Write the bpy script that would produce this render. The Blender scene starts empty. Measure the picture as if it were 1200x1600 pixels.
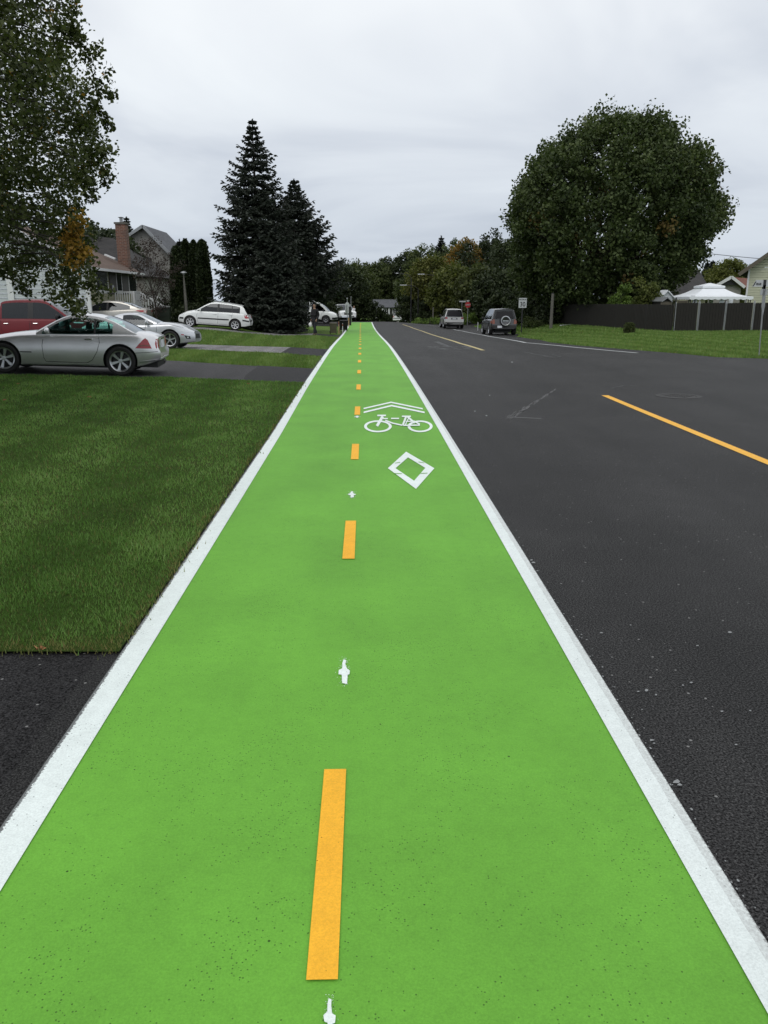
import bpy, bmesh, math, random
import numpy as np
from mathutils import Vector, Matrix
from mathutils.bvhtree import BVHTree

R = math.radians
S = bpy.context.scene
COL = S.collection
random.seed(5)

# ------------------------------------------------------------------ camera
F, CH = 1245.0, 1.65
TH = math.atan(334 / F)
PS = math.atan(30 * math.cos(TH) / F)
cd = bpy.data.cameras.new("camera")
cam = bpy.data.objects.new("camera", cd)
COL.objects.link(cam)
cd.sensor_fit = 'VERTICAL'
cd.sensor_height = 36.0
cd.lens = 36.0 * F / 1600
cd.clip_start = 0.05
cd.clip_end = 3000
cam.location = (0, 0, CH)
cam.rotation_euler = (R(90) - TH, 0, -PS)
S.camera = cam

# ------------------------------------------------------------------ sky
SUN_EL, SUN_AZ = R(52), R(200)
w = bpy.data.worlds.new("World")
S.world = w
w.use_nodes = True
nt = w.node_tree
for n in list(nt.nodes):
    nt.nodes.remove(n)


def N(nt, t, **kw):
    n = nt.nodes.new(t)
    for k, v in kw.items():
        if k.startswith('i_'):
            n.inputs[k[2:].replace('_', ' ')].default_value = v
        else:
            setattr(n, k, v)
    return n


def L(nt, a, b):
    nt.links.new(a, b)


def math_node(nt, op, a, b=None, clamp=False):
    m = N(nt, 'ShaderNodeMath', operation=op)
    m.use_clamp = clamp
    for i, v in enumerate((a, b)):
        if v is None:
            continue
        if isinstance(v, (int, float)):
            m.inputs[i].default_value = v
        else:
            L(nt, v, m.inputs[i])
    return m.outputs[0]


def ramp(nt, fac, stops, interp='LINEAR'):
    r = N(nt, 'ShaderNodeValToRGB')
    r.color_ramp.interpolation = interp
    e = r.color_ramp.elements
    while len(e) < len(stops):
        e.new(0.5)
    for k, (p, c) in enumerate(stops):
        e[k].position = p
        e[k].color = (*c, 1) if len(c) == 3 else c
    L(nt, fac, r.inputs[0])
    return r.outputs[0]


tc = N(nt, 'ShaderNodeTexCoord')
sx = N(nt, 'ShaderNodeSeparateXYZ')
L(nt, tc.outputs['Generated'], sx.inputs[0])
z = math_node(nt, 'MAXIMUM', sx.outputs[2], 0.0)
base = ramp(nt, z, [(0, (.53, .585, .67)), (.09, (.60, .65, .725)), (.22, (.78, .82, .87)), (.36, (.90, .925, .955)), (1, (1.05, 1.06, 1.09))])
den = math_node(nt, 'ADD', z, 0.16)
cx = math_node(nt, 'DIVIDE', sx.outputs[0], den)
cy = math_node(nt, 'DIVIDE', sx.outputs[1], den)
cv = N(nt, 'ShaderNodeCombineXYZ')
L(nt, cx, cv.inputs[0]); L(nt, cy, cv.inputs[1])
no = N(nt, 'ShaderNodeTexNoise', i_Scale=.8, i_Detail=5.0, i_Roughness=.5, i_Distortion=.6)
L(nt, cv.outputs[0], no.inputs['Vector'])
cl = ramp(nt, no.outputs['Fac'], [(.34, (.83, .85, .885)), (.45, (.95, .96, .975)), (.51, (1.03, 1.035, 1.035)), (.64, (1.13, 1.13, 1.11))])
mul = N(nt, 'ShaderNodeMixRGB', blend_type='MULTIPLY')
mul.inputs[0].default_value = 1
L(nt, base, mul.inputs[1]); L(nt, cl, mul.inputs[2])
bgc = N(nt, 'ShaderNodeBackground')
L(nt, mul.outputs[0], bgc.inputs[0]); bgc.inputs[1].default_value = 1.05
sky = N(nt, 'ShaderNodeTexSky', sky_type='NISHITA')
sky.sun_disc = False; sky.sun_elevation = SUN_EL; sky.sun_rotation = SUN_AZ
bgs = N(nt, 'ShaderNodeBackground')
L(nt, sky.outputs[0], bgs.inputs[0]); bgs.inputs[1].default_value = .06
mx = N(nt, 'ShaderNodeMixShader'); mx.inputs[0].default_value = .06
L(nt, bgc.outputs[0], mx.inputs[1]); L(nt, bgs.outputs[0], mx.inputs[2])
wo = N(nt, 'ShaderNodeOutputWorld'); L(nt, mx.outputs[0], wo.inputs[0])

sl = bpy.data.lights.new("sun", 'SUN')
sl.energy = .55; sl.angle = R(25); sl.color = (1, .965, .91)
so = bpy.data.objects.new("sun", sl); COL.objects.link(so)
so.rotation_euler = (R(90) - SUN_EL, 0, -SUN_AZ + math.pi)
so.location = (0, 0, 60)

S.view_settings.view_transform = 'Standard'
S.view_settings.look = 'None'
S.view_settings.exposure = 0
S.view_settings.gamma = 1
S.render.engine = 'CYCLES'
S.cycles.max_bounces = 6
S.cycles.transparent_max_bounces = 12
S.cycles.use_denoising = True


# ------------------------------------------------------------------ terrain
def pchip(pts):
    xs = np.array([p[0] for p in pts], float); ys = np.array([p[1] for p in pts], float)
    h = np.diff(xs); d = np.diff(ys) / h
    m = np.zeros(len(xs)); m[0] = d[0]; m[-1] = d[-1]
    for i in range(1, len(xs) - 1):
        if d[i - 1] * d[i] > 0:
            m[i] = 2 * d[i - 1] * d[i] / (d[i - 1] + d[i])

    def f(x):
        x = min(max(x, xs[0]), xs[-1])
        i = min(int(np.searchsorted(xs, x, 'right')) - 1, len(xs) - 2)
        t = (x - xs[i]) / h[i]
        return ((2 * t**3 - 3 * t**2 + 1) * ys[i] + (t**3 - 2 * t**2 + t) * h[i] * m[i]
                + (-2 * t**3 + 3 * t**2) * ys[i + 1] + (t**3 - t**2) * h[i] * m[i + 1])
    return f


def ss(x, a, b):
    t = min(max((x - a) / (b - a), 0), 1)
    return t * t * (3 - 2 * t)


D_ = pchip([(-50, 0), (0, 0), (16, 0), (22, -.015), (28.6, -.065), (35, -.17), (41.8, -.31), (50, -.46), (60, -.6), (70, -.68), (81, -.71), (90, -.84), (100, -1.2),
            (120, -1.75), (150, -2.4), (200, -2.9), (400, -3), (2000, -3)])
E_ = pchip([(-50, 0), (30, 0), (54, -.2), (73, -.3), (90, -.3), (110, 0), (2000, 0)])
T_ = pchip([(-50, .06), (10, .1), (18, .14), (24, .06), (30, -.12), (34, -.2), (38, -.08), (44, .06), (52, .1), (60, -.1), (75, -.55), (95, -1.0), (150, -2.4), (2000, -3)])
LT_ = pchip([(-50, 0), (8, 0), (28, -.06), (42, -.13), (70, -.27), (84, -.30), (2000, -.3)])


def gz(x, y):
    d = D_(y)
    if x > 2:
        d += E_(y) * ss(x, 2, 8)
        if x > 9:
            t = (D_(y) * .4) if y < 60 else D_(y) * (.4 + .6 * ss(y, 60, 100))
            s = ss(x, 10.2, 14.5)
            d = d * (1 - s) + t * s
    elif x < -1.3:
        s = ss(-x, 4.3, 9.5)
        d = d * (1 - s) + T_(y) * s
    return d


FV = Vector((math.sin(PS) * math.cos(TH), math.cos(PS) * math.cos(TH), -math.sin(TH)))
RV = Vector((math.cos(PS), -math.sin(PS), 0))
UV_ = RV.cross(FV)


def ray(px, py):
    return FV + RV * ((px - 600) / F) + UV_ * ((800 - py) / F)


def aty(px, py, Y):
    d = ray(px, py)
    return d * (Y / d.y) + Vector((0, 0, CH))


def at(px, py, dz=0):
    d = ray(px, py)
    lo = None
    y = .5
    while y < 300:
        p = d * (y / d.y) + Vector((0, 0, CH))
        if p.z <= gz(p.x, p.y) + dz:
            a, b = max(y - .25, .1), y
            for _ in range(20):
                m = (a + b) / 2
                p = d * (m / d.y) + Vector((0, 0, CH))
                if p.z <= gz(p.x, p.y) + dz:
                    b = m
                else:
                    a = m
            return p
        y += .25
    return d * (200 / d.y) + Vector((0, 0, CH))


def pxX(px, Y, z=1.0):
    """world x of something standing at distance Y seen at column px"""
    return aty(px, 480, Y).x


# ------------------------------------------------------------------ helpers
def tag(o, label=None, cat=None, group=None, kind=None):
    if label: o['label'] = label
    if cat: o['category'] = cat
    if group: o['group'] = group
    if kind: o['kind'] = kind
    return o


def empty(name, loc, rz=0, label=None, cat=None, group=None):
    o = bpy.data.objects.new(name, None); COL.objects.link(o)
    o.location = loc; o.rotation_euler = (0, 0, rz); o.empty_display_size = .2
    return tag(o, label, cat, group)


def link(name, me, parent=None):
    o = bpy.data.objects.new(name, me); COL.objects.link(o)
    if parent: o.parent = parent
    return o


def copy_tree(o, parent=None):
    c = o.copy(); COL.objects.link(c)
    if parent: c.parent = parent
    for ch in list(o.children):
        copy_tree(ch, c)
    return c


class MB:
    def __init__(s):
        s.v = []; s.f = []; s.m = []; s.mi = 0

    def add(s, vs, fs, mi=None):
        o = len(s.v)
        s.v += [tuple(v) for v in vs]
        s.f += [tuple(i + o for i in f) for f in fs]
        s.m += [s.mi if mi is None else mi] * len(fs)

    def box(s, x0, x1, y0, y1, z0, z1, M=None, mi=None):
        vs = [Vector((x, y, z)) for z in (z0, z1) for y in (y0, y1) for x in (x0, x1)]
        if M is not None: vs = [M @ v for v in vs]
        s.add(vs, [(0, 2, 3, 1), (4, 5, 7, 6), (0, 1, 5, 4), (2, 6, 7, 3), (0, 4, 6, 2), (1, 3, 7, 5)], mi)

    def quad(s, a, b, c, d, mi=None):
        s.add([a, b, c, d], [(0, 1, 2, 3)], mi)

    def slab(s, pts, th, mi=None):
        """planar polygon pts extruded along its normal backwards by th"""
        p = [Vector(q) for q in pts]
        n = Vector((0, 0, 0))
        for i in range(len(p)):
            n += (p[i] - p[0]).cross(p[(i + 1) % len(p)] - p[0])
        n.normalize()
        k = len(p)
        q = [v - n * th for v in p]
        fs = [tuple(range(k)), tuple(range(2 * k - 1, k - 1, -1))]
        fs += [(i, i + k, (i + 1) % k + k, (i + 1) % k) for i in range(k)]
        s.add(p + q, fs, mi)

    def tube(s, pts, rad, n=8, cap=True, mi=None):
        pts = [Vector(p) for p in pts]
        if isinstance(rad, (int, float)): rad = [rad] * len(pts)
        rings = []
        up = Vector((0, 0, 1))
        for i, p in enumerate(pts):
            t = (pts[min(i + 1, len(pts) - 1)] - pts[max(i - 1, 0)])
            if t.length < 1e-9: t = Vector((0, 0, 1))
            t.normalize()
            a = t.cross(up)
            if a.length < .15: a = t.cross(Vector((1, 0, 0)))
            a.normalize(); b = t.cross(a)
            rings.append([p + (a * math.cos(2 * math.pi * k / n) + b * math.sin(2 * math.pi * k / n)) * rad[i] for k in range(n)])
        vs = [v for r in rings for v in r]
        fs = []
        for i in range(len(pts) - 1):
            for k in range(n):
                fs.append((i * n + k, i * n + (k + 1) % n, (i + 1) * n + (k + 1) % n, (i + 1) * n + k))
        if cap:
            fs.append(tuple(range(n))[::-1]); fs.append(tuple((len(pts) - 1) * n + k for k in range(n)))
        s.add(vs, fs, mi)

    def lathe(s, prof, n=24, axis='y', c=(0, 0, 0), mi=None):
        """prof: (r, h) along axis; closed loops allowed"""
        vs = []
        for r, h in prof:
            for k in range(n):
                a = 2 * math.pi * k / n
                if axis == 'y': vs.append((c[0] + r * math.cos(a), c[1] + h, c[2] + r * math.sin(a)))
                elif axis == 'z': vs.append((c[0] + r * math.cos(a), c[1] + r * math.sin(a), c[2] + h))
                else: vs.append((c[0] + h, c[1] + r * math.cos(a), c[2] + r * math.sin(a)))
        fs = [(i * n + k, i * n + (k + 1) % n, (i + 1) * n + (k + 1) % n, (i + 1) * n + k) for i in range(len(prof) - 1) for k in range(n)]
        s.add(vs, fs, mi)

    def build(s, name, mats, parent=None, smooth=False, fix=True):
        me = bpy.data.meshes.new(name)
        me.from_pydata(s.v, [], s.f)
        if not isinstance(mats, (list, tuple)): mats = [mats]
        for m in mats: me.materials.append(m)
        me.polygons.foreach_set('material_index', np.array(s.m, dtype=np.int32))
        if fix:
            bm = bmesh.new(); bm.from_mesh(me)
            bmesh.ops.remove_doubles(bm, verts=bm.verts, dist=1e-5)
            bmesh.ops.recalc_face_normals(bm, faces=bm.faces)
            bm.to_mesh(me); bm.free()
        if smooth:
            me.shade_smooth()
            me.set_sharp_from_angle(angle=R(smooth if smooth > 1 else 40))
        me.update()
        return link(name, me, parent)


def np_mesh(name, verts, faces_n, counts, mat, parent=None, attrs=None, matidx=None):
    """verts Nx3; faces_n flat indices; counts verts per face (int)"""
    me = bpy.data.meshes.new(name)
    nf = len(faces_n) // counts
    me.vertices.add(len(verts)); me.vertices.foreach_set('co', np.asarray(verts, np.float32).ravel())
    me.loops.add(len(faces_n)); me.loops.foreach_set('vertex_index', np.asarray(faces_n, np.int32))
    me.polygons.add(nf)
    me.polygons.foreach_set('loop_start', np.arange(nf, dtype=np.int32) * counts)
    try:
        me.polygons.foreach_set('loop_total', np.full(nf, counts, np.int32))
    except Exception:
        pass
    for k, v in (attrs or {}).items():
        a = me.attributes.new(k, 'FLOAT', 'FACE'); a.data.foreach_set('value', np.asarray(v, np.float32))
    for m in (mat if isinstance(mat, (list, tuple)) else [mat]): me.materials.append(m)
    me.update(calc_edges=True); me.validate()
    return link(name, me, parent)


# ------------------------------------------------------------------ materials
def newmat(name):
    m = bpy.data.materials.new(name); m.use_nodes = True
    nt = m.node_tree
    b = nt.nodes['Principled BSDF']
    return m, nt, b


def simple(name, col, rough=.6, metal=0, spec=.5, var=.0, vscale=6, bump=0, bscale=60, coat=0):
    m, nt, b = newmat(name)
    b.inputs['Roughness'].default_value = rough
    b.inputs['Metallic'].default_value = metal
    b.inputs['Specular IOR Level'].default_value = spec
    b.inputs['Coat Weight'].default_value = coat
    b.inputs['Coat Roughness'].default_value = .04
    tc = N(nt, 'ShaderNodeTexCoord')
    if var:
        n = N(nt, 'ShaderNodeTexNoise', i_Scale=vscale, i_Detail=5.0, i_Roughness=.6)
        L(nt, tc.outputs['Object'], n.inputs['Vector'])
        c = ramp(nt, n.outputs['Fac'], [(.25, [max(x * (1 - var), 0) for x in col]), (.75, [x * (1 + var) for x in col])])
        L(nt, c, b.inputs['Base Color'])
    else:
        b.inputs['Base Color'].default_value = (*col, 1)
    if bump:
        n2 = N(nt, 'ShaderNodeTexNoise', i_Scale=bscale, i_Detail=4.0)
        L(nt, tc.outputs['Object'], n2.inputs['Vector'])
        bp = N(nt, 'ShaderNodeBump', i_Strength=bump, i_Distance=.01)
        L(nt, n2.outputs['Fac'], bp.inputs['Height']); L(nt, bp.outputs[0], b.inputs['Normal'])
    return m


def mixc(nt, fac, a, b, blend='MIX'):
    m = N(nt, 'ShaderNodeMixRGB', blend_type=blend)
    for i, v in enumerate((fac, a, b)):
        if isinstance(v, (int, float)): m.inputs[i].default_value = v
        elif isinstance(v, tuple): m.inputs[i].default_value = (*v, 1)
        else: L(nt, v, m.inputs[i])
    return m.outputs[0]


def noise(nt, vec, scale, detail=4.0, rough=.5, dist=0.0):
    n = N(nt, 'ShaderNodeTexNoise', i_Scale=float(scale), i_Detail=float(detail), i_Roughness=rough, i_Distortion=dist)
    L(nt, vec, n.inputs['Vector'])
    return n.outputs['Fac']


def asphalt_color(nt, vec, dark, light, spk=1.0):
    big = noise(nt, vec, .5, 6, .62, .6)
    mid = noise(nt, vec, 5, 4)
    fine = noise(nt, vec, 120, 3, .7)
    mp = N(nt, 'ShaderNodeMapping'); mp.inputs['Scale'].default_value = (1.3, .07, 1)
    L(nt, vec, mp.inputs[0])
    streak = noise(nt, mp.outputs[0], 1.0, 4, .55)
    c = ramp(nt, big, [(.3, dark), (.7, light)])
    c = mixc(nt, 1.0, c, ramp(nt, streak, [(.3, (.72, .72, .72)), (.7, (1.4, 1.4, 1.4))]), 'MULTIPLY')
    c = mixc(nt, .5, c, ramp(nt, mid, [(.3, (.75, .75, .75)), (.7, (1.2, 1.2, 1.2))]), 'MULTIPLY')
    c = mixc(nt, spk, c, ramp(nt, fine, [(.34, (.15, .15, .15)), (.5, (.75, .75, .75)), (.62, (2.2, 2.2, 2.2)), (.75, (5, 5, 5))]), 'MULTIPLY')
    c = mixc(nt, .8, c, ramp(nt, noise(nt, vec, 48, 3, .7), [(.32, (.4, .4, .4)), (.68, (1.8, 1.8, 1.8))]), 'MULTIPLY')
    vo = N(nt, 'ShaderNodeTexVoronoi', i_Scale=36.0, feature='F1')
    L(nt, vec, vo.inputs['Vector'])
    s = N(nt, 'ShaderNodeSeparateColor'); L(nt, vo.outputs['Color'], s.inputs[0])
    pick = math_node(nt, 'GREATER_THAN', s.outputs[0], .972)
    near = math_node(nt, 'LESS_THAN', vo.outputs['Distance'], .22)
    c = mixc(nt, math_node(nt, 'MULTIPLY', math_node(nt, 'MULTIPLY', pick, near), .7), c, (.28, .28, .27))
    return c, fine


def asphalt(name, dark, light, rough=.62, spk=.8):
    m, nt, b = newmat(name)
    tc = N(nt, 'ShaderNodeTexCoord')
    c, fine = asphalt_color(nt, tc.outputs['Object'], dark, light, spk)
    L(nt, c, b.inputs['Base Color'])
    b.inputs['Roughness'].default_value = rough
    L(nt, ramp(nt, fine, [(.38, (.03, .03, .03)), (.62, (.46, .46, .46))]), b.inputs['Specular IOR Level'])
    bp = N(nt, 'ShaderNodeBump', i_Strength=.6, i_Distance=.007)
    L(nt, fine, bp.inputs['Height']); L(nt, bp.outputs[0], b.inputs['Normal'])
    return m


def paint_mat(name, col, under=(.05, .05, .052), wear_lo=.0, pits=.5, edge=0.0, mottled=.08, grey_side=0, side=0):
    """road paint: porous, over asphalt. UV.x runs 0..1 across a line"""
    m, nt, b = newmat(name)
    tc = N(nt, 'ShaderNodeTexCoord')
    vec = tc.outputs['Object']
    big = noise(nt, vec, 1.1, 5, .55, .3)
    c = ramp(nt, big, [(.3, [x * (1 - mottled) for x in col]), (.7, [min(x * (1 + mottled), .95) for x in col])])
    fine = noise(nt, vec, 160, 3, .7)
    c = mixc(nt, .7, c, ramp(nt, fine, [(.3, (.78, .78, .78)), (.7, (1.14, 1.14, 1.14))]), 'MULTIPLY')
    c = mixc(nt, .6, c, ramp(nt, noise(nt, vec, 14, 5, .7), [(.25, (.86, .86, .86)), (.6, (1.03, 1.03, 1.03))]), 'MULTIPLY')
    mp = N(nt, 'ShaderNodeMapping'); mp.inputs['Scale'].default_value = (2.2, .16, 1)
    L(nt, vec, mp.inputs[0])
    c = mixc(nt, 1.0, c, ramp(nt, noise(nt, mp.outputs[0], 1.0, 5, .6), [(.3, (.93, .935, .93)), (.6, (1.02, 1.02, 1.02))]), 'MULTIPLY')
    # open pores in the asphalt under the paint, in drifts
    vo = N(nt, 'ShaderNodeTexVoronoi', i_Scale=130.0, feature='F1'); L(nt, vec, vo.inputs['Vector'])
    s = N(nt, 'ShaderNodeSeparateColor'); L(nt, vo.outputs['Color'], s.inputs[0])
    clus = noise(nt, vec, 2.3, 4, .6, .8)
    dens = math_node(nt, 'MULTIPLY', math_node(nt, 'SUBTRACT', clus, .44, True), pits)
    thr = math_node(nt, 'SUBTRACT', .994, dens)
    pit = math_node(nt, 'MULTIPLY', math_node(nt, 'GREATER_THAN', s.outputs[0], thr), math_node(nt, 'LESS_THAN', vo.outputs['Distance'], .33))
    vo2 = N(nt, 'ShaderNodeTexVoronoi', i_Scale=19.0, feature='F1'); L(nt, vec, vo2.inputs['Vector'])
    s2 = N(nt, 'ShaderNodeSeparateColor'); L(nt, vo2.outputs['Color'], s2.inputs[0])
    pit2 = math_node(nt, 'MULTIPLY', math_node(nt, 'GREATER_THAN', s2.outputs[0], .978), math_node(nt, 'LESS_THAN', vo2.outputs['Distance'], .085))
    p = math_node(nt, 'MAXIMUM', math_node(nt, 'MULTIPLY', pit, .75), pit2)
    dk = tuple(x * .22 for x in col)
    c = mixc(nt, p, c, dk)
    if edge:
        uv = N(nt, 'ShaderNodeUVMap'); uv.uv_map = 'UVMap'
        su = N(nt, 'ShaderNodeSeparateXYZ'); L(nt, uv.outputs[0], su.inputs[0])
        u = su.outputs[0]
        if side: ed = math_node(nt, 'MAXIMUM', math_node(nt, 'MULTIPLY', math_node(nt, 'SUBTRACT', u, .5), 2.0 * side), 0.0)
        else: ed = math_node(nt, 'MULTIPLY', math_node(nt, 'ABSOLUTE', math_node(nt, 'SUBTRACT', u, .5)), 2.0)   # 0 centre 1 edge
        n1 = noise(nt, vec, 95, 4, .75)
        n2 = noise(nt, vec, 7, 3, .6)
        lim = math_node(nt, 'ADD', math_node(nt, 'MULTIPLY', math_node(nt, 'SUBTRACT', 1.0, ed), 2.6 / edge), math_node(nt, 'ADD', math_node(nt, 'MULTIPLY', n2, .25), .12 - wear_lo))
        bare = math_node(nt, 'GREATER_THAN', n1, math_node(nt, 'ADD', lim, .2))
        c = mixc(nt, math_node(nt, 'MULTIPLY', bare, .85), c, under)
        if grey_side:
            g = math_node(nt, 'MULTIPLY', math_node(nt, 'GREATER_THAN', math_node(nt, 'ADD', u, math_node(nt, 'MULTIPLY', noise(nt, vec, 9, 4), .12)), .74), ramp(nt, n1, [(.35, (.1, .1, .1)), (.65, (.75, .75, .75))]))
            c = mixc(nt, g, c, (.42, .43, .42))
        a = math_node(nt, 'GREATER_THAN', n1, math_node(nt, 'SUBTRACT', math_node(nt, 'MULTIPLY', math_node(nt, 'SUBTRACT', ed, .93), 9), .25))
        L(nt, a, b.inputs['Alpha'])
    L(nt, c, b.inputs['Base Color'])
    b.inputs['Roughness'].default_value = .7
    b.inputs['Specular IOR Level'].default_value = .3
    bp = N(nt, 'ShaderNodeBump', i_Strength=.4, i_Distance=.004)
    hgt = math_node(nt, 'SUBTRACT', fine, math_node(nt, 'MULTIPLY', p, 1.5))
    L(nt, hgt, bp.inputs['Height']); L(nt, bp.outputs[0], b.inputs['Normal'])
    return m


def grass_ground(name, a, b_, c_):
    m, nt, b = newmat(name)
    tc = N(nt, 'ShaderNodeTexCoord'); vec = tc.outputs['Object']
    n1 = noise(nt, vec, .35, 5, .6, .5)
    n2 = noise(nt, vec, 2.2, 5, .65, .5)
    n3 = noise(nt, vec, 60, 4, .7)
    c = ramp(nt, n1, [(.3, a), (.7, b_)])
    c = mixc(nt, ramp(nt, n2, [(.45, (0, 0, 0)), (.75, (.7, .7, .7))]), c, c_)
    c = mixc(nt, .9, c, ramp(nt, n3, [(.3, (.45, .45, .45)), (.7, (1.5, 1.5, 1.5))]), 'MULTIPLY')
    L(nt, c, b.inputs['Base Color'])
    b.inputs['Roughness'].default_value = .95
    b.inputs['Specular IOR Level'].default_value = .1
    bp = N(nt, 'ShaderNodeBump', i_Strength=.9, i_Distance=.03)
    L(nt, n3, bp.inputs['Height']); L(nt, bp.outputs[0], b.inputs['Normal'])
    return m


def leaf_mat(name, cols, autumn=None, trans=.25, rough=.6, patch=.5):
    m, nt, b = newmat(name)
    at_ = N(nt, 'ShaderNodeAttribute'); at_.attribute_name = 'tint'
    c = ramp(nt, at_.outputs['Fac'], [(i / (len(cols) - 1), k) for i, k in enumerate(cols)])
    if autumn:
        a2 = N(nt, 'ShaderNodeAttribute'); a2.attribute_name = 'autumn'
        c = mixc(nt, a2.outputs['Fac'], c, mixc(nt, at_.outputs['Fac'], autumn[0], autumn[1]))
    L(nt, c, b.inputs['Base Color'])
    b.inputs['Roughness'].default_value = rough
    b.inputs['Specular IOR Level'].default_value = .25
    tr = N(nt, 'ShaderNodeBsdfTranslucent')
    L(nt, mixc(nt, 1.0, c, (1.1, 1.25, .6), 'MULTIPLY'), tr.inputs[0])
    mx = N(nt, 'ShaderNodeMixShader'); mx.inputs[0].default_value = trans
    out = nt.nodes['Material Output']
    L(nt, b.outputs[0], mx.inputs[1]); L(nt, tr.outputs[0], mx.inputs[2]); L(nt, mx.outputs[0], out.inputs[0])
    return m


def glass_mat(name, tint, fac=.55, gloss=(.9, .95, 1)):
    m = bpy.data.materials.new(name); m.use_nodes = True
    nt = m.node_tree
    nt.nodes.remove(nt.nodes['Principled BSDF'])
    out = nt.nodes['Material Output']
    t = N(nt, 'ShaderNodeBsdfTransparent'); t.inputs[0].default_value = (*tint, 1)
    g = N(nt, 'ShaderNodeBsdfGlossy'); g.inputs[0].default_value = (*gloss, 1); g.inputs['Roughness'].default_value = .02
    fr = N(nt, 'ShaderNodeFresnel'); fr.inputs[0].default_value = 1.5
    f = math_node(nt, 'MULTIPLY', fr.outputs[0], fac * 2, True)
    mx = N(nt, 'ShaderNodeMixShader')
    L(nt, f, mx.inputs[0]); L(nt, t.outputs[0], mx.inputs[1]); L(nt, g.outputs[0], mx.inputs[2]); L(nt, mx.outputs[0], out.inputs[0])
    return m


def car_paint(name, col, metal=.0, rough=.35, coat=.8, dust=.8):
    m, nt, b = newmat(name)
    tc = N(nt, 'ShaderNodeTexCoord')
    n = noise(nt, tc.outputs['Object'], 2.2, 4, .6)
    c = ramp(nt, n, [(.3, [x * .93 for x in col]), (.7, [x * 1.05 for x in col])])
    # dust and road film low on the sides
    s = N(nt, 'ShaderNodeSeparateXYZ'); L(nt, tc.outputs['Object'], s.inputs[0])
    d = math_node(nt, 'MULTIPLY', math_node(nt, 'SUBTRACT', .62, s.outputs[2], True), noise(nt, tc.outputs['Object'], 9, 5, .7), True)
    c = mixc(nt, math_node(nt, 'MULTIPLY', d, dust, True), c, (.12, .11, .095))
    L(nt, c, b.inputs['Base Color'])
    b.inputs['Metallic'].default_value = metal
    b.inputs['Roughness'].default_value = rough
    b.inputs['Coat Weight'].default_value = coat
    b.inputs['Coat Roughness'].default_value = .05
    return m


def siding_mat(name, col, var=.06):
    m, nt, b = newmat(name)
    tc = N(nt, 'ShaderNodeTexCoord')
    mp = N(nt, 'ShaderNodeMapping'); mp.inputs['Scale'].default_value = (1, 1, 7)
    L(nt, tc.outputs['Object'], mp.inputs[0])
    n = noise(nt, mp.outputs[0], 1.2, 5, .7)
    c = ramp(nt, n, [(.3, [x * (1 - var * 2) for x in col]), (.7, [x * (1 + var) for x in col])])
    L(nt, c, b.inputs['Base Color'])
    b.inputs['Roughness'].default_value = .6
    return m


def shingle_mat(name, a, b_):
    m, nt, b = newmat(name)
    tc = N(nt, 'ShaderNodeTexCoord')
    br = N(nt, 'ShaderNodeTexBrick', i_Scale=1.0)
    br.inputs['Brick Width'].default_value = .33; br.inputs['Row Height'].default_value = .13
    br.inputs['Mortar Size'].default_value = .008
    br.inputs['Color1'].default_value = (*a, 1); br.inputs['Color2'].default_value = (*b_, 1)
    br.inputs['Mortar'].default_value = (*[x * .5 for x in a], 1)
    uv = N(nt, 'ShaderNodeUVMap'); uv.uv_map = 'UVMap'
    L(nt, uv.outputs[0], br.inputs['Vector'])
    n = noise(nt, tc.outputs['Object'], 1.3, 5, .7)
    c = mixc(nt, .5, br.outputs[0], ramp(nt, n, [(.3, (.7, .7, .7)), (.7, (1.25, 1.25, 1.25))]), 'MULTIPLY')
    n2 = noise(nt, tc.outputs['Object'], 60, 3, .7)
    c = mixc(nt, .5, c, ramp(nt, n2, [(.3, (.7, .7, .7)), (.7, (1.25, 1.25, 1.25))]), 'MULTIPLY')
    L(nt, c, b.inputs['Base Color']); b.inputs['Roughness'].default_value = .9
    return m


def brick_mat(name, a, b_, mo, bw=.21, rh=.075):
    m, nt, b = newmat(name)
    br = N(nt, 'ShaderNodeTexBrick', i_Scale=1.0)
    br.inputs['Brick Width'].default_value = bw; br.inputs['Row Height'].default_value = rh
    br.inputs['Mortar Size'].default_value = .009
    br.inputs['Color1'].default_value = (*a, 1); br.inputs['Color2'].default_value = (*b_, 1); br.inputs['Mortar'].default_value = (*mo, 1)
    uv = N(nt, 'ShaderNodeUVMap'); uv.uv_map = 'UVMap'
    L(nt, uv.outputs[0], br.inputs['Vector'])
    tc = N(nt, 'ShaderNodeTexCoord')
    n = noise(nt, tc.outputs['Object'], 4, 5, .7)
    c = mixc(nt, .6, br.outputs[0], ramp(nt, n, [(.3, (.6, .6, .6)), (.7, (1.3, 1.3, 1.3))]), 'MULTIPLY')
    L(nt, c, b.inputs['Base Color']); b.inputs['Roughness'].default_value = .9
    return m


M = {}
M['road'] = asphalt('asphalt_road', (.010, .0098, .0096), (.021, .0206, .0202), .66, .9)
M['road_patch'] = asphalt('asphalt_patch_pale', (.06, .062, .062), (.085, .088, .088), .6)
M['drive_new'] = asphalt('asphalt_fresh', (.008, .0076, .008), (.012, .0115, .012), .72, .6)
M['drive_old'] = asphalt('asphalt_worn', (.026, .025, .026), (.038, .0365, .038), .72)
M['drive_pale'] = asphalt('concrete_drive', (.13, .125, .125), (.18, .175, .175), .7)
M['green'] = paint_mat('green_lane_paint', (.140, .395, .038), pits=.9, mottled=.11)
M['white'] = paint_mat('white_road_paint', (.76, .83, .80), pits=.5, edge=1.9, wear_lo=.2, side=-1, mottled=.03)
M['white_worn'] = paint_mat('white_road_paint_worn', (.76, .82, .80), pits=.25, edge=1.3, wear_lo=.05, side=1, mottled=.03, grey_side=1)
M['white_mark'] = paint_mat('white_symbol_paint', (.82, .9, .86), pits=.05, mottled=.02)
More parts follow.
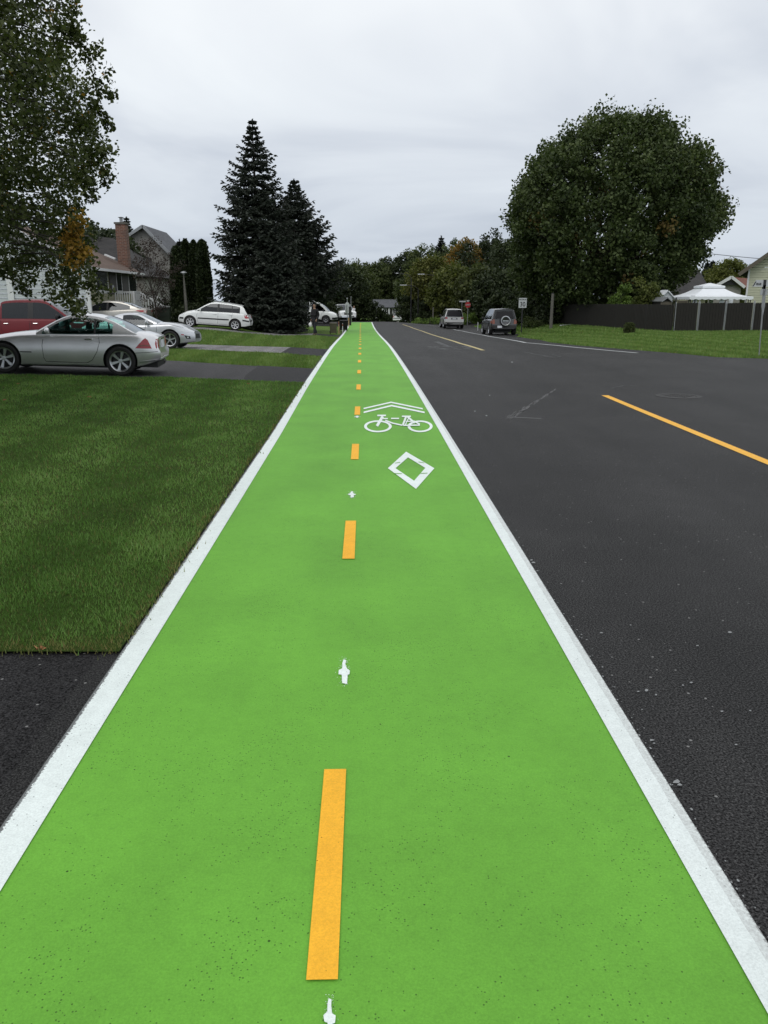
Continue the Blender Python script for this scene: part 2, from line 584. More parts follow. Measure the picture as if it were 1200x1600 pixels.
M['yellow'] = paint_mat('yellow_dash_paint', (.97, .48, .03), pits=.12, mottled=.03)
M['yellow_road'] = paint_mat('yellow_centre_paint', (.86, .46, .06), pits=.3, edge=.8, mottled=.06)
M['yellow_old'] = paint_mat('yellow_centre_paint_faded', (.50, .42, .2), pits=.5, edge=1.4, mottled=.1)
M['white_old'] = paint_mat('white_edge_paint_old', (.5, .52, .52), pits=.3, edge=1.3, mottled=.08)
M['grass_near'] = grass_ground('lawn_soil', (.028, .055, .008), (.05, .085, .016), (.07, .09, .025))
M['grass_far'] = grass_ground('lawn_grass', (.072, .135, .020), (.105, .175, .032), (.14, .195, .055))
M['black'] = simple('black_plastic', (.012, .012, .013), .55)
M['rubber'] = simple('tyre_rubber', (.014, .014, .014), .8, var=.3, vscale=30)
M['chrome'] = simple('chrome', (.8, .8, .8), .12, 1)
M['alloy'] = simple('alloy_wheel', (.55, .56, .58), .3, .9, var=.1)
M['alloy_white'] = simple('bright_wheel', (.72, .73, .75), .35, .5)
M['dark_int'] = simple('car_interior', (.02, .02, .022), .8)
M['seat'] = simple('seat_leather', (.035, .034, .033), .6)
M['silver'] = car_paint('silver_paint', (.68, .68, .69), .7, .30)
M['silver2'] = car_paint('pale_silver_paint', (.55, .57, .60), .5, .33)
M['champagne'] = car_paint('champagne_paint', (.46, .44, .40), .6, .33)
M['carwhite'] = car_paint('white_paint', (.78, .80, .79), 0, .4)
M['red'] = car_paint('red_paint', (.15, .004, .010), .0, .6, .12, .2)
M['suvgrey'] = car_paint('dark_grey_paint', (.058, .058, .062), .55, .36)
M['suvsilver'] = car_paint('suv_silver_paint', (.52, .52, .50), .5, .35)
M['glass'] = glass_mat('car_glass', (.34, .42, .40), .55)
M['glass_teal'] = glass_mat('teal_car_glass', (.42, .66, .60), .5)
M['glass_dark'] = glass_mat('tinted_glass', (.045, .05, .055), .55)
M['house_glass'] = simple('window_pane', (.02, .023, .027), .08, spec=.8)
M['tail'] = simple('red_lens', (.36, .01, .02), .18, coat=.6)
M['amber'] = simple('amber_lens', (.22, .07, .045), .2)
M['lens'] = simple('clear_lens', (.6, .62, .64), .12, .2, coat=.8)
M['plate'] = simple('number_plate', (.62, .64, .68), .5)
M['darkmetal'] = simple('dark_metal', (.05, .05, .052), .5, .7)
M['galv'] = simple('galvanised_steel', (.33, .34, .35), .5, .7, var=.15, vscale=12)
M['wood_grey'] = simple('weathered_wood', (.12, .115, .10), .9, var=.3, vscale=9, bump=.4)
M['wood_stake'] = simple('stake_wood', (.42, .27, .15), .8, var=.2)
M['bark'] = simple('bark', (.06, .05, .042), .95, var=.4, vscale=7, bump=.8, bscale=20)
M['bark_pale'] = simple('pale_bark', (.035, .031, .026), .95, var=.4, vscale=6, bump=.6, bscale=20)
M['siding_yellow'] = siding_mat('cream_siding', (.50, .51, .37))
M['siding_yellow2'] = siding_mat('pale_yellow_siding', (.40, .39, .27))
M['siding_white'] = siding_mat('white_siding', (.62, .65, .68))
M['stucco'] = simple('grey_stucco', (.27, .26, .245), .9, var=.1, bump=.3)
M['trim_white'] = simple('white_trim', (.68, .69, .70), .5, var=.04)
M['trim_brown'] = simple('brown_trim', (.10, .085, .06), .6, var=.1)
M['brown_panel'] = siding_mat('brown_cladding', (.045, .04, .036))
M['roof_brown'] = shingle_mat('brown_shingles', (.105, .070, .052), (.13, .085, .064))
M['roof_grey'] = shingle_mat('grey_shingles', (.085, .09, .10), (.115, .12, .13))
M['roof_dark'] = shingle_mat('dark_shingles', (.035, .034, .034), (.05, .047, .046))
M['roof_red'] = shingle_mat('red_brown_shingles', (.16, .055, .035), (.20, .07, .045))
M['brick'] = brick_mat('red_brick', (.19, .085, .055), (.11, .055, .04), (.26, .22, .19), .28, .10)
M['canvas'] = simple('white_canvas', (.78, .81, .84), .8, var=.04, vscale=2)
M['slat'] = simple('fence_slats', (.0145, .012, .0095), .75, var=.25, vscale=5)
M['bin'] = simple('bin_plastic', (.022, .032, .02), .5, var=.15)
M['bin_brown'] = simple('brown_bin_plastic', (.06, .055, .03), .6, var=.2)
M['skin'] = simple('skin', (.32, .19, .13), .6)
M['hair'] = simple('hair', (.02, .016, .013), .8)
M['cloth_black'] = simple('black_cloth', (.011, .011, .012), .9, var=.3, vscale=15)
M['cloth_dark'] = simple('dark_trousers', (.016, .017, .022), .9, var=.3, vscale=15)
M['cloth_white'] = simple('white_cloth', (.7, .7, .7), .9, var=.05, vscale=10)
M['shoe'] = simple('shoe', (.05, .04, .03), .6)
M['bagwhite'] = simple('white_plastic_bag', (.8, .8, .8), .5)
M['sign_white'] = simple('sign_face_white', (.50, .52, .53), .5, var=.05)
M['sign_red'] = simple('sign_face_red', (.42, .02, .03), .45)
M['sign_black'] = simple('sign_black', (.012, .012, .012), .5)
M['lampwhite'] = simple('lamp_housing', (.6, .62, .64), .4)
M['iron'] = simple('cast_iron', (.035, .034, .033), .7, .3, var=.6, vscale=18)
M['crack'] = simple('tar_crack', (.008, .008, .008), .6)
M['litter'] = simple('dry_leaf', (.35, .16, .07), .8)
M['leaf_maple'] = leaf_mat('maple_leaves', [(.015, .027, .009), (.042, .062, .019), (.077, .104, .035), (.132, .158, .058)], ((.12, .05, .01), (.2, .1, .02)), .2)
M['leaf_near'] = leaf_mat('near_leaves', [(.028, .038, .012), (.060, .076, .024), (.096, .114, .040), (.14, .155, .06)], ((.24, .125, .02), (.42, .235, .03)), .25)
M['leaf_mid'] = leaf_mat('mid_leaves', [(.025, .038, .013), (.050, .069, .023), (.078, .099, .034), (.115, .133, .048)], ((.18, .10, .03), (.30, .17, .05)), .25)  # greens lightened a little to put haze into the far tree belt
M['leaf_pale'] = leaf_mat('pale_leaves', [(.035, .05, .013), (.066, .085, .021), (.10, .12, .03), (.145, .158, .046)], ((.20, .11, .03), (.32, .19, .05)), .3)  # lightened likewise, distance haze carried in the leaf colour
M['leaf_dark'] = leaf_mat('dark_leaves', [(.012, .020, .008), (.023, .035, .013), (.037, .051, .019), (.056, .071, .028)], None, .15)
M['leaf_bush'] = leaf_mat('bush_leaves', [(.05, .09, .02), (.1, .16, .035), (.16, .24, .05), (.2, .28, .08)], None, .25)
M['leaf_purple'] = leaf_mat('purple_leaves', [(.02, .014, .012), (.035, .024, .02), (.055, .042, .034), (.075, .06, .05)], None, .15)
M['needle'] = leaf_mat('spruce_needles', [(.012, .017, .012), (.024, .031, .023), (.040, .048, .037), (.066, .075, .060)], None, .05)
M['cedar'] = leaf_mat('cedar_foliage', [(.012, .02, .007), (.02, .032, .010), (.032, .046, .014), (.05, .066, .02)], None, .1)
M['blade'] = leaf_mat('grass_blades', [(.065, .138, .027), (.11, .22, .046), (.17, .30, .075), (.26, .38, .14)], ((.16, .13, .05), (.26, .21, .09)), .25)
M['blade_far'] = leaf_mat('grass_blades_far', [(.085, .15, .034), (.13, .21, .052), (.185, .275, .08), (.25, .32, .12)], ((.16, .13, .05), (.26, .21, .09)), .3)


# ------------------------------------------------------------------ draped ground sheets
def drape(name, poly, dz, mat, parent=None, step=1.0, kind='structure', uvline=None, res_y=None):
    """poly: list of (x,y). cut on a world grid so all sheets share facets"""
    bm = bmesh.new()
    vs = [bm.verts.new((p[0], p[1], 0)) for p in poly]
    f = bm.faces.new(vs)
    bmesh.ops.triangulate(bm, faces=[f])
    xs = [p[0] for p in poly]; ys = [p[1] for p in poly]
    for a, b, ax in ((min(xs), max(xs), 0), (min(ys), max(ys), 1)):
        k = math.ceil(a / step + 1e-6)
        while k * step < b - 1e-6:
            co = [0, 0, 0]; no = [0, 0, 0]; co[ax] = k * step; no[ax] = 1
            bmesh.ops.bisect_plane(bm, geom=bm.verts[:] + bm.edges[:] + bm.faces[:], plane_co=co, plane_no=no)
            k += 1
    for v in bm.verts:
        v.co.z = gz(v.co.x, v.co.y) + dz
    bmesh.ops.recalc_face_normals(bm, faces=bm.faces)
    if bm.faces:
        bm.faces.ensure_lookup_table()
        if sum(f.normal.z for f in bm.faces) < 0:
            bmesh.ops.reverse_faces(bm, faces=bm.faces)
    me = bpy.data.meshes.new(name); bm.to_mesh(me); bm.free()
    me.materials.append(mat)
    o = link(name, me, parent)
    if kind and parent is None: o['kind'] = kind
    return o


def ribbon(name, pts, width, dz, mat, parent=None, step=.5, us=None):
    """line marking following pts (x,y), with UV across"""
    # resample
    P = [Vector((p[0], p[1])) for p in pts]
    q = [P[0]]
    for a, b in zip(P[:-1], P[1:]):
        n = max(1, int((b - a).length / step))
        for i in range(1, n + 1): q.append(a.lerp(b, i / n))
    vs = []; uvs = []
    s = 0
    for i, p in enumerate(q):
        t = (q[min(i + 1, len(q) - 1)] - q[max(i - 1, 0)]).normalized()
        nrm = Vector((t.y, -t.x))
        if i: s += (p - q[i - 1]).length
        for u in (-.5, 0, .5):
            c = p + nrm * (width * u)
            vs.append((c.x, c.y, gz(c.x, c.y) + dz)); uvs.append((u + .5, s))
    fs = []
    for i in range(len(q) - 1):
        for k in (0, 1):
            a = i * 3 + k
            fs.append((a, a + 1, a + 4, a + 3))
    me = bpy.data.meshes.new(name); me.from_pydata(vs, [], fs)
    uvl = me.uv_layers.new(name='UVMap')
    for l in me.loops: uvl.data[l.index].uv = uvs[l.vertex_index]
    me.materials.append(mat); me.update()
    return link(name, me, parent)


def flat_poly(name, polys, dz, mat, parent=None, dens=.3):
    """polys in world xy, small marks (may be concave), draped"""
    bm = bmesh.new()
    for poly in polys:
        vs = [bm.verts.new((p[0], p[1], 0)) for p in poly]
        f = bm.faces.new(vs)
    bmesh.ops.triangulate(bm, faces=bm.faces[:])
    for v in bm.verts: v.co.z = gz(v.co.x, v.co.y) + dz
    for f in bm.faces:
        f.normal_update()
        if f.normal.z < 0: f.normal_flip()
    me = bpy.data.meshes.new(name); bm.to_mesh(me); bm.free(); me.materials.append(mat)
    return link(name, me, parent)


# base ground to the horizon
gx = [-600, -300, -150, -90, -60, -45] + [x for x in range(-36, 37)] + [45, 60, 90, 150, 300, 600]
gy = [-60, -40, -20, -10] + [y for y in range(-5, 131)] + [140, 150, 165, 180, 200, 250, 320, 400, 600, 1200]
vs = [(x, y, gz(x, y) - .03) for y in gy for x in gx]
nx = len(gx)
fs = [(j * nx + i, j * nx + i + 1, (j + 1) * nx + i + 1, (j + 1) * nx + i) for j in range(len(gy) - 1) for i in range(nx - 1)]
mb = MB(); mb.add(vs, fs)
g = mb.build('ground', M['grass_far'], fix=False); g['kind'] = 'structure'

P = lambda px, py: (lambda v: (v.x, v.y))(at(px, py))
sh = lambda y: LT_(y)

# road: from x=.9 to right, curving left beyond 84 m
edge_r = [P(*p) for p in [(1200, 560.5), (1120, 558), (1050, 551.5), (1000, 547.5), (950, 543.5), (900, 539.5), (860, 535)]]
road_poly = [(-1.28, -8), (34, -8), (34, 6), (30, 18.5), (16, 20.6)] + edge_r + [(8.6, 40), (9.3, 50), (10.6, 56), (10.4, 70), (10.6, 80), (14, 88), (22, 93), (22, 101), (-30, 101), (-30, 92.5), (-8, 92), (-2.6, 89), (-2.0, 84.5), (-1.58, 84.5), (-1.58, 70), (-1.44, 42), (-1.38, 28), (-1.28, 20)]
road = drape('road', road_poly, .0, M['road'])
edge_lip = [(x, y) for x, y in edge_r]
# bike path
lane = []
yy = [-8, 0, 10, 20, 28, 35, 42, 50, 60, 70, 78, 84.2]
lane = [(1.0 + sh(y), y) for y in yy] + [(-1.16 + sh(y), y) for y in reversed(yy)]
path = drape('bike_path', lane, .004, M['green'])
ys_ = [-6, 0, 5, 10, 15, 20, 28, 35, 42, 50, 60, 70, 78, 84]
ribbon('edge_line', [(-1.118 + sh(y) - .035 * ss(y, 9, 14), y) for y in ys_], .125, .0085, M['white'], path)
ribbon('edge_line', [(1.0 + sh(y), y) for y in ys_], .105, .0085, M['white_worn'], path)
ribbon('edge_line', [(-1.5, 84.05), (-1.1, 84.12), (.9, 84.12)], .14, .012, M['white'], path)
# yellow dashes
n = 0
yd = 1.62 - 3.325
for k in range(-1, 24):
    y0 = 1.62 + 3.325 * k
    w_ = .079 + .0012 * max(k, 0)
    xa = -.117
    poly = []
    for (dx, y) in ((-w_ / 2, y0), (w_ / 2, y0), (w_ / 2, y0 + .92), (-w_ / 2, y0 + .92)):
        poly.append((xa + sh(y) + dx, y))
    if y0 > -2 and y0 < 82:
        flat_poly('yellow_dash', [poly], .0095, M['yellow'], path)
# centre layout ticks sprayed white between the dashes
def splash(cx, cy, w, l, seed):
    rnd = random.Random(seed)
    pts = []
    for i in range(20):
        a = 2 * math.pi * i / 20
        rr = 1 + rnd.uniform(-.18, .18)
        cr = .42 + .58 * (abs(math.cos(a)) ** 10 * .8 + abs(math.sin(a)) ** 3)
        pts.append((cx + math.cos(a) * w * rr * cr, cy + math.sin(a) * l * rr * cr))
    return pts
for (px, py, pw, ph) in [(538, 1052, 10, 20), (550, 774, 6.5, 5), (558, 652, 4.5, 1.5), (515, 1595, 10, 32)]:
    c = at(px, py); e = at(px + pw, py); f_ = at(px, py - ph)
    rt = random.Random(px)
    shp = [(-.32, 1), (-.42, .3), (-1, .2), (-1.05, -.15), (-.45, -.28), (-.3, -.7), (-.12, -1), (.3, -.95), (.22, -.6), (.5, -.25), (1, -.1), (.95, .22), (.5, .3), (.45, 1)]
    flat_poly('layout_tick', [[P(px + (a + rt.uniform(-.08, .08)) * pw, py + (b + rt.uniform(-.04, .04)) * ph) for a, b in [(a * .88, b * .95) for a, b in shp]]], .0095, M['white_mark'], path)
    dots = []
    for k in range(150):   # overspray
        u = rt.choice((-1, 1)) * abs(rt.gauss(0, .5)); v = rt.uniform(-1.15, 1.15)
        if abs(u) < .3 and abs(v) < .9: u *= 2.2
        r_ = rt.uniform(.3, .9) * (pw / 10)
        dots.append([P(px + u * pw * (1.2 if abs(v) < .3 else .8) + r_ * .7 * math.cos(t), py + v * ph + r_ * .6 * math.sin(t)) for t in (0, 1.5, 3, 4.6)])
    tk = flat_poly('overspray', dots, .0088, M['white_mark'], path); tk['kind'] = 'stuff'
# thin end bar and faint bars far away
flat_poly('end_bar', [[(-1.4, 79.3), (-.5, 79.3), (-.5, 79.9), (-1.4, 79.9)]], .0095, M['white'], path)

# diamond
so_ = [(634.5, 707), (678.7, 733), (650, 765.5), (606, 733)]
si_ = [(637.5, 716), (664.5, 732.5), (647, 752.7), (618, 733)]
polys = []
for i in range(4):
    j = (i + 1) % 4
    polys.append([P(*so_[i]), P(*so_[j]), P(*si_[j]), P(*si_[i])])
dm = flat_poly('diamond_symbol', polys, .0095, M['white_mark'], path)
gaps = [((617, 725.5), (625.5, 724.0)), ((654, 723.5), (662.5, 725)), ((616.5, 741.5), (628, 742)), ((656, 741.5), (668, 741))]
gp = []
for a, b in gaps:
    A = P(*a); B = P(*b)
    gp.append([(A[0], A[1] - .012), (B[0], B[1] - .012), (B[0], B[1] + .012), (A[0], A[1] + .012)])
flat_poly('stencil_gap', gp, .0125, M['green'], path)
# chevrons
def chev(l, a, r, th):
    return [[P(*l), P(*a), P(a[0], a[1] + th), P(l[0], l[1] + th)], [P(*a), P(*r), P(r[0], r[1] + th), P(a[0], a[1] + th)]]
flat_poly('chevron_symbol', chev((568.2, 638.2), (611, 628.4), (660.5, 638.6), 2.1), .0095, M['white_mark'], path)
flat_poly('chevron_symbol', chev((568.2, 644.0), (612, 633.4), (663.5, 644.2), 2.5), .0095, M['white_mark'], path)
# bicycle drawn in picture-like proportions on the ground
def B(px, py): return P(px, py)
polys = []
def ring(cx, cy, rx, ry, t, n=40):
    for i in range(n):
        a0, a1 = 2 * math.pi * i / n, 2 * math.pi * (i + 1) / n
        o = lambda a, k: B(cx + (rx - k) * math.cos(a), cy + (ry - k * .55) * math.sin(a))
        polys.append([o(a0, 0), o(a1, 0), o(a1, t), o(a0, t)])
def bar(x0, y0, x1, y1, w):
    a = Vector((x0, y0)); b = Vector((x1, y1)); d = (b - a).normalized(); nn = Vector((-d.y, d.x)) * w / 2
    polys.append([B(*(a + nn)), B(*(b + nn)), B(*(b - nn)), B(*(a - nn))])
ring(590.5, 667.2, 21.6, 9.4, 4.4)
ring(656.4, 667.2, 19.6, 9.2, 4.4)
bar(589, 666.8, 598, 651.5, 4.2); bar(589.5, 650.2, 603, 650.2, 2.4); bar(597, 655.2, 606, 655.2, 1.9)
bar(611, 655, 623.5, 655, 2.0)
bar(602, 658, 614, 662.6, 2.0); bar(614, 662.6, 629, 665.8, 2.0)
bar(628, 651.8, 642, 651.8, 2.2); bar(634.5, 652.4, 629.5, 665.5, 3.0); bar(639, 653.5, 633, 666, 1.5)
bar(637, 652.6, 648, 662.5, 3.0); bar(630, 666.2, 656, 665.8, 2.0); bar(646, 659.2, 656, 664.6, 2.2); bar(634, 660, 645, 660, 1.5)
# lay every stroke a hair apart so overlaps never share a plane
bm = bmesh.new()
for i, poly in enumerate(polys):
    vs_ = [bm.verts.new((p[0], p[1], gz(p[0], p[1]) + .0095 + (0 if i < 80 else .0004 * (i - 79)))) for p in poly]
    f_ = bm.faces.new(vs_); f_.normal_update()
    if f_.normal.z < 0: f_.normal_flip()
me = bpy.data.meshes.new('bicycle_symbol'); bm.to_mesh(me); bm.free(); me.materials.append(M['white_mark'])
link('bicycle_symbol', me, path)

# road markings
yl = [P(*p) for p in [(945, 618), (1000, 641), (1100, 682), (1200, 723)]]
ribbon('centre_line', [(yl[-1][0] + .02, yl[-1][1] - 7)] + yl[::-1], .125, .0045, M['yellow_road'], road)
yl2 = [P(*p) for p in [(755, 547.5), (720, 537), (690, 527.5), (660, 517.5), (640, 510.5), (629, 507)]]
ribbon('centre_line', yl2, .15, .0045, M['yellow_old'], road)
wl = [P(*p) for p in [(996, 551.6), (960, 548.5), (900, 543), (860, 539), (820.7, 535.5), (785, 528.9), (753, 523.2), (722.7, 517.3), (700, 513), (688, 510)]]
wl = [(7.2 + .0 * i, 0) for i in range(0)] + wl + [(7.0, 80), (6.2, 82.4), (5, 83.6), (4, 84), (3.4, 84)]
ribbon('edge_line', wl, .14, .0045, M['white_old'], road)
# pale patches, cracks and scuffs
def quadpx(*c): return [P(*p) for p in c]
rp = random.Random(4); sl_ = []
for k in range(34):
    cx_ = rp.uniform(668, 735); cy_ = 543.5 + rp.uniform(-2.6, 2.6); hw__ = rp.uniform(3, 14) * (1 - abs(cx_ - 702) / 60)
    sl_.append([P(cx_ - hw__, cy_), P(cx_, cy_ - rp.uniform(.15, .5)), P(cx_ + hw__, cy_ + rp.uniform(-.2, .2)), P(cx_ + 1, cy_ + rp.uniform(.15, .5))])
for k in range(12):
    cy_ = 534 + k * .6; cx_ = 681 + k * 1.5
    sl_.append([P(cx_ - 4, cy_), P(cx_ + 4, cy_ - .3), P(cx_ + 6, cy_ + .2), P(cx_ - 1, cy_ + .4)])
for k, q_ in enumerate(sl_):
    pass
flat_poly('road_patch', sl_, .003, M['road_patch'], road)
def crackline(pts, w, seed, mat='crack', name='crack'):
    rnd = random.Random(seed); out = []
    W = [Vector(P(*p)) for p in pts]
    q = []
    for a, b in zip(W[:-1], W[1:]):
        for i in range(6): q.append(a.lerp(b, i / 6) + Vector((rnd.uniform(-1, 1), rnd.uniform(-1, 1))) * w * 1.2)
    q.append(W[-1])
    for a, b in zip(q[:-1], q[1:]):
        d = (b - a); d = d.normalized() if d.length > 0 else Vector((1, 0)); nn = Vector((-d.y, d.x)) * w * rnd.uniform(.3, 1)
        out.append([a + nn, b + nn, b - nn, a - nn])
    return out
ck = crackline([(820, 550), (850, 556), (875, 557.5), (862, 554), (900, 552)], .05, 3) + crackline([(850, 556), (868, 559)], .09, 6) + \
     crackline([(955, 607), (975, 602), (1000, 604)], .03, 4)
flat_poly('crack', ck, .0032, M['crack'], road)
sc = []
rnd = random.Random(9)
for k in range(90):   # rubbed chalky V beside the manhole
    t = k / 90
    a = Vector((792, 656)).lerp(Vector((866, 610)), t) + Vector((rnd.uniform(-6, 6) * (1 - t) + rnd.uniform(-1, 1), rnd.uniform(-2.4, 2.4) * (1.1 - t)))
    sc.append([P(a.x, a.y), P(a.x + 5 - 2 * t, a.y - 3.1), P(a.x + 5.6 - 2 * t, a.y - 2.9), P(a.x + .8, a.y + .2)])
for k in range(14):
    a = Vector((800, 652)).lerp(Vector((845, 654)), k / 14)
    sc.append([P(a.x, a.y), P(a.x + 4, a.y - .2), P(a.x + 4, a.y + .4), P(a.x, a.y + .6)])
M['fleck'] = simple('fleck', (.24, .25, .25), .8)
M['scuff'] = simple('chalk_scuff', (.17, .17, .17), .9)
flat_poly('scuff', sc, .0035, M['scuff'], road)
fl = []
for (px, py, s) in [(833, 880, 5), (830, 876, 3), (1018, 1158, 5), (1022, 1163, 3), (1057, 1223, 8), (1062, 1228, 5), (1050, 1228, 3), (840, 893, 2), (1003, 1110, 2), (960, 1075, 2),
                    (800, 566, 2), (742, 643, 2), (760, 650, 2), (765, 618, 2),
                    (1010, 1080, 5), (1025, 1087, 3), (997, 1082, 3), (1140, 989, 4), (1090, 1010, 3), (1080, 1068, 4), (1067, 1072, 3), (1128, 1113, 3), (940, 990, 3), (985, 978, 2), (1172, 1112, 3), (1150, 1165, 3)]:
    n_ = rnd.randint(4, 6)
    a0 = rnd.uniform(0, 6)
    fl.append([P(px + s * rnd.uniform(.5, 1.1) * math.cos(a0 + 2 * math.pi * i / n_), py + s * .45 * rnd.uniform(.5, 1.1) * math.sin(a0 + 2 * math.pi * i / n_)) for i in range(n_)])
for k in range(110):  # crumbs along the line
    y = 1.5 + 9 * rnd.random() ** 1.5
    x = 1.055 + abs(rnd.gauss(0, .022)); r = rnd.uniform(.0015, .0045)
    fl.append([(x + r * math.cos(a), y + r * 1.6 * math.sin(a)) for a in (0, 1.3, 2.6, 3.9, 5.2)])
fk = flat_poly('paint_fleck', fl, .0052, M['fleck'], road)
fk['kind'] = 'stuff'

# manhole
mc = at(1060, 619)
mh = empty('manhole', (mc.x, mc.y, gz(mc.x, mc.y)), 0, 'round worn cast iron manhole cover set in the road beyond the yellow line', 'manhole')
mb = MB(); mb.lathe([(.30, -.02), (.30, .006), (.39, .006), (.40, -.02)], 32, 'z'); mb.build('frame', M['iron'], mh, smooth=1)
mb = MB(); mb.lathe([(.0, .004), (.29, .004), (.29, -.02)], 32, 'z')
for i in range(-4, 5):
    for j in range(-4, 5):
        if i * i + j * j < 17 and (i + j) % 2 == 0: mb.box(i * .06 - .02, i * .06 + .02, j * .06 - .02, j * .06 + .02, .004, .009)
mb.build('cover', M['iron'], mh)
0 and flat_poly('road_patch', [[(mc.x + .62 * math.cos(a / 8 * math.pi), mc.y + .6 * math.sin(a / 8 * math.pi)) for a in range(16)]], .002, M['drive_old'], road)

# driveways and lawns on the left
dv = drape('driveway', [(-1.27, -6), (-1.27, 3.8), (-3.0, 3.8), (-12, 3.9), (-12, -6)], -.003, M['drive_new'])
def left_edge(pyx, X0=-1.155): return pyx
A1 = [P(470, 598), P(380, 594.5), P(265, 590), P(100, 587), P(0, 585.5)]
A1 = [(-1.27, A1[0][1] - .03)] + A1[1:] + [(-13.5, A1[-1][1] + .5)]
B1 = [P(488, 576.2), P(400, 571), P(280, 564)]
B1 = [(-1.27, B1[0][1] + .1)] + B1[1:] + [(-13.5, 24.3)]
old1 = drape('driveway', [P(384, 586.0)] + [P(402.8, 572.0)] + B1[2:] + A1[::-1][:5] + [P(380, 594.5)], .0, M['drive_old'])
drape('driveway', A1[:2] + [P(384, 586.0), P(402.8, 572.0)] + B1[:2][::-1], .0, M['drive_new'])
A2 = [P(502, 557.5), P(438, 551.6), P(380, 549.5), P(270, 545)]
A2 = [(-1.1, A2[0][1] + .1)] + A2[1:] + [(-10, 28.5), (-26, 28.5)]
B2 = [P(512, 546.6), P(454, 542.4), P(380, 540.7), P(300, 538)]
B2 = [(-1.15, B2[0][1] + .2)] + B2[1:] + [(-10.2, 37), (-26, 37)]
drape('driveway', [A2[1]] + A2[2:] + B2[1:][::-1], .0, M['drive_pale'])
drape('driveway', [A2[0], A2[1], B2[1], B2[0]], .0, M['drive_new'])
A3 = [P(528, 527.8), P(490, 524.5), P(380, 520.5), P(300, 514.5)]
A3 = [(-1.25, A3[0][1] + .1)] + A3[1:] + [(-26, 45.2)]
B3 = [P(531, 524.5), P(490, 520.6), P(380, 517.5), P(300, 510.5)]
B3 = [(-1.28, B3[0][1] + .3)] + B3[1:] + [(-12, 50), (-26, 51)]
drape('driveway', [A3[1]] + A3[2:] + B3[1:][::-1], .0, M['drive_pale'])
drape('driveway', [A3[0], A3[1], B3[1], B3[0]], .0, M['drive_new'])
lawn1 = [(-1.19, 3.55), (-1.2, 9.5), (-1.22, A1[0][1] - .05)] + [(x, y - .04) for x, y in A1[1:]] + [(-13.5, 3.75), (-3, 3.6)]
drape('lawn', lawn1, .012, M['grass_near'])


# ------------------------------------------------------------------ grass blades (numpy)
def in_poly(px, py, poly):
    c = np.zeros(len(px), bool); n = len(poly); j = n - 1
    for i in range(n):
        xi, yi = poly[i]; xj, yj = poly[j]
        if yi != yj:
            k = ((yi > py) != (yj > py)) & (px < (xj - xi) * (py - yi) / (yj - yi) + xi)
            c ^= k
        j = i
    return c


GXS = np.arange(-40, 41.0); GYS = np.arange(0, 131.0)
GZT = np.array([[gz(x, y) for x in GXS] for y in GYS])
def gz_np(x, y):
    i = np.clip((x + 40).astype(int), 0, 79); j = np.clip(y.astype(int), 0, 129)
    fx = x + 40 - i; fy = y - j
    return (GZT[j, i] * (1 - fx) + GZT[j, i + 1] * fx) * (1 - fy) + (GZT[j + 1, i] * (1 - fx) + GZT[j + 1, i + 1] * fx) * fy


def blades(name, poly, dens, hgt, wid, dz, mat, label, rs, dry=None, margin=.5, frame=True):
    rng = np.random.default_rng(rs)
    xs = [p[0] for p in poly]; ys = [p[1] for p in poly]
    y0, y1, x0, x1 = min(ys), max(ys), min(xs), max(xs)
    out = []
    ya = y0
    while ya < y1:
        yb = min(ya + 1.0, y1)
        n = int(dens(ya) * (x1 - x0) * (yb - ya))
        x = rng.uniform(x0, x1, n); y = rng.uniform(ya, yb, n)
        k = in_poly(x, y, poly)
        if frame:
            k &= (x > -.60 * y - margin) & (x < .55 * y + margin)
        out.append(np.stack([x[k], y[k]], 1)); ya = yb
    p = np.concatenate(out); n = len(p)
    p += rng.normal(0, .016, p.shape) * (1 + 1.2 * (rng.random(len(p)) < .2))[:, None]
    x, y = p[:, 0], p[:, 1]
    z = gz_np(x, y) + dz
    # tuft noise
    nz = np.sin(x * 3.1 + np.sin(y * 2.3) * 1.4) * np.sin(y * 2.7 + np.sin(x * 1.7)) + .7 * np.sin(x * 7.7 + 1.3 * y) * np.sin(y * 6.1 - x)
    h = hgt(y) * rng.uniform(.5, 1.25, n) * (1 + .16 * nz)
    a = rng.uniform(0, 2 * np.pi, n); lean = rng.uniform(.1, .9, n) * h
    la = rng.uniform(0, 2 * np.pi, n)
    wd = wid(y) * rng.uniform(.6, 1.3, n)
    dx, dy = np.cos(a) * wd, np.sin(a) * wd
    v = np.empty((n, 3, 3))
    v[:, 0] = np.stack([x - dx, y - dy, z - .008], 1)
    v[:, 1] = np.stack([x + dx, y + dy, z - .008], 1)
    v[:, 2] = np.stack([x + np.cos(la) * lean, y + np.sin(la) * lean, z + h], 1)
    st = .5 + .5 * np.tanh(4 * np.sin((x + .07 * y + .06 * np.sin(y * .9)) * 2 * np.pi / 1.35))     # mowing bands
    tint = np.clip(.36 + .15 * nz + .26 * (st - .5) + rng.normal(0, .17, n), 0, 1)
    au = np.zeros(n)
    au[rng.random(n) < .05] = .75
    if dry is not None:
        d = dry(x, y)
        au = np.maximum(au, (rng.random(n) < d) * rng.uniform(.5, 1, n))
    o = np_mesh(name, v.reshape(-1, 3), np.arange(n * 3), 3, mat, None, {'tint': tint, 'autumn': au})
    tag(o, label, 'grass', kind='stuff')
    return o


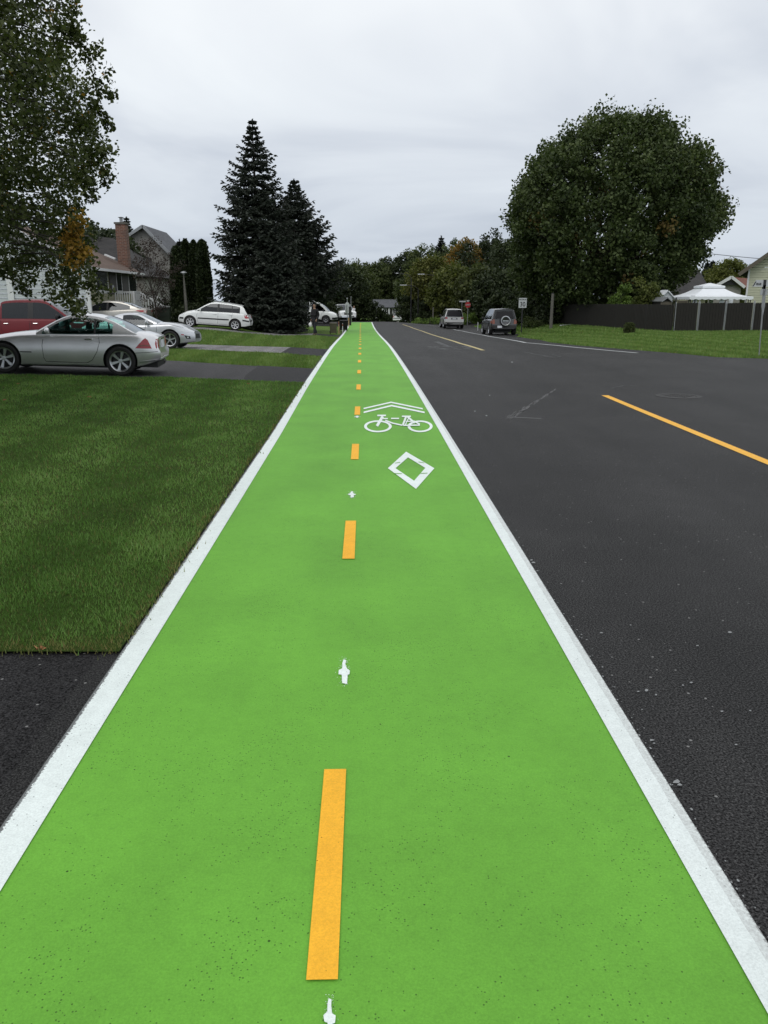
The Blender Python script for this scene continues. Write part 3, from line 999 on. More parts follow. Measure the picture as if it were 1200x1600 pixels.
blades('grass', lawn1, lambda y: 7600 if y < 5 else 3600 if y < 7 else 2200 if y < 10 else 1500 if y < 14 else 1100, lambda y: .024 + .0006 * y, lambda y: .0016 + .00046 * y, .012, M['blade'],
       'dark green mown lawn in the left foreground beside the green path', 1,
       dry=lambda x, y: np.clip(1.15 - (y - 3.55) / .17, 0, .9) + np.clip(.75 - (-(x + 1.19)) / (.07 + .08 * np.sin(y * 2.9) ** 2), 0, .85))
s1 = [(-1.24, B1[0][1] + .03)] + [(x, y + .03) for x, y in B1[1:]] + [(-13.5, 28.3), (-10, 28.4)] + [(x, y - .03) for x, y in A2[1:4][::-1]] + [(-1.27, A2[0][1] - .03)]
blades('grass', s1, lambda y: 650, lambda y: .075, lambda y: .014, -.03, M['blade_far'], 'strip of bright lawn between the two nearer left driveways', 2)
s2 = [(-1.3, B2[0][1] + .03)] + [(x, y + .03) for x, y in B2[1:4]] + [(-10.2, 37.1), (-14, 37.1), (-14, 45)] + [(x, y - .03) for x, y in A3[1:4][::-1]] + [(-1.4, A3[0][1] - .03)]
blades('grass', s2, lambda y: 280, lambda y: .1, lambda y: .024, -.03, M['blade_far'], 'strip of lawn between the pale driveway and the white hatchback', 3)
vr = [(x, y + .05) for x, y in edge_r[::-1]] + [(14, 22), (26, 24), (32, 48), (14, 62), (11.5, 80), (10.7, 80), (10.6, 70), (10.8, 56), (9.5, 50), (8.8, 40)]
blades('grass', vr, lambda y: 560 if y < 30 else 240 if y < 45 else 90, lambda y: .07 + .0006 * y, lambda y: .010 + .0005 * y, -.03, M['blade_far'], 'bright lawn verge between the road and the dark fence', 4)
# litter leaf on the driveway edge


# ------------------------------------------------------------------ vehicles
def interp(pts, x):
    if x <= pts[0][0]: return pts[0][1]
    for (a, va), (b, vb) in zip(pts[:-1], pts[1:]):
        if x <= b:
            t = (x - a) / (b - a)
            return va + (vb - va) * t
    return pts[-1][1]


def smoothcurve(pts):
    f = pchip(pts)
    return f


def boolean_cut(o, cutters):
    for c in cutters:
        m = o.modifiers.new('b', 'BOOLEAN'); m.operation = 'DIFFERENCE'; m.object = c; m.solver = 'EXACT'
        try: m.material_mode = 'TRANSFER'
        except Exception: pass
    dg = bpy.context.evaluated_depsgraph_get()
    me = bpy.data.meshes.new_from_object(o.evaluated_get(dg))
    o.modifiers.clear()
    o.data = me
    for c in cutters: bpy.data.objects.remove(c)


def make_wheel(r, w, rimr, spokes, mrim, style='star'):
    """returns hub mesh object (wheel) with tyre and rim children; outer face at -y"""
    mb = MB(); mb.lathe([(0, -.02), (rimr * .62, -.02), (rimr * .62, .0), (rimr * .97, .01), (rimr * .97, w * .45), (0, w * .45)], 24)
    hub = mb.build('wheel', M['darkmetal'])
    mb = MB()
    h = w / 2
    mb.lathe([(rimr, -h * .8), (rimr + .012, -h * .96), (r * .9, -h), (r * .975, -h * .86), (r, -h * .6), (r, -h * .2), (r * .992, -h * .18), (r, -h * .1), (r, h * .6), (r * .95, h), (rimr, h * .9), (rimr, -h * .8)], 36)
    mb.build('tyre', M['rubber'], hub, smooth=35)
    mb = MB()
    mb.lathe([(rimr * .86, -h * .62), (rimr * .93, -h * .86), (rimr + .004, -h * .93), (rimr + .004, -h * .8), (rimr * .9, -h * .5), (rimr * .86, -h * .62)], 36)
    mb.lathe([(0, -h * .72), (rimr * .2, -h * .7), (rimr * .24, -h * .5), (0, -h * .45)], 16)
    for k in range(spokes):
        a = 2 * math.pi * k / spokes + .3
        ca, sa = math.cos(a), math.sin(a)
        w0, w1 = (rimr * .10, rimr * .10) if style == 'star' else (rimr * .07, rimr * .125)
        pts = []
        for (rr, ww, yy) in ((rimr * .1, w0, -h * .68), (rimr * .55, w1 * .85, -h * .74), (rimr * .9, w1 * 1.15, -h * .8)):
            for s in (-1, 1):
                pts.append((rr * ca - s * ww * sa, yy, rr * sa + s * ww * ca))
        b = [(p[0] * .98, p[1] + .035, p[2] * .98) for p in pts]
        mb.add(pts + b, [(0, 1, 3, 2), (2, 3, 5, 4), (6, 8, 9, 7), (8, 10, 11, 9), (0, 2, 8, 6), (2, 4, 10, 8), (1, 7, 9, 3), (3, 9, 11, 5), (4, 5, 11, 10), (0, 6, 7, 1)])
    mb.build('rim', mrim, hub, smooth=30)
    return hub


def make_car(sp):
    """vehicle pointing along +X, wheels on z=0"""
    root = empty(sp['name'], (0, 0, 0))
    X0, X1 = sp['x0'], sp['x1']; W = sp['W'] / 2
    zt = pchip(sp['top']); zs = pchip(sp['shoulder']); zb = pchip(sp['bottom'])
    rp = sp.get('rear', [(0, 0), (1, 0)]); fp = sp.get('front', [(0, 0), (1, 0)])
    n = 58
    xs = []
    for i in range(n + 1):
        t = i / n
        xs.append(X0 + (X1 - X0) * (t * .45 + .55 * (1 - math.cos(math.pi * t)) / 2))
    rr, fr = sp.get('rr', .42), sp.get('fr', .55)     # plan rounding lengths
    rk, fk_ = sp.get('rk', .84), sp.get('fk', .78)

    def hw(x):
        k = 1
        if x < X0 + rr:
            t = (X0 + rr - x) / rr; k = rk + (1 - rk) * (1 - t ** 2.6) if t < 1 else rk
        if x > X1 - fr:
            t = (x - X1 + fr) / fr; k = fk_ + (1 - fk_) * (1 - t ** 2.4)
        return W * k * (1 - sp.get('tuck', .0) * max(0, (x - .2)) / X1)
    rows = []
    for x in xs:
        w_ = hw(x); b = zb(x); s = zs(x); t = max(zt(x), s + .004)
        H = s - b
        pr = [(0, b), (w_ * .80, b), (w_ * .955, b + .025), (w_ * .985, b + .12 * H / .6), (w_, b + .42 * H), (w_ * .997, b + .62 * H), (w_ * .985, b + .74 * H),
              (w_ * .970, s - .09), (w_ * .95, s - .035), (w_ * .915, s - .004), (w_ * .83, s + .45 * (t - s)), (w_ * .5, s + .88 * (t - s)), (0, t)]
        sec = []
        for (y, z) in pr:
            dxr = interp(rp, z) * (1 - ss(x, X0, X0 + .55)) if x < X0 + .55 else 0
            dxf = interp(fp, z) * ss(x, X1 - .6, X1) if x > X1 - .6 else 0
            sec.append((x + dxr - dxf, y, z))
        rows.append(sec)
    m = len(rows[0])
    mb = MB()
    ring = []
    for sec in rows:
        full = sec + [(a, -b, c) for a, b, c in sec[1:-1][::-1]]
        ring.append(full)
    k = len(ring[0])
    vs = [v for r in ring for v in r]
    fs = [(i * k + j, i * k + (j + 1) % k, (i + 1) * k + (j + 1) % k, (i + 1) * k + j) for i in range(n) for j in range(k)]
    fs.append(tuple(range(k))); fs.append(tuple(n * k + j for j in range(k))[::-1])
    mb.add(vs, fs)
    body = mb.build('body', [M[sp['paint']], M['black']], root)
    wr = sp['wr']; ax = (sp['xa'], sp['xf'])
    cut = []
    for a in ax:
        for s in (-1, 1):
            c = MB(); c.mi = 0
            rad = wr + sp.get('gap', .055)
            c.lathe([(0, -.17), (rad, -.17), (rad, .17), (0, .17)], 32, 'y', (a, s * (W - .07), wr + .01))
            co = c.build('cut', [M['black']]); cut.append(co)
    boolean_cut(body, cut)
    body.data.shade_smooth(); body.data.set_sharp_from_angle(angle=R(32))
    # unboolean'd bvh for projecting lamps and trim
    bv = bmesh.new(); bv.from_mesh(body.data); bvh = BVHTree.FromBMesh(bv); bv.free()

    # greenhouse
    gh = sp['gh']; roof = pchip(gh['roof']); ga, gb = gh['roof'][0][0], gh['roof'][-1][0]
    keys = sorted(set([ga, gb, gh['wr_top'], gh['ws_top']] + [v for p in gh['pillars'] for v in p[:2]] + [gh['side'][0], gh['side'][1]]))
    st = []
    for a, b in zip(keys[:-1], keys[1:]):
        q = max(1, int((b - a) / .09))
        st += [a + (b - a) * i / q for i in range(q)]
    st.append(keys[-1])
    Zr = max(p[1] for p in gh['roof']); wrf = gh['wroof'] / 2; fr_h = gh.get('frame', .065)
    belt = lambda x: zs(x) - .012
    def gy_(x, z):
        wb = hw(x) * .93
        b = belt(x)
        t = min(max((z - b) / (Zr - b), 0), 1)
        return wb + (min(wrf, wb) - wb) * (t ** 1.25)
    rows = []
    for x in st:
        h = max(roof(x), belt(x) + .01); b = belt(x) - .02
        hh = h - belt(x)
        zf = max(belt(x) + .012, h - fr_h - .02)
        zz = [b, belt(x) + .012 if hh > .1 else min(belt(x) + .012, h - .003)]
        zf = max(zf, zz[1] + .0015)
        if zf > h - .004: zf = h - .0035; zz[1] = min(zz[1], zf - .001)
        for t in (.33, .66): zz.append(zz[1] + (zf - zz[1]) * t)
        zz.append(zf)
        ze = max(zf + .001, h - min(.02, hh * .3)); zz.append(ze)
        sec = [(x, gy_(x, z), z) for z in zz]
        ye = gy_(x, ze)
        cr = gh.get('crown', .03) * min(1, hh / .3)
        sec += [(x, ye - .035, h - cr * .25 - .004), (x, ye * .75, h + 0), (x, ye * .4, h + cr * .6), (x, 0, h + cr)]
        # plan curvature of screens
        curv = gh.get('curve', .10)
        out = []
        for (xx, y, z) in sec:
            c = (1 - (y / max(ye, .1)) ** 2) * curv * (1 if True else 0)
            if x >= gh['ws_top']: xx2 = xx + max(c, 0) * ss(x, gh['ws_top'], gb) ** .7
            elif x <= gh['wr_top']: xx2 = xx - max(c, 0) * .6 * ss(-x, -gh['wr_top'], -ga) ** .7
            else: xx2 = xx
            out.append((xx2, y, z))
        rows.append(out)
    parts = {k_: MB() for k_ in ('roof', 'pl', 'pr', 'windscreen', 'rear_window', 'sl', 'sr')}
    names = {}
    for i in range(len(st) - 1):
        xm = (st[i] + st[i + 1]) / 2
        for j in range(len(rows[0]) - 1):
            for s in (1, -1):
                q = [rows[i][j], rows[i + 1][j], rows[i + 1][j + 1], rows[i][j + 1]]
                q = [(a, b * s, c) for a, b, c in q]
                if s == 1: q = q[::-1]
                side = j in (1, 2, 3)
                mat = None
                if side and gh['side'][0] < xm < gh['side'][1]:
                    key = 'sl' if s == 1 else 'sr'
                    for (pa, pb, kind) in gh['pillars']:
                        if pa <= xm <= pb: key = 'roof' if kind == 'paint' else ('pl' if s == 1 else 'pr')
                elif j >= 6 or (j == 5 and False):
                    if xm > gh['ws_top']: key = 'windscreen'
                    elif xm < gh['wr_top']: key = 'rear_window'
                    else: key = 'roof'
                else: key = 'roof'
                parts[key].add(q, [(0, 1, 2, 3)])
    # rear end cap
    for rowi, flip in ((0, 1), (len(st) - 1, -1)):
        rw = rows[rowi]
        full = rw + [(a, -b, c) for a, b, c in rw[:-1][::-1]]
        if max(v[2] for v in full) - min(v[2] for v in full) > .06:
            parts['roof'].add(full[::flip], [tuple(range(len(full)))])
    roofm = M[sp.get('roofpaint', sp['paint'])]
    parts['roof'].build('roof', roofm, root, smooth=38)
    for k_ in ('pl', 'pr'):
        for (pa, pb, kind) in gh['pillars']:
            mbw = MB()
            for f in parts[k_].f:
                c = sum(parts[k_].v[i][0] for i in f) / 4
                if pa - .03 < c < pb + .03: mbw.add([parts[k_].v[i] for i in f], [(0, 1, 2, 3)])
            if mbw.v: mbw.build('pillar', M['black'], root, smooth=1)
    gm = M[sp.get('glass', 'glass')]
    if parts['windscreen'].v: parts['windscreen'].build('windscreen', M[sp.get('wsglass', 'glass')], root, smooth=50)
    if parts['rear_window'].v: parts['rear_window'].build('rear_window', gm, root, smooth=50)
    for k_ in ('sl', 'sr'):
        # split per window between pillars
        pm = parts[k_]
        ps_ = sorted(gh['pillars'])
        bounds = [gh['side'][0]] + [v for p in ps_ for v in p[:2]] + [gh['side'][1]]
        for a, b in zip(bounds[::2], bounds[1::2]):
            mbw = MB()
            for f in pm.f:
                c = sum(pm.v[i][0] for i in f) / 4
                if a < c < b: mbw.add([pm.v[i] for i in f], [(0, 1, 2, 3)])
            if mbw.v: mbw.build('side_window', gm, root, smooth=50)
    # interior
    mb = MB()
    xb0, xb1 = ga + .12, gb - .1
    zi = min(belt(xb0), belt(xb1))
    for i in range(10):
        a, b = xb0 + (xb1 - xb0) * i / 10, xb0 + (xb1 - xb0) * (i + 1) / 10
        ya, yb = hw(a) * .86, hw(b) * .86
        za = max(zt(a), zs(a)) + .012; zc = max(zt(b), zs(b)) + .012
        mb.add([(a, -ya, za), (b, -yb, zc), (b, yb, zc), (a, ya, za)], [(0, 1, 2, 3)])
    mb.build('cabin_floor', M['dark_int'], root, fix=False)
    for sxp in sp.get('seats', []):
        for s in (-1, 1):
            mb = MB(); zc = max(zt(sxp), zs(sxp)) + .0
            top = roof(sxp) - .16
            M1 = Matrix.Translation((sxp, s * W * .42, 0)) @ Matrix.Shear('XY', 4, (0, 0))
            mb.slab([(sxp, s * W * .42 - .22, zc), (sxp, s * W * .42 + .22, zc), (sxp - .06, s * W * .42 + .20, top - .17), (sxp - .06, s * W * .42 - .20, top - .17)], .12)
            mb.slab([(sxp - .05, s * W * .42 - .12, top - .14), (sxp - .05, s * W * .42 + .12, top - .14), (sxp - .07, s * W * .42 + .10, top), (sxp - .07, s * W * .42 - .10, top)], .09)
            mb.build('seat', M['seat'], root)

    def proj(name, poly, axis, mat, off=.006, th=.014, parent=None, both=False, label=None):
        """poly in (x,z) for axis '-y'/'+y', (y,z) for '-x'/'+x', (x,y) for '+z'"""
        res = []
        for sgn in ((1, -1) if both else (1,)):
            bm_ = bmesh.new()
            if axis in ('-y', '+y'):
                s = -1 if axis == '-y' else 1
                s *= sgn
                vs = [bm_.verts.new((p[0], 0, p[1])) for p in poly]
                d = Vector((0, -s, 0)); o = Vector((0, s * 3, 0))
            elif axis in ('-x', '+x'):
                s = -1 if axis == '-x' else 1
                vs = [bm_.verts.new((0, p[0] * sgn, p[1])) for p in poly]
                d = Vector((-s, 0, 0)); o = Vector((s * 6, 0, 0))
            else:
                vs = [bm_.verts.new((p[0], p[1] * sgn, 0)) for p in poly]
                d = Vector((0, 0, -1)); o = Vector((0, 0, 4))
            f = bm_.faces.new(vs)
            bmesh.ops.triangulate(bm_, faces=[f])
            for ax_ in (0, 1, 2):
                cs = [v.co[ax_] for v in bm_.verts]
                a, b = min(cs), max(cs)
                if b - a < 1e-6: continue
                q = max(1, int((b - a) / .07))
                for i in range(1, q):
                    no_ = [0, 0, 0]; no_[ax_] = 1; co_ = [0, 0, 0]; co_[ax_] = a + (b - a) * i / q
                    bmesh.ops.bisect_plane(bm_, geom=bm_.verts[:] + bm_.edges[:] + bm_.faces[:], plane_co=co_, plane_no=no_)
            last = None
            for v in bm_.verts:
                hit = bvh.ray_cast(v.co + o, d)
                if hit[0] is None:
                    hit = bvh.find_nearest(v.co + o * .3) if last is None else (last, d * -1)
                last = hit[0]
                nrm = hit[1] if hit[1].dot(d) < 0 else -hit[1]
                v.co = hit[0] + (nrm * .3 - d * .7).normalized() * off
            g_ = bm_.faces[:]
            bmesh.ops.recalc_face_normals(bm_, faces=g_)
            nn = sum((f.normal * f.calc_area() for f in bm_.faces), Vector())
            if nn.dot(d) > 0: bmesh.ops.reverse_faces(bm_, faces=bm_.faces[:])
            r_ = bmesh.ops.extrude_face_region(bm_, geom=bm_.faces[:])
            for e in r_['geom']:
                if isinstance(e, bmesh.types.BMVert): e.co += d * -0.0
            # push the original (back) faces into the body
            ext = set(e for e in r_['geom'] if isinstance(e, bmesh.types.BMVert))
            for v in bm_.verts:
                if v not in ext: v.co += d * (th + off)
            bmesh.ops.recalc_face_normals(bm_, faces=bm_.faces[:])
            me = bpy.data.meshes.new(name); bm_.to_mesh(me); bm_.free(); me.materials.append(M[mat])
            me.shade_smooth(); me.set_sharp_from_angle(angle=R(40))
            ob = link(name, me, parent or root)
            if label: ob['label'] = label
            res.append(ob)
        return res

    def line(name, pts, axis, wd, mat='black', both=False, off=.003):
        """thin seam following pts (x,z)"""
        for sgn in ((1, -1) if both else (1,)):
            mbs = MB()
            s = (-1 if axis[0] == '-' else 1) * sgn
            prev = []
            q = []
            for a, b in zip(pts[:-1], pts[1:]):
                nseg = max(1, int(math.dist(a, b) / .08))
                q += [(a[0] + (b[0] - a[0]) * i / nseg, a[1] + (b[1] - a[1]) * i / nseg) for i in range(nseg)]
            q.append(pts[-1])
            out = []
            for (u, z_) in q:
                if axis[1] == 'y': o = Vector((u, s * 3, z_)); d = Vector((0, -s, 0))
                else: o = Vector((s * 6, u, z_)); d = Vector((-s, 0, 0))
                hit = bvh.ray_cast(o, d)
                if hit[0] is not None: out.append(hit[0] - d * (off - wd * .5))
            if len(out) > 1:
                mbs.tube(out, wd, 5); mbs.build(name, M[mat], root)

    # wheels
    hub = make_wheel(wr, sp.get('tw', .2), sp.get('rim', wr * .66), sp.get('spokes', 6), M[sp.get('rimmat', 'alloy')], sp.get('style', 'star'))
    first = True
    for a in ax:
        for s in (-1, 1):
            h = hub if first else copy_tree(hub); first = False
            h.parent = root
            h.location = (a, s * (W - .11), wr)
            h.rotation_euler = (0, random.uniform(0, 1), 0) if s < 0 else (0, random.uniform(0, 1), math.pi)
            if s > 0: h.rotation_euler = (0, 0, math.pi)
    # underside shadow tray / chassis
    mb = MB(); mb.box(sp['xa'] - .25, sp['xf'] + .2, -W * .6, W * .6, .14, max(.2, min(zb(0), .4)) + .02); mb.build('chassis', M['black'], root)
    # mirrors
    mx_ = gh['mirror']
    for s in (-1, 1):
        mb = MB()
        zc = belt(mx_) + .09; yb_ = hw(mx_) * .95
        sz = sp.get('mirror', .085)
        prof = []
        for i in range(7):
            t = i / 6; rad = math.sin(math.pi * (.12 + .76 * t))
            prof.append((mx_ + .02, s * (yb_ + .03 + .17 * t), zc, rad))
        ringv = []
        for (x_, y_, z_, rd) in prof:
            for kk in range(8):
                a = 2 * math.pi * kk / 8
                ringv.append((x_ + .055 * rd * math.cos(a), y_, z_ + sz * rd * math.sin(a)))
        fs_ = [(i * 8 + kk, i * 8 + (kk + 1) % 8, (i + 1) * 8 + (kk + 1) % 8, (i + 1) * 8 + kk) for i in range(6) for kk in range(8)]
        fs_ += [tuple(range(8)), tuple(48 + kk for kk in range(8))]
        mb.add(ringv, fs_)
        mb.tube([(mx_ + .01, s * (yb_ - .06), zc - .07), (mx_ + .02, s * (yb_ + .06), zc - .03)], .025, 6)
        mb.build('wing_mirror', M[sp.get('mirrorpaint', sp['paint'])], root, smooth=50)
    return root, proj, line, dict(hw=hw, zs=zs, zt=zt, zb=zb, roof=roof, W=W)


def handle(root, x, y, z, mat='chrome', l=.17):
    mb = MB(); s = 1 if y > 0 else -1
    mb.tube([(x - l / 2, y - s * .01, z), (x - l / 2 + .02, y + s * .028, z + .004), (x + l / 2 - .02, y + s * .028, z + .004), (x + l / 2, y - s * .01, z)], .015, 6)
    return mb.build('door_handle', M[mat], root, smooth=50)


def place(root, x, y, heading, label, cat, group=None, z=None, pitch=0):
    # sit the car on the terrain under its wheels
    c, s = math.cos(heading), math.sin(heading)
    zf = gz(x + 1.2 * c, y + 1.2 * s); zr = gz(x - 1.2 * c, y - 1.2 * s)
    zl = gz(x - .8 * s, y + .8 * c); zq = gz(x + .8 * s, y - .8 * c)
    root.location = (x, y, (zf + zr) / 2 + .006 if z is None else z)
    root.rotation_euler = (math.atan2(zl - zq, 1.6), -math.atan2(zf - zr, 2.4), heading)
    tag(root, label, cat, group)


# --- silver hardtop roadster -------------------------------------------------
c1, pj, ln, g_ = make_car(dict(name='hardtop_roadster', x0=-2.03, x1=1.97, W=1.715, paint='silver', wr=.315, tw=.225, rim=.222, xa=-1.2, xf=1.2, spokes=6, style='flare', gap=.045,
    top=[(-2.03, .84), (-1.9, .90), (-1.6, .945), (-1.3, .93), (0, .90), (.5, .90), (.9, .865), (1.4, .78), (1.75, .68), (1.97, .58)],
    shoulder=[(-2.03, .80), (-1.85, .855), (-1.5, .895), (-1.1, .885), (-.5, .86), (.4, .835), (.8, .815), (1.3, .735), (1.7, .62), (1.97, .53)],
    bottom=[(-2.03, .34), (-1.8, .25), (-1.5, .19), (1.4, .17), (1.8, .2), (1.97, .25)],
    rear=[(0, .06), (.3, .03), (.42, 0), (.56, 0), (.585, .05), (.75, .07), (.86, .06), (.95, .10)], front=[(0, .1), (.3, .02), (.5, 0), (.6, .06), (.7, .14)],
    rr=.5, fr=.8, rk=.80, fk=.66,
    gh=dict(roof=[(-1.55, .90), (-1.3, 1.03), (-1.0, 1.175), (-.75, 1.245), (-.45, 1.27), (-.2, 1.255), (.0, 1.19), (.25, 1.05), (.52, .88)], wr_top=-.86, ws_top=-.17, side=(-1.05, .40),
            pillars=[(-.70, -.66, 'black')], wroof=1.12, mirror=.24, frame=.05, curve=.12, crown=.02), glass='glass_teal', wsglass='glass', seats=[-.38], mirror=.07))
ln('door_seam', [(.36, .83), (.40, .6), (.38, .35), (.34, .27), (-.5, .26), (-.62, .33), (-.72, .5), (-.78, .7), (-.76, .86)], '-y', .006, both=True)
ln('bumper_seam', [(-1.52, .50), (-1.8, .52), (-1.98, .54)], '-y', .006, both=True)
pj('sill_trim', [(-.82, .20), (.82, .20), (.82, .225), (-.82, .235)], '-y', 'alloy', both=True)
pj('tail_light', [(-1.86, .60), (-1.52, .60), (-1.58, .66), (-1.68, .78), (-1.73, .82), (-1.78, .78)], '-y', 'tail', both=True)
pj('tail_light', [(.50, .60), (.72, .60), (.71, .70), (.66, .80), (.55, .80)], '-x', 'tail', both=True)
pj('lens_strip', [(-1.83, .655), (-1.60, .655), (-1.62, .675), (-1.82, .675)], '-y', 'amber', both=True, off=.012)
pj('number_plate', [(-.22, .60), (.22, .60), (.22, .76), (-.22, .76)], '-x', 'plate', off=.012)
pj('trunk_trim', [(-.26, .78), (.26, .78), (.26, .81), (-.26, .81)], '-x', 'chrome', off=.02)
pj('bumper_trim', [(-1.98, .335), (-1.52, .285), (-1.52, .31), (-1.98, .37)], '-y', 'alloy', both=True, off=.01)
pj('bumper_trim', [(-.62, .36), (.62, .36), (.62, .385), (-.62, .385)], '-x', 'alloy', off=.02)
pj('side_marker', [(.62, .45), (.85, .45), (.85, .47), (.62, .47)], '-y', 'black', both=True)
pj('headlight', [(1.62, .60), (1.78, .56), (1.86, .50), (1.76, .48), (1.62, .52)], '-y', 'lens', both=True)
mb = MB(); mb.tube([(-1.98, -.46, .245), (-1.80, -.46, .25)], .035, 10); mb.tube([(-1.98, -.56, .245), (-1.80, -.56, .25)], .035, 10); mb.build('exhaust_tip', M['chrome'], c1)
mb = MB(); mb.box(-1.95, -1.4, -.6, .6, .18, .30); mb.build('rear_valance', M['black'], c1)
handle(c1, -.56, -.845, .76); handle(c1, -.56, .845, .76)
mb = MB(); mb.tube([(-1.50, -.60, .86), (-1.50, -.60, .90)], .013, 6); mb.tube([(-1.50, -.60, .89), (-1.56, -.60, 1.14)], .0045, 5); mb.build('aerial', M['black'], c1)
mb = MB(); mb.lathe([(.0, -.012), (.17, -.012), (.18, 0), (.17, .012), (.15, .012), (.15, -.01)], 20, 'x', (-.02, .33, .93)); mb.build('steering_wheel', M['black'], c1)
hd1 = R(180 + 6)
p0 = at(190, 587.5)
q_ = Matrix.Rotation(hd1, 2) @ Vector((-1.2, .80))
place(c1, p0.x - q_.x, p0.y - q_.y, hd1, 'silver hardtop roadster parked nearest on the left driveway, tail towards the path', 'car')

# --- second silver roadster, facing right ------------------------------------
c2, pj, ln, g_ = make_car(dict(name='roadster', x0=-1.98, x1=2.0, W=1.72, paint='silver2', wr=.31, tw=.21, rim=.215, xa=-1.165, xf=1.165, spokes=5, gap=.05,
    top=[(-1.98, .80), (-1.7, .90), (-1.2, .93), (0, .90), (.6, .93), (1.0, .91), (1.5, .83), (1.85, .70), (2.0, .60)],
    shoulder=[(-1.98, .74), (-1.5, .86), (-1.1, .89), (-.4, .84), (.4, .83), (.75, .84), (1.2, .86), (1.55, .76), (1.85, .62), (2.0, .54)],
    bottom=[(-1.98, .32), (-1.5, .19), (1.4, .17), (2.0, .22)], front=[(0, .12), (.3, .0), (.45, 0), (.6, .06), (.7, .12)], rear=[(0, .05), (.5, 0), (.9, .1)],
    rr=.5, fr=.85, rk=.8, fk=.62,
    gh=dict(roof=[(-1.15, .91), (-.95, 1.04), (-.6, 1.2), (-.25, 1.24), (.02, 1.22), (.2, 1.15), (.5, 1.0), (.74, .90)], wr_top=-.7, ws_top=.06, side=(-.45, .62), pillars=[], wroof=1.06, mirror=.4, frame=.05, crown=.02), seats=[-.2]))
pj('headlight', [(1.45, .70), (1.72, .66), (1.88, .58), (1.74, .56), (1.52, .60)], '-y', 'lens', both=True)
pj('fog_surround', [(1.66, .46), (1.84, .42), (1.86, .33), (1.72, .34)], '-y', 'black', both=True)
pj('fog_lamp', [(1.74, .41), (1.80, .41), (1.80, .36), (1.75, .36)], '-y', 'lens', both=True, off=.014)
pj('side_marker', [(1.56, .50), (1.66, .49), (1.65, .455), (1.57, .465)], '-y', 'tail', both=True)
pj('grille', [(-.45, .34), (.45, .34), (.4, .50), (-.4, .50)], '+x', 'black')
ln('door_seam', [(.72, .82), (.74, .5), (.66, .28), (-.4, .26), (-.5, .5), (-.46, .83)], '-y', .006, both=True)
ln('bonnet_seam', [(1.62, .72), (1.2, .83), (.8, .84)], '-y', .006, both=True)
handle(c2, -.3, -.85, .74, 'silver2')
p0 = at(266, 545.5)
place(c2, p0.x - 1.165, p0.y + .86, R(0), 'pale silver roadster half hidden behind the hardtop, bonnet towards the path', 'car')

# --- white hatchback, facing left ---------------------------------------------
c3, pj, ln, g_ = make_car(dict(name='hatchback', x0=-2.06, x1=1.95, W=1.70, paint='carwhite', wr=.30, tw=.19, rim=.205, rimmat='alloy_white', xa=-1.25, xf=1.25, spokes=6, gap=.05, style='flare',
    top=[(-2.06, .86), (-1.95, .96), (-1.0, 1.0), (.5, .99), (.95, .97), (1.3, .90), (1.7, .80), (1.95, .66)],
    shoulder=[(-2.06, .82), (-1.8, .93), (-1.2, .95), (.3, .92), (.95, .90), (1.4, .80), (1.75, .68), (1.95, .58)],
    bottom=[(-2.06, .30), (-1.7, .22), (1.4, .2), (1.95, .24)], rear=[(0, .05), (.35, 0), (.55, .0), (.62, .05), (.95, .12)], front=[(0, .08), (.4, 0), (.6, .04), (.8, .16)],
    rr=.4, fr=.75, rk=.84, fk=.68,
    gh=dict(roof=[(-1.90, .93), (-1.82, 1.05), (-1.70, 1.26), (-1.60, 1.335), (-1.2, 1.40), (-.6, 1.445), (-.2, 1.45), (.1, 1.42), (.4, 1.29), (.7, 1.10), (.98, .92)], wr_top=-1.62, ws_top=.14, side=(-1.50, .86),
            pillars=[(-.36, -.24, 'black'), (-1.08, -1.04, 'black')], wroof=1.16, mirror=.66, frame=.055, curve=.13, crown=.03), glass='glass_dark', wsglass='glass'))
pj('side_moulding', [(-.9, .52), (.82, .50), (.82, .565), (-.9, .59)], '-y', 'black', both=True)
pj('bumper_strip', [(-2.03, .50), (-1.66, .54), (-1.66, .62), (-2.03, .58)], '-y', 'black', both=True)
pj('bumper_strip', [(-.66, .50), (.66, .50), (.66, .58), (-.66, .58)], '-x', 'black')
pj('bumper_strip', [(1.62, .42), (1.9, .42), (1.9, .52), (1.62, .52)], '-y', 'black', both=True)
pj('tail_light', [(-1.98, .70), (-1.84, .68), (-1.78, .72), (-1.74, .88), (-1.92, .87)], '-y', 'tail', both=True)
pj('tail_light', [(.5, .70), (.70, .70), (.70, .88), (.58, .88)], '-x', 'tail', both=True)
pj('headlight', [(1.55, .72), (1.80, .66), (1.86, .58), (1.62, .62)], '-y', 'lens', both=True)
pj('number_plate', [(-.25, .66), (.25, .66), (.25, .80), (-.25, .80)], '-x', 'plate', off=.012)
ln('door_seam', [(.84, .90), (.88, .62), (.80, .28), (-.28, .27), (-.30, .92)], '-y', .005, both=True)
ln('door_seam', [(-.34, .27), (-.95, .30), (-1.02, .62), (-1.1, .90)], '-y', .005, both=True)
handle(c3, -.12, -.835, .82, 'carwhite'); handle(c3, -1.0, -.835, .84, 'carwhite')
handle(c3, -.12, .835, .82, 'carwhite'); handle(c3, -1.0, .835, .84, 'carwhite')
pA, pB = at(296.5, 511.5), at(366, 516.2)
ang = math.atan2(pA.y - pB.y, pA.x - pB.x)
mid = (pA + pB) / 2
hd3 = R(180) + R(1)
place(c3, mid.x - math.sin(hd3) * 0, mid.y + .85, hd3, 'white hatchback with black side strips parked before the spruces', 'car')

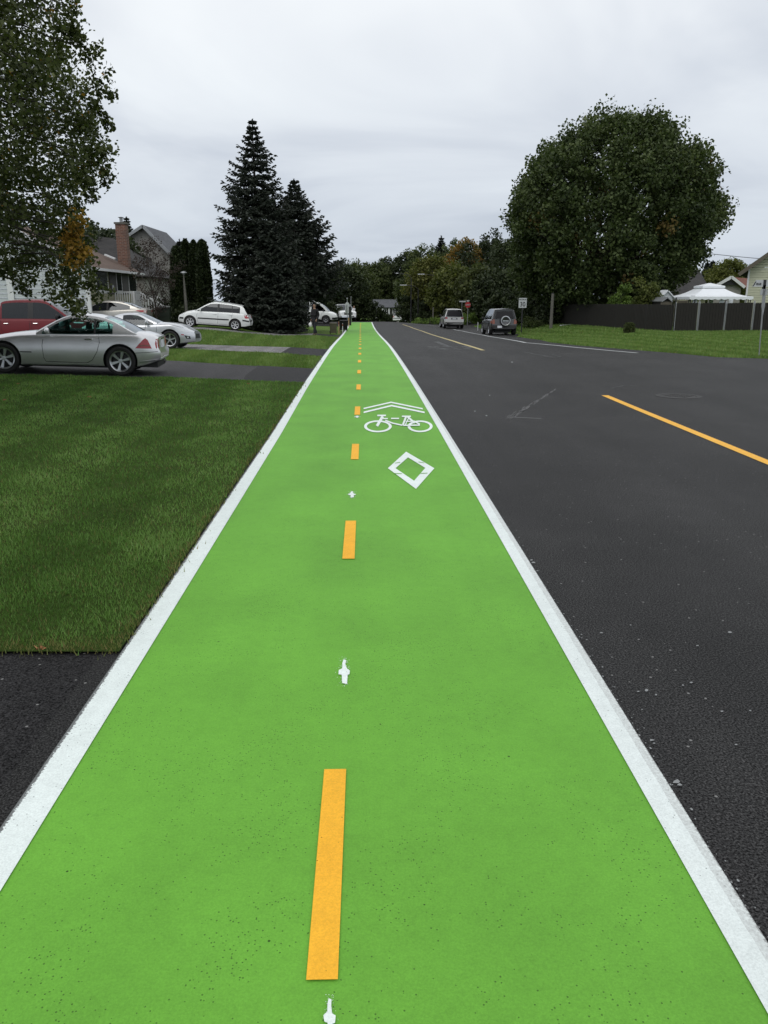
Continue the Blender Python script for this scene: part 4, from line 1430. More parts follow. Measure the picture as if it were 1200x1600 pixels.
# --- red pickup ----------------------------------------------------------------
def pickup(paint, nm='pickup_truck'):
    r_, pj, ln, g_ = make_car(dict(name=nm, x0=-2.95, x1=2.85, W=2.0, paint=paint, wr=.39, tw=.27, rim=.24, xa=-1.9, xf=1.85, spokes=6, gap=.07,
        top=[(-2.95, 1.24), (-2.0, 1.26), (0, 1.27), (1.0, 1.29), (1.25, 1.27), (2.0, 1.22), (2.6, 1.14), (2.85, 1.05)],
        shoulder=[(-2.95, 1.22), (-2.0, 1.23), (0, 1.22), (1.1, 1.20), (1.8, 1.15), (2.5, 1.05), (2.85, .95)],
        bottom=[(-2.95, .52), (-2.0, .42), (1.6, .4), (2.85, .42)], rear=[(0, .05), (.6, 0), (1.2, .02)], front=[(0, .08), (.5, 0), (.9, .02), (1.1, .12)], rr=.2, fr=.6, rk=.94, fk=.82,
        gh=dict(roof=[(-1.62, 1.23), (-1.55, 1.6), (-1.48, 1.82), (-1.35, 1.89), (-.8, 1.93), (-.1, 1.93), (.25, 1.88), (.6, 1.68), (1.18, 1.25)], wr_top=-1.45, ws_top=.26, side=(-1.42, .98),
                pillars=[(-.42, -.22, 'black')], wroof=1.45, mirror=.72, frame=.075, curve=.14, crown=.03), glass='glass_dark', wsglass='glass', seats=[-.25], mirror=.14, mirrorpaint='black'))
    ln('door_seam', [(1.02, 1.2), (1.04, .7), (.9, .5), (-.26, .5), (-.28, 1.22)], '-y', .007, both=True)
    ln('door_seam', [(-.36, 1.22), (-.36, .5), (-1.2, .5), (-1.45, .8), (-1.45, 1.22)], '-y', .007, both=True)
    for s in (-1, 1):
        handle(r_, -.12, s * .985, 1.04, 'chrome', .2); handle(r_, -1.25, s * .985, 1.04, 'chrome', .2)
    pj('fender_badge', [(1.35, 1.10), (1.72, 1.09), (1.72, 1.05), (1.35, 1.06)], '-y', 'chrome', both=True)
    pj('headlight', [(.52, .86), (.86, .86), (.84, 1.0), (.52, 1.02)], '+x', 'lens', both=True)
    pj('grille', [(-.48, .72), (.48, .72), (.48, 1.0), (-.48, 1.0)], '+x', 'black')
    pj('front_bumper', [(-.86, .45), (.86, .45), (.86, .62), (-.86, .62)], '+x', 'chrome', off=.03)
    pj('tail_light', [(.80, .85), (.93, .85), (.93, 1.15), (.80, 1.15)], '-x', 'tail', both=True)
    return r_
c4 = pickup('red')
tp = aty(105, 488, 32.0)
place(c4, tp.x - 1.15, 33.0, R(0), 'dark red crew cab pickup truck parked behind the nearest silver car', 'pickup truck')
zroof = aty(40, 468.2, 32.4).z
c4.location.z = zroof - 1.95

# --- champagne sedan, facing left ----------------------------------------------
c5, pj, ln, g_ = make_car(dict(name='sedan', x0=-2.28, x1=2.25, W=1.78, paint='champagne', wr=.32, tw=.2, rim=.215, xa=-1.32, xf=1.35, spokes=5,
    top=[(-2.28, .96), (-2.1, 1.07), (-1.6, 1.08), (0, 1.0), (.9, .99), (1.4, .92), (2.0, .78), (2.25, .66)],
    shoulder=[(-2.28, .92), (-2.0, 1.02), (-1.4, 1.0), (0, .93), (1.0, .89), (1.6, .78), (2.25, .58)],
    bottom=[(-2.28, .34), (-1.7, .22), (1.6, .2), (2.25, .24)], rear=[(0, .12), (.4, .05), (.8, 0), (1.0, .0)], front=[(0, .05), (.5, 0), (.8, .15)], rr=.55, fr=.85, rk=.78, fk=.66,
    gh=dict(roof=[(-1.98, 1.04), (-1.6, 1.17), (-1.2, 1.32), (-.6, 1.43), (-.1, 1.45), (.3, 1.40), (.7, 1.22), (1.2, .94)], wr_top=-1.0, ws_top=.3, side=(-1.42, .95), pillars=[(-.22, -.12, 'black')],
            wroof=1.12, mirror=.7, frame=.055, crown=.03), glass='glass_dark'))
pj('tail_light', [(-2.22, .84), (-2.0, .86), (-1.72, .93), (-1.85, .96), (-2.18, .95)], '-y', 'tail', both=True)
pj('tail_light', [(.5, .82), (.72, .82), (.72, .94), (.55, .94)], '-x', 'tail', both=True)
pj('bumper_reflection', [(-2.2, .36), (-1.75, .36), (-1.72, .50), (-2.2, .52)], '-y', 'black', both=True)  # black patch paints the dark reflection low on the rear bumper
ln('door_seam', [(-.16, .92), (-.16, .3)], '-y', .006, both=True); ln('door_seam', [(.95, .9), (.98, .5), (.85, .28), (-1.0, .28), (-1.2, .6), (-1.3, .98)], '-y', .006, both=True)
handle(c5, -.05, -.87, .84, 'chrome'); handle(c5, -1.1, -.87, .86, 'chrome')
tp = aty(226, 486, 46)
place(c5, tp.x - 2.28, 47.0, R(180), 'champagne sedan with a red tail light parked by the porch steps', 'car')
c5.location.z = aty(160, 469.4, 47).z - 1.475

# --- white passenger van ----------------------------------------------------------
c6, pj, ln, g_ = make_car(dict(name='passenger_van', x0=-2.95, x1=2.75, W=2.0, paint='carwhite', wr=.37, tw=.24, rim=.22, xa=-1.75, xf=1.70, spokes=6, gap=.06, rimmat='galv',
    top=[(-2.95, 1.2), (0, 1.22), (1.4, 1.22), (1.9, 1.16), (2.5, 1.04), (2.75, .92)], shoulder=[(-2.95, 1.17), (0, 1.17), (1.3, 1.15), (1.9, 1.08), (2.5, .94), (2.75, .84)],
    bottom=[(-2.95, .40), (-2.0, .34), (1.6, .32), (2.75, .36)], front=[(0, .06), (.5, 0), (.8, .02), (1.0, .12)], rear=[(0, 0), (1, 0)], rr=.2, fr=.5, rk=.95, fk=.84,
    gh=dict(roof=[(-2.93, 1.18), (-2.90, 1.8), (-2.84, 2.03), (-2.6, 2.1), (0, 2.13), (.7, 2.11), (1.0, 2.02), (1.4, 1.72), (1.95, 1.16)], wr_top=-2.8, ws_top=1.02, side=(-2.6, 1.66),
            pillars=[(.12, .34, 'paint'), (-1.32, -1.22, 'black')], wroof=1.66, mirror=1.45, frame=.20, curve=.12, crown=.03), glass='glass_dark', wsglass='glass', mirror=.14, mirrorpaint='black', seats=[.35]))
pj('headlight', [(.55, .80), (.84, .80), (.84, .94), (.55, .94)], '+x', 'lens', both=True)
pj('headlight', [(2.52, .80), (2.68, .80), (2.66, .92), (2.52, .93)], '-y', 'lens', both=True)
pj('grille', [(-.5, .66), (.5, .66), (.5, .92), (-.5, .92)], '+x', 'black')
pj('front_bumper', [(-.9, .42), (.9, .42), (.9, .60), (-.9, .60)], '+x', 'black', off=.03)
pj('front_bumper', [(2.3, .40), (2.7, .40), (2.7, .58), (2.3, .56)], '-y', 'black', both=True, off=.02)
pj('sill_trim', [(-1.3, .35), (1.2, .35), (1.2, .42), (-1.3, .42)], '-y', 'black', both=True)
ln('door_seam', [(.3, 1.17), (.3, .42)], '-y', .008, both=True); ln('door_seam', [(1.5, 1.15), (1.3, .9), (1.22, .42)], '-y', .008, both=True); ln('door_seam', [(-1.2, 1.17), (-1.2, .42)], '-y', .008, both=True)
mb = MB()
for xx in (-2.3, -1.2, -.1):
    mb.tube([(xx, -.8, 2.12), (xx, -.8, 2.22), (xx, .8, 2.22), (xx, .8, 2.12)], .02, 6)
for yy in (-.8, .8): mb.tube([(-2.4, yy, 2.22), (0, yy, 2.22)], .02, 6)
mb.build('roof_rack', M['galv'], c6)
handle(c6, .45, -.99, .98, 'black')
tp = aty(526.6, 492, 78.5)
place(c6, tp.x - 2.75, 79.6, R(-2), 'white passenger van facing right, partly hidden by the right spruce', 'van')

# white pickup beyond the van
c7 = pickup('carwhite')
tp = aty(537, 495, 93)
place(c7, tp.x, 93.5, R(-78), 'white pickup truck far off between the van and the road signs', 'pickup truck')

M['suv_glass'] = simple('privacy_glass', (.01, .01, .012), .18, spec=.25)
# --- dark SUV with spare wheel -------------------------------------------------------
def suv(nm, paint, spare, **kw):
    d = dict(name=nm, x0=-2.06, x1=2.1, W=1.80, paint=paint, wr=.36, tw=.24, rim=.23, xa=-1.28, xf=1.32, spokes=5, gap=.06,
        top=[(-2.06, 1.06), (0, 1.08), (.9, 1.08), (1.4, 1.02), (1.9, .92), (2.1, .8)], shoulder=[(-2.06, 1.03), (-1, 1.03), (.9, 1.0), (1.5, .93), (1.95, .82), (2.1, .72)],
        bottom=[(-2.06, .40), (-1.7, .32), (1.6, .30), (2.1, .34)], rear=[(0, .06), (.4, 0), (.66, 0), (.70, .06), (1.1, .07)], front=[(0, .06), (.5, 0), (.9, .1)], rr=.3, fr=.5, rk=.90, fk=.8,
        gh=dict(roof=[(-1.98, 1.04), (-1.93, 1.4), (-1.84, 1.62), (-1.6, 1.69), (-.6, 1.73), (.1, 1.70), (.45, 1.52), (1.0, 1.05)], wr_top=-1.80, ws_top=.14, side=(-1.72, .84),
                pillars=[(-.22, -.12, 'black'), (-1.02, -.90, 'paint')], wroof=1.20, mirror=.66, frame=.06, curve=.1, crown=.02), glass='glass_dark', mirror=.1, mirrorpaint='black')
    d.update(kw)
    r_, pj, ln, g_ = make_car(d)
    # rear glass on the tailgate (raised pane over the near-vertical cap)
    ln('door_seam', [(.86, 1.0), (.86, .45), (-.16, .42), (-.16, 1.02)], '-y', .006, both=True)
    ln('door_seam', [(-.2, .42), (-.8, .42), (-.95, .8), (-.98, 1.02)], '-y', .006, both=True)
    for s in (-1, 1): handle(r_, -.02, s * .885, .92, paint); handle(r_, -.85, s * .885, .93, paint)
    return r_, pj, ln
c8, pj, ln = suv('sport_utility_vehicle', 'suvgrey', True)
pj('rear_bumper', [(-.80, .42), (.80, .42), (.80, .64), (-.80, .64)], '-x', 'black', off=.03)
pj('tail_light', [(.62, .72), (.80, .72), (.80, 1.02), (.66, 1.02)], '-x', 'amber', both=True, off=.012)
pj('tail_light', [(-1.98, .76), (-1.80, .76), (-1.78, 1.0), (-1.95, 1.01)], '-y', 'amber', both=True)
pj('number_plate', [(.16, .47), (.46, .47), (.46, .61), (.16, .61)], '-x', 'plate', off=.05)
pj('arch_trim', [(-.98, .36), (.98, .36), (.96, .44), (-.96, .44)], '-y', 'black', both=True)
mb = MB()
mb.lathe([(0, .02), (.15, .02), (.18, .0), (.30, 0), (.335, .03), (.345, .10), (.335, .19), (.0, .19)], 32, 'x', (-2.24, -.05, .92))
sw = mb.build('spare_wheel', M['suvgrey'], c8, smooth=35)
mb = MB(); mb.lathe([(.262, -.012), (.272, -.018), (.312, -.012), (.318, .01), (.26, .01), (.262, -.012)], 32, 'x', (-2.24, -.05, .92)); mb.build('wheel_cover_ring', M['alloy'], sw, smooth=35)
mb = MB(); mb.box(-2.262, -2.245, -.24, .14, .89, .95); mb.build('cover_band', M['alloy'], sw)
p8 = aty(786, 524, 54)
h8 = R(90 + 1.5)
place(c8, p8.x + .0, 54.0 + 2.0, h8, 'dark grey sport utility vehicle with a spare wheel on its tailgate, nearest on the shoulder', 'car')

c9, pj, ln = suv('sport_utility_vehicle', 'suvsilver', False)
pj('rear_bumper', [(-.82, .38), (.82, .38), (.82, .56), (-.82, .56)], '-x', 'black', off=.02)
pj('tail_light', [(.60, .86), (.82, .86), (.84, 1.0), (.62, 1.0)], '-x', 'tail', both=True, off=.012)
pj('tail_light', [(-2.0, .84), (-1.84, .84), (-1.80, 1.0), (-1.98, 1.0)], '-y', 'black', both=True)
pj('plate_recess', [(-.3, .80), (.3, .80), (.26, .93), (-.26, .93)], '-x', 'darkmetal', off=.008)
pj('number_plate', [(-.17, .82), (.17, .82), (.17, .91), (-.17, .91)], '-x', 'plate', off=.016)
p9 = aty(707, 514, 73)
place(c9, p9.x + .1, 73 + 2.0, R(90 + 1), 'pale silver sport utility vehicle parked farther up the road ahead of the dark one', 'car')
for r_, mm in ((c8, 'glass_dark'), (c9, 'glass_dark')):   # tailgate panes
    mb = MB()
    mb.slab([(-2.035, .62, 1.10), (-2.035, -.62, 1.10), (-1.935, -.53, 1.53), (-1.935, .53, 1.53)], .03)
    mb.build('rear_window', M['suv_glass'], r_)


# ------------------------------------------------------------------ trees
def leaves_mesh(name, cen, size, rng, mat, parent, tint, autumn=None, up=.0, elong=1.0, droop=0):
    """one folded-free diamond per leaf; cen Nx3"""
    n = len(cen)
    d = rng.normal(0, 1, (n, 3)); d[:, 2] = d[:, 2] * (1 - abs(droop)) - droop; d /= np.linalg.norm(d, axis=1)[:, None]
    nn = rng.normal(0, 1, (n, 3)); nn[:, 2] += up
    nn -= (nn * d).sum(1)[:, None] * d; nn /= np.linalg.norm(nn, axis=1)[:, None]
    s = np.cross(d, nn)
    sz = size * rng.uniform(.6, 1.3, n)[:, None]
    v = np.empty((n, 4, 3))
    v[:, 0] = cen - d * sz * .5 * elong
    v[:, 1] = cen + s * sz * .42
    v[:, 2] = cen + d * sz * .6 * elong
    v[:, 3] = cen - s * sz * .42
    v[:, 1] += nn * sz * .12; v[:, 3] += nn * sz * .12
    at_ = {'tint': np.clip(tint, 0, 1), 'autumn': autumn if autumn is not None else np.zeros(n)}
    return np_mesh(name, v.reshape(-1, 3), np.arange(n * 4), 4, mat, parent, at_)


def limbs_mesh(tips, base_pts, r0, rng, mat, parent, n=30, name='trunk', r1=.02, lim=9, arch=0):
    """trunk polyline + limbs reaching towards some tips"""
    mb = MB()
    bp = [Vector(p) for p in base_pts]
    k = len(bp)
    mb.tube(bp, [r0 * (1.25 if i == 0 else 1 - .75 * i / (k - 1)) for i in range(k)], 10)
    idx = rng.choice(len(tips), min(n, len(tips)), replace=False)
    for i in idx:
        t = Vector(tips[i])
        # start on the trunk lower than the tip
        f = min(max((t.z - bp[0].z) / max(bp[-1].z - bp[0].z, .1) * .75 - .1, .18), .92)
        j = f * (k - 1); a = bp[int(j)].lerp(bp[min(int(j) + 1, k - 1)], j - int(j))
        m1 = a.lerp(t, .45) + Vector((rng.normal() * .2, rng.normal() * .2, .25)) * (t - a).length * .18
        m2 = a.lerp(t, .75) + Vector((rng.normal() * .2, rng.normal() * .2, .2)) * (t - a).length * .12
        rr = min(r0 * (.45 - .3 * f), lim)
        m1.z += arch * .8; m2.z += arch * .7
        mb.tube([a, m1, m2, t], [rr, rr * .62, rr * .34, r1], 6)
    return mb.build(name, mat, parent, smooth=60, fix=False)


def broadleaf(label, loc, h, rad, seed, mat='leaf_mid', ncl=300, per=60, leaf=.2, cl=.55, base=.2, prof=None, lump=.16, autumn=0, autumn_f=None, bark='bark', cat='tree', name='deciduous_tree',
              group=None, sq=(1, 1), trunk_r=.2, upl=.0, tint0=.45, nl=24, limb=True, stretch=1.25, uniq=None, shell=.42, clip=None):
    rng = np.random.default_rng(seed)
    root = empty(name, loc, 0, label, cat, group)
    prof = prof or [(0, .45), (.15, .8), (.4, 1), (.65, .93), (.85, .65), (1, .18)]
    pz = np.array([p[0] for p in prof]); pr = np.array([p[1] for p in prof])
    zc = rng.uniform(0, 1, ncl * 4); k = rng.uniform(0, 1, ncl * 4) < (np.interp(zc, pz, pr) ** 1.3 + .05); zc = zc[k][:ncl]; ncl = len(zc)
    a = rng.uniform(0, 2 * np.pi, ncl)
    ph = rng.uniform(0, 6, 6)
    lm = 1 + lump * (np.sin(3 * a + ph[0] + 5 * zc) * .5 + np.sin(5 * a + ph[1] - 7 * zc) * .3 + np.sin(8 * a + ph[2] + 13 * zc) * .3 + rng.normal(0, .28, ncl))
    rr = np.interp(zc, pz, pr) * rad * lm * (1 - (1 - rng.uniform(0, 1, ncl) ** shell) * .75)
    c = np.stack([np.cos(a) * rr * sq[0], np.sin(a) * rr * sq[1], h * (base + (1 - base) * zc)], 1)
    c[:, 2] += rng.normal(0, .02 * h, ncl)
    c[:, 2] = np.maximum(c[:, 2], .15)
    if clip is not None: c = c[[clip(q[0] + loc[0], q[1] + loc[1], q[2] + loc[2], rng) for q in c]]
    if uniq is not None: c = np.concatenate([c, uniq[:, :3]]);
    m = len(c)
    npc = np.full(m, per)
    L_ = []; T = []; A = []
    out = c - np.array([0, 0, h * .45]); out /= (np.linalg.norm(out, axis=1)[:, None] + 1e-6)
    csz = cl * rng.uniform(.4, 1.6, m)
    ctint = rng.normal(0, .13, m)
    for i in range(m):
        nl_ = int(per * (csz[i] / cl) ** 1.6)
        q = rng.normal(0, 1, (nl_, 3)); q /= (np.linalg.norm(q, axis=1)[:, None]); q *= (rng.uniform(0, 1, nl_) ** .45)[:, None]
        al = q @ out[i]
        q = q * csz[i]; q += out[i][None] * (al * csz[i] * (stretch - 1) * .6)[:, None]
        q[:, 2] *= .8; q[:, 2] += np.abs(upl) * (rng.uniform(0, 1, nl_) ** 2) * csz[i]
        L_.append(c[i] + q)
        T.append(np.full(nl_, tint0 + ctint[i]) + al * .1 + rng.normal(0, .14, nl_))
        if autumn_f is not None: av = autumn_f(c[i])
        else: av = autumn if rng.random() < .85 else autumn * .3
        A.append(np.clip(np.full(nl_, av) * (rng.random(nl_) < .92), 0, 1))
    P_ = np.concatenate(L_); P_[:, 2] = np.maximum(P_[:, 2], .03)
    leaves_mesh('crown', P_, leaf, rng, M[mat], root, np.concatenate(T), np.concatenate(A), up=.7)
    if limb:
        limbs_mesh(c, [(0, 0, -.15), (rng.normal() * .05, 0, h * .2), (rng.normal() * .1, rng.normal() * .1, h * .45), (rng.normal() * .15, 0, h * .8)], trunk_r, rng, M[bark], root, nl)
    return root


def conifer(label, loc, h, rad, seed, mat='needle', nb=330, dens=1.0, base=.03, droop=.25, name='spruce_tree', needle=.13, power=.85, tw=11, cat='tree', group=None):
    rng = np.random.default_rng(seed)
    root = empty(name, loc, 0, label, cat, group)
    cen = []; dirs = []; siz = []; tin = []
    mbt = MB()
    mbt.tube([(0, 0, -.2), (0, 0, h * .4), (0, 0, h * .8), (0, 0, h * .985)], [h * .018, h * .012, h * .005, .012], 8)
    f = base
    i = 0
    lay = 0
    while f < .985:
        # a whorl
        Rz = rad * float(np.interp(1 - f, [0, .08, .13, .2, .34, .42, .55, .72, 1], [.02, .12, .25, .43, .68, .77, .9, 1, .96]))
        nw = int(6 + 9 * (1 - f) * dens)
        a0 = rng.uniform(0, 6.28)
        for k in range(nw):
            a = a0 + 2 * np.pi * k / nw + rng.normal(0, .16)
            Lb = max(.12, Rz * rng.uniform(.72, 1.13) + .06)
            zb = h * f + rng.normal(0, .045) * (1 - f) * 3
            dr = droop * (1.2 - f) * rng.uniform(.5, 1.3) - (f > .75) * .35 * (f - .6)
            pts = []
            for t in (0, .3, .6, .85, 1.0):
                zz = zb - dr * Lb * t + .34 * Lb * t ** 2.6 * .8
                pts.append(np.array([np.cos(a) * Lb * t, np.sin(a) * Lb * t, zz]))
            if Lb > .5: mbt.tube([tuple(p) for p in pts], [.035 * (1 - f) + .012, .025, .018, .01, .005], 4, cap=False)
            d = np.array([np.cos(a), np.sin(a), 0]); s = np.array([-np.sin(a), np.cos(a), 0])
            ntw = int(tw * (Lb / rad) ** .8) + 4
            bt = rng.normal(0, .10)
            for j in range(ntw):
                t = .12 + .88 * (j + rng.uniform(0, 1)) / ntw
                ii = min(int(np.searchsorted([0, .3, .6, .85, 1.0], t)) - 1, 3); ii = max(ii, 0)
                ts = [0, .3, .6, .85, 1.0]; w_ = (t - ts[ii]) / (ts[ii + 1] - ts[ii])
                p = pts[ii] * (1 - w_) + pts[ii + 1] * w_
                for sd in (-1, 1):
                    Lt = Lb * .40 * (1.06 - t) ** .6 * rng.uniform(.6, 1.2) + .10
                    dd = s * sd * .86 + d * .55 + np.array([0, 0, rng.uniform(-.45, .05)])
                    nn_ = max(2, int(Lt / (needle * .62)))
                    for q in range(nn_):
                        cen.append(p + dd * Lt * (q + .5) / nn_ + rng.normal(0, .02, 3)); dirs.append(dd + rng.normal(0, .35, 3))
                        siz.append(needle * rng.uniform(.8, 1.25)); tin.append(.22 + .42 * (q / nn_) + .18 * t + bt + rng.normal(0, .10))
            cen.append(pts[-1]); dirs.append(d + [0, 0, .2]); siz.append(needle); tin.append(.7)
        step = (.025 + .012 * rng.random()) * (1.0 if f < .8 else .8)
        f += step; lay += 1
    for j in range(26):
        t = rng.uniform(.93, 1.0)
        cen.append(np.array([0, 0, h * t])); dirs.append(np.array([rng.normal() * .6, rng.normal() * .6, .8])); siz.append(needle * .9); tin.append(.5)
    cen = np.array(cen); dirs = np.array(dirs); siz = np.array(siz)[:, None]; n = len(cen)
    dirs /= np.linalg.norm(dirs, axis=1)[:, None]
    # each sprig: two crossed blades with ragged narrow tips
    V = []; T2 = []
    for rep in range(2):
        nr = rng.normal(0, 1, (n, 3)); nr[:, 2] += 1.2 * (1 - rep)
        nr -= (nr * dirs).sum(1)[:, None] * dirs; nr /= np.linalg.norm(nr, axis=1)[:, None]
        s_ = np.cross(dirs, nr)
        v = np.empty((n, 4, 3))
        v[:, 0] = cen - dirs * siz * .55; v[:, 1] = cen + s_ * siz * .34 - dirs * siz * .05; v[:, 2] = cen + dirs * siz * .85; v[:, 3] = cen - s_ * siz * .34 - dirs * siz * .05
        V.append(v); T2.append(np.array(tin))
    v = np.concatenate(V).reshape(-1, 3); v[:, 2] = np.maximum(v[:, 2], .02)
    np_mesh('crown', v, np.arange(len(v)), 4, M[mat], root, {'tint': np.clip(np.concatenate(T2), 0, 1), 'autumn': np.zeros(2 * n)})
    mbt.build('trunk', M['bark'], root, smooth=60, fix=False)
    return root


def height_at(px, py, Y, x=None):
    """height above ground of the pixel at distance Y"""
    p = aty(px, py, Y)
    return p.x, p.z - gz(p.x, Y)


# big maple
def w2p(x, y, z):
    v = Vector((x, y, z - CH)); d = v.dot(FV)
    return 600 + F * v.dot(RV) / d, 800 - F * v.dot(UV_) / d
def maple_clip(x, y, z, rng):
    px, py = w2p(x, y, z)
    r = np.interp(py, [176, 200, 240, 300, 335, 370, 400, 430, 455, 480], [1010, 1080, 1108, 1130, 1134, 1118, 1092, 1070, 1048, 1030])
    l = np.interp(py, [176, 215, 250, 290, 330, 500], [930, 868, 826, 808, 800, 808])
    s = rng.normal(0, 4)
    lob = 9 * math.sin(py / 13 + 1) + 6 * math.sin(py / 6.1)
    t_ = np.interp(px, [800, 830, 870, 930, 1000, 1080, 1120, 1134], [330, 252, 218, 184, 178, 204, 250, 300]) + 9 * math.sin(px / 14) + 5 * math.sin(px / 6)
    return l + s - lob * .6 < px < r + s + lob and py > t_ + s
x_, h_ = height_at(966, 176, 63)
def maple_prof(): return [(0, .5), (.08, .75), (.2, .9), (.38, 1.0), (.55, .97), (.7, .86), (.83, .68), (.93, .45), (1, .2)]
broadleaf('huge dark round maple tree behind the fence', (x_, 63, gz(x_, 63)), h_ * .965, 8.3, 11, 'leaf_maple', 2350, 62, .21, .58, .085, maple_prof(), .10, trunk_r=.42, upl=.75, tint0=.42, nl=46,
          autumn_f=lambda c: .5 if random.random() < .02 else 0, name='maple_tree', stretch=1.3, shell=.33, clip=maple_clip)

# foreground broadleaf on the left lawn (trunk out of frame)
tx, ty = -9.0, 12.6
tz = gz(tx, ty)
rngn = np.random.default_rng(3)
def near_autumn(c):
    wx, wz = c[0] + tx, c[2] + tz
    p = (wx, c[1] + ty, wz)
    return 0
nb = []
root = empty('broadleaf_tree', (tx, ty, tz), 0, 'tall broadleaf tree overhanging the left foreground with a patch of orange leaves', 'tree')
cen = []; cau = []; csz = []
tree_h = 8.8; TR = 5.2
for i in range(6400):
    zf = rngn.uniform(0, 1) ** .9
    R_ = TR * np.interp(zf, [0, .1, .3, .55, .8, 1], [.80, .93, 1.0, .98, .72, .2])
    a = rngn.uniform(0, 2 * np.pi)
    R_ *= 1 + .05 * np.sin(4 * a + 9 * zf) + .055 * np.sin(17 * zf + 2) + rngn.normal(0, .03)
    r_ = R_ * (1 - .85 * (1 - rngn.uniform(0, 1) ** .4))
    p = np.array([np.cos(a) * r_, np.sin(a) * r_ * .9, 1.95 - tz + (tree_h - 1.95) * zf - .2 * r_ / TR])
    wx, wy, wz = p[0] + tx, p[1] + ty, p[2] + tz
    if wy < 8.6: continue
    px, py = w2p(wx, wy, wz)
    if px > np.interp(py, [-500, 0, 60, 100, 180, 240, 285, 310, 330, 400, 430], [100, 104, 122, 144, 150, 152, 146, 124, 110, 100, 90]) + rngn.normal(0, 7): continue
    if px > -40 and py > np.interp(px, [0, 60, 100, 165], [418, 424, 432, 440]) + rngn.normal(0, 5): continue
    cen.append(p); cau.append(0); csz.append(rngn.uniform(.13, .28))
def addpx(px, py, Y, s, au=0, n=1, sp=.12):
    for _ in range(n):
        q = aty(px, py, Y); cen.append(np.array([q.x - tx, q.y - ty, q.z - tz]) + rngn.normal(0, sp, 3)); cau.append(au); csz.append(s * rngn.uniform(.7, 1.2))
# ragged outer sprays and the hanging tongue
for (px, py) in [(150, 78), (160, 85), (168, 95), (140, 60), (165, 125), (172, 135), (158, 150), (168, 172), (172, 182), (150, 185), (160, 165), (140, 190), (165, 228), (178, 232), (170, 240), (158, 245), (172, 275), (160, 280), (150, 268), (178, 272), (148, 305), (140, 320), (132, 328), (118, 20), (125, 40), (135, 45), (128, 10)]:
    addpx(px - 15, py, 12.3, .10, 0, 2, .06)
for (px, py) in [(40, 432), (60, 440), (90, 430), (100, 440), (112, 450), (120, 440), (135, 432), (148, 425), (110, 462), (122, 468), (130, 458), (140, 466), (150, 460), (116, 478), (125, 484), (118, 490), (128, 474), (105, 447), (95, 462), (138, 445), (145, 450), (20, 420), (10, 428), (75, 420), (95, 415), (125, 420), (42, 455), (108, 430), (118, 452), (128, 446), (112, 470), (135, 478), (84, 452)]:
    addpx(px - 2, py - 4, 12.0 + rngn.uniform(-.5, .6), .11, 0, 1 if px > 100 else 2, .09)
for (px, py) in [(108, 345), (116, 352), (112, 362), (120, 370), (112, 378), (122, 385), (126, 375), (118, 392), (108, 370), (114, 338), (118, 358), (124, 366), (104, 356), (116, 384), (118, 404), (118, 412), (119, 398), (110, 350)]:
    addpx(px, py, 11.4, .10, .8, 1, .07)
    addpx(px + 4, py, 11.9, .10, 0, 1, .08)
PL = []; TT = []; AA = []
for c, au, s in zip(cen, cau, csz):
    n_ = int(26 + 34 * (s / .3))
    q = rngn.normal(0, 1, (n_, 3)); q /= np.linalg.norm(q, axis=1)[:, None]; q *= (rngn.uniform(0, 1, n_) ** .5)[:, None] * s * 1.25
    q[:, 2] -= .1 * rngn.uniform(0, 1, n_)
    PL.append(c + q); TT.append(np.full(n_, .35 + rngn.normal(0, .12)) + rngn.normal(0, .17, n_)); AA.append(np.full(n_, float(au)) * (rngn.random(n_) < .85) + (rngn.random(n_) < .006))
leaves_mesh('crown', np.concatenate(PL), .058, rngn, M['leaf_near'], root, np.concatenate(TT), np.clip(np.concatenate(AA), 0, 1), up=.3, droop=.25)
mbt_ = MB()
for c_ in [c for c in cen if rngn.random() < .16]:
    base_ = c_ * np.array([.82, .82, 1]) + np.array([0, 0, rngn.uniform(.1, .5)])
    mid_ = (base_ + c_) / 2 + rngn.normal(0, .06, 3) + np.array([0, 0, .08])
    mbt_.tube([tuple(base_), tuple(mid_), tuple(c_), tuple(c_ + np.array([rngn.normal() * .06, rngn.normal() * .06, -.18]))], [.011, .008, .005, .002], 4, cap=False)
tw_ = mbt_.build('twigs', M['bark_pale'], root, fix=False); tw_['kind'] = 'stuff'
limbs_mesh(np.array(cen), [(0, 0, -.15), (.05, .1, 1.6), (.1, 0, 3.6), (0, .1, 6.5)], .2, rngn, M['bark_pale'], root, 90, r1=.004, lim=.03, arch=.9)

# the two spruces and the one hidden in front
x_, h_ = height_at(394, 186, 52)
conifer('tallest spruce tree, left of the pair behind the hatchback', (x_, 52, gz(x_, 52)), h_, 2.75, 21, dens=.85, droop=.28, needle=.15, power=.72, tw=11)
x_, h_ = height_at(459, 280, 56)
conifer('shorter spruce tree, right of the pair beside the van', (x_, 56, gz(x_, 56)), h_, 3.15, 22, dens=1.15, droop=.16, needle=.16, power=.74, tw=12, base=.25)
x_, h_ = height_at(423, 330, 50.5)
conifer('low spruce tree standing in front of and between the taller spruces', (x_, 50.5, gz(x_, 50.5)), h_ * .93, 2.1, 23, dens=1.1, droop=.3, needle=.15, power=.6, tw=11)

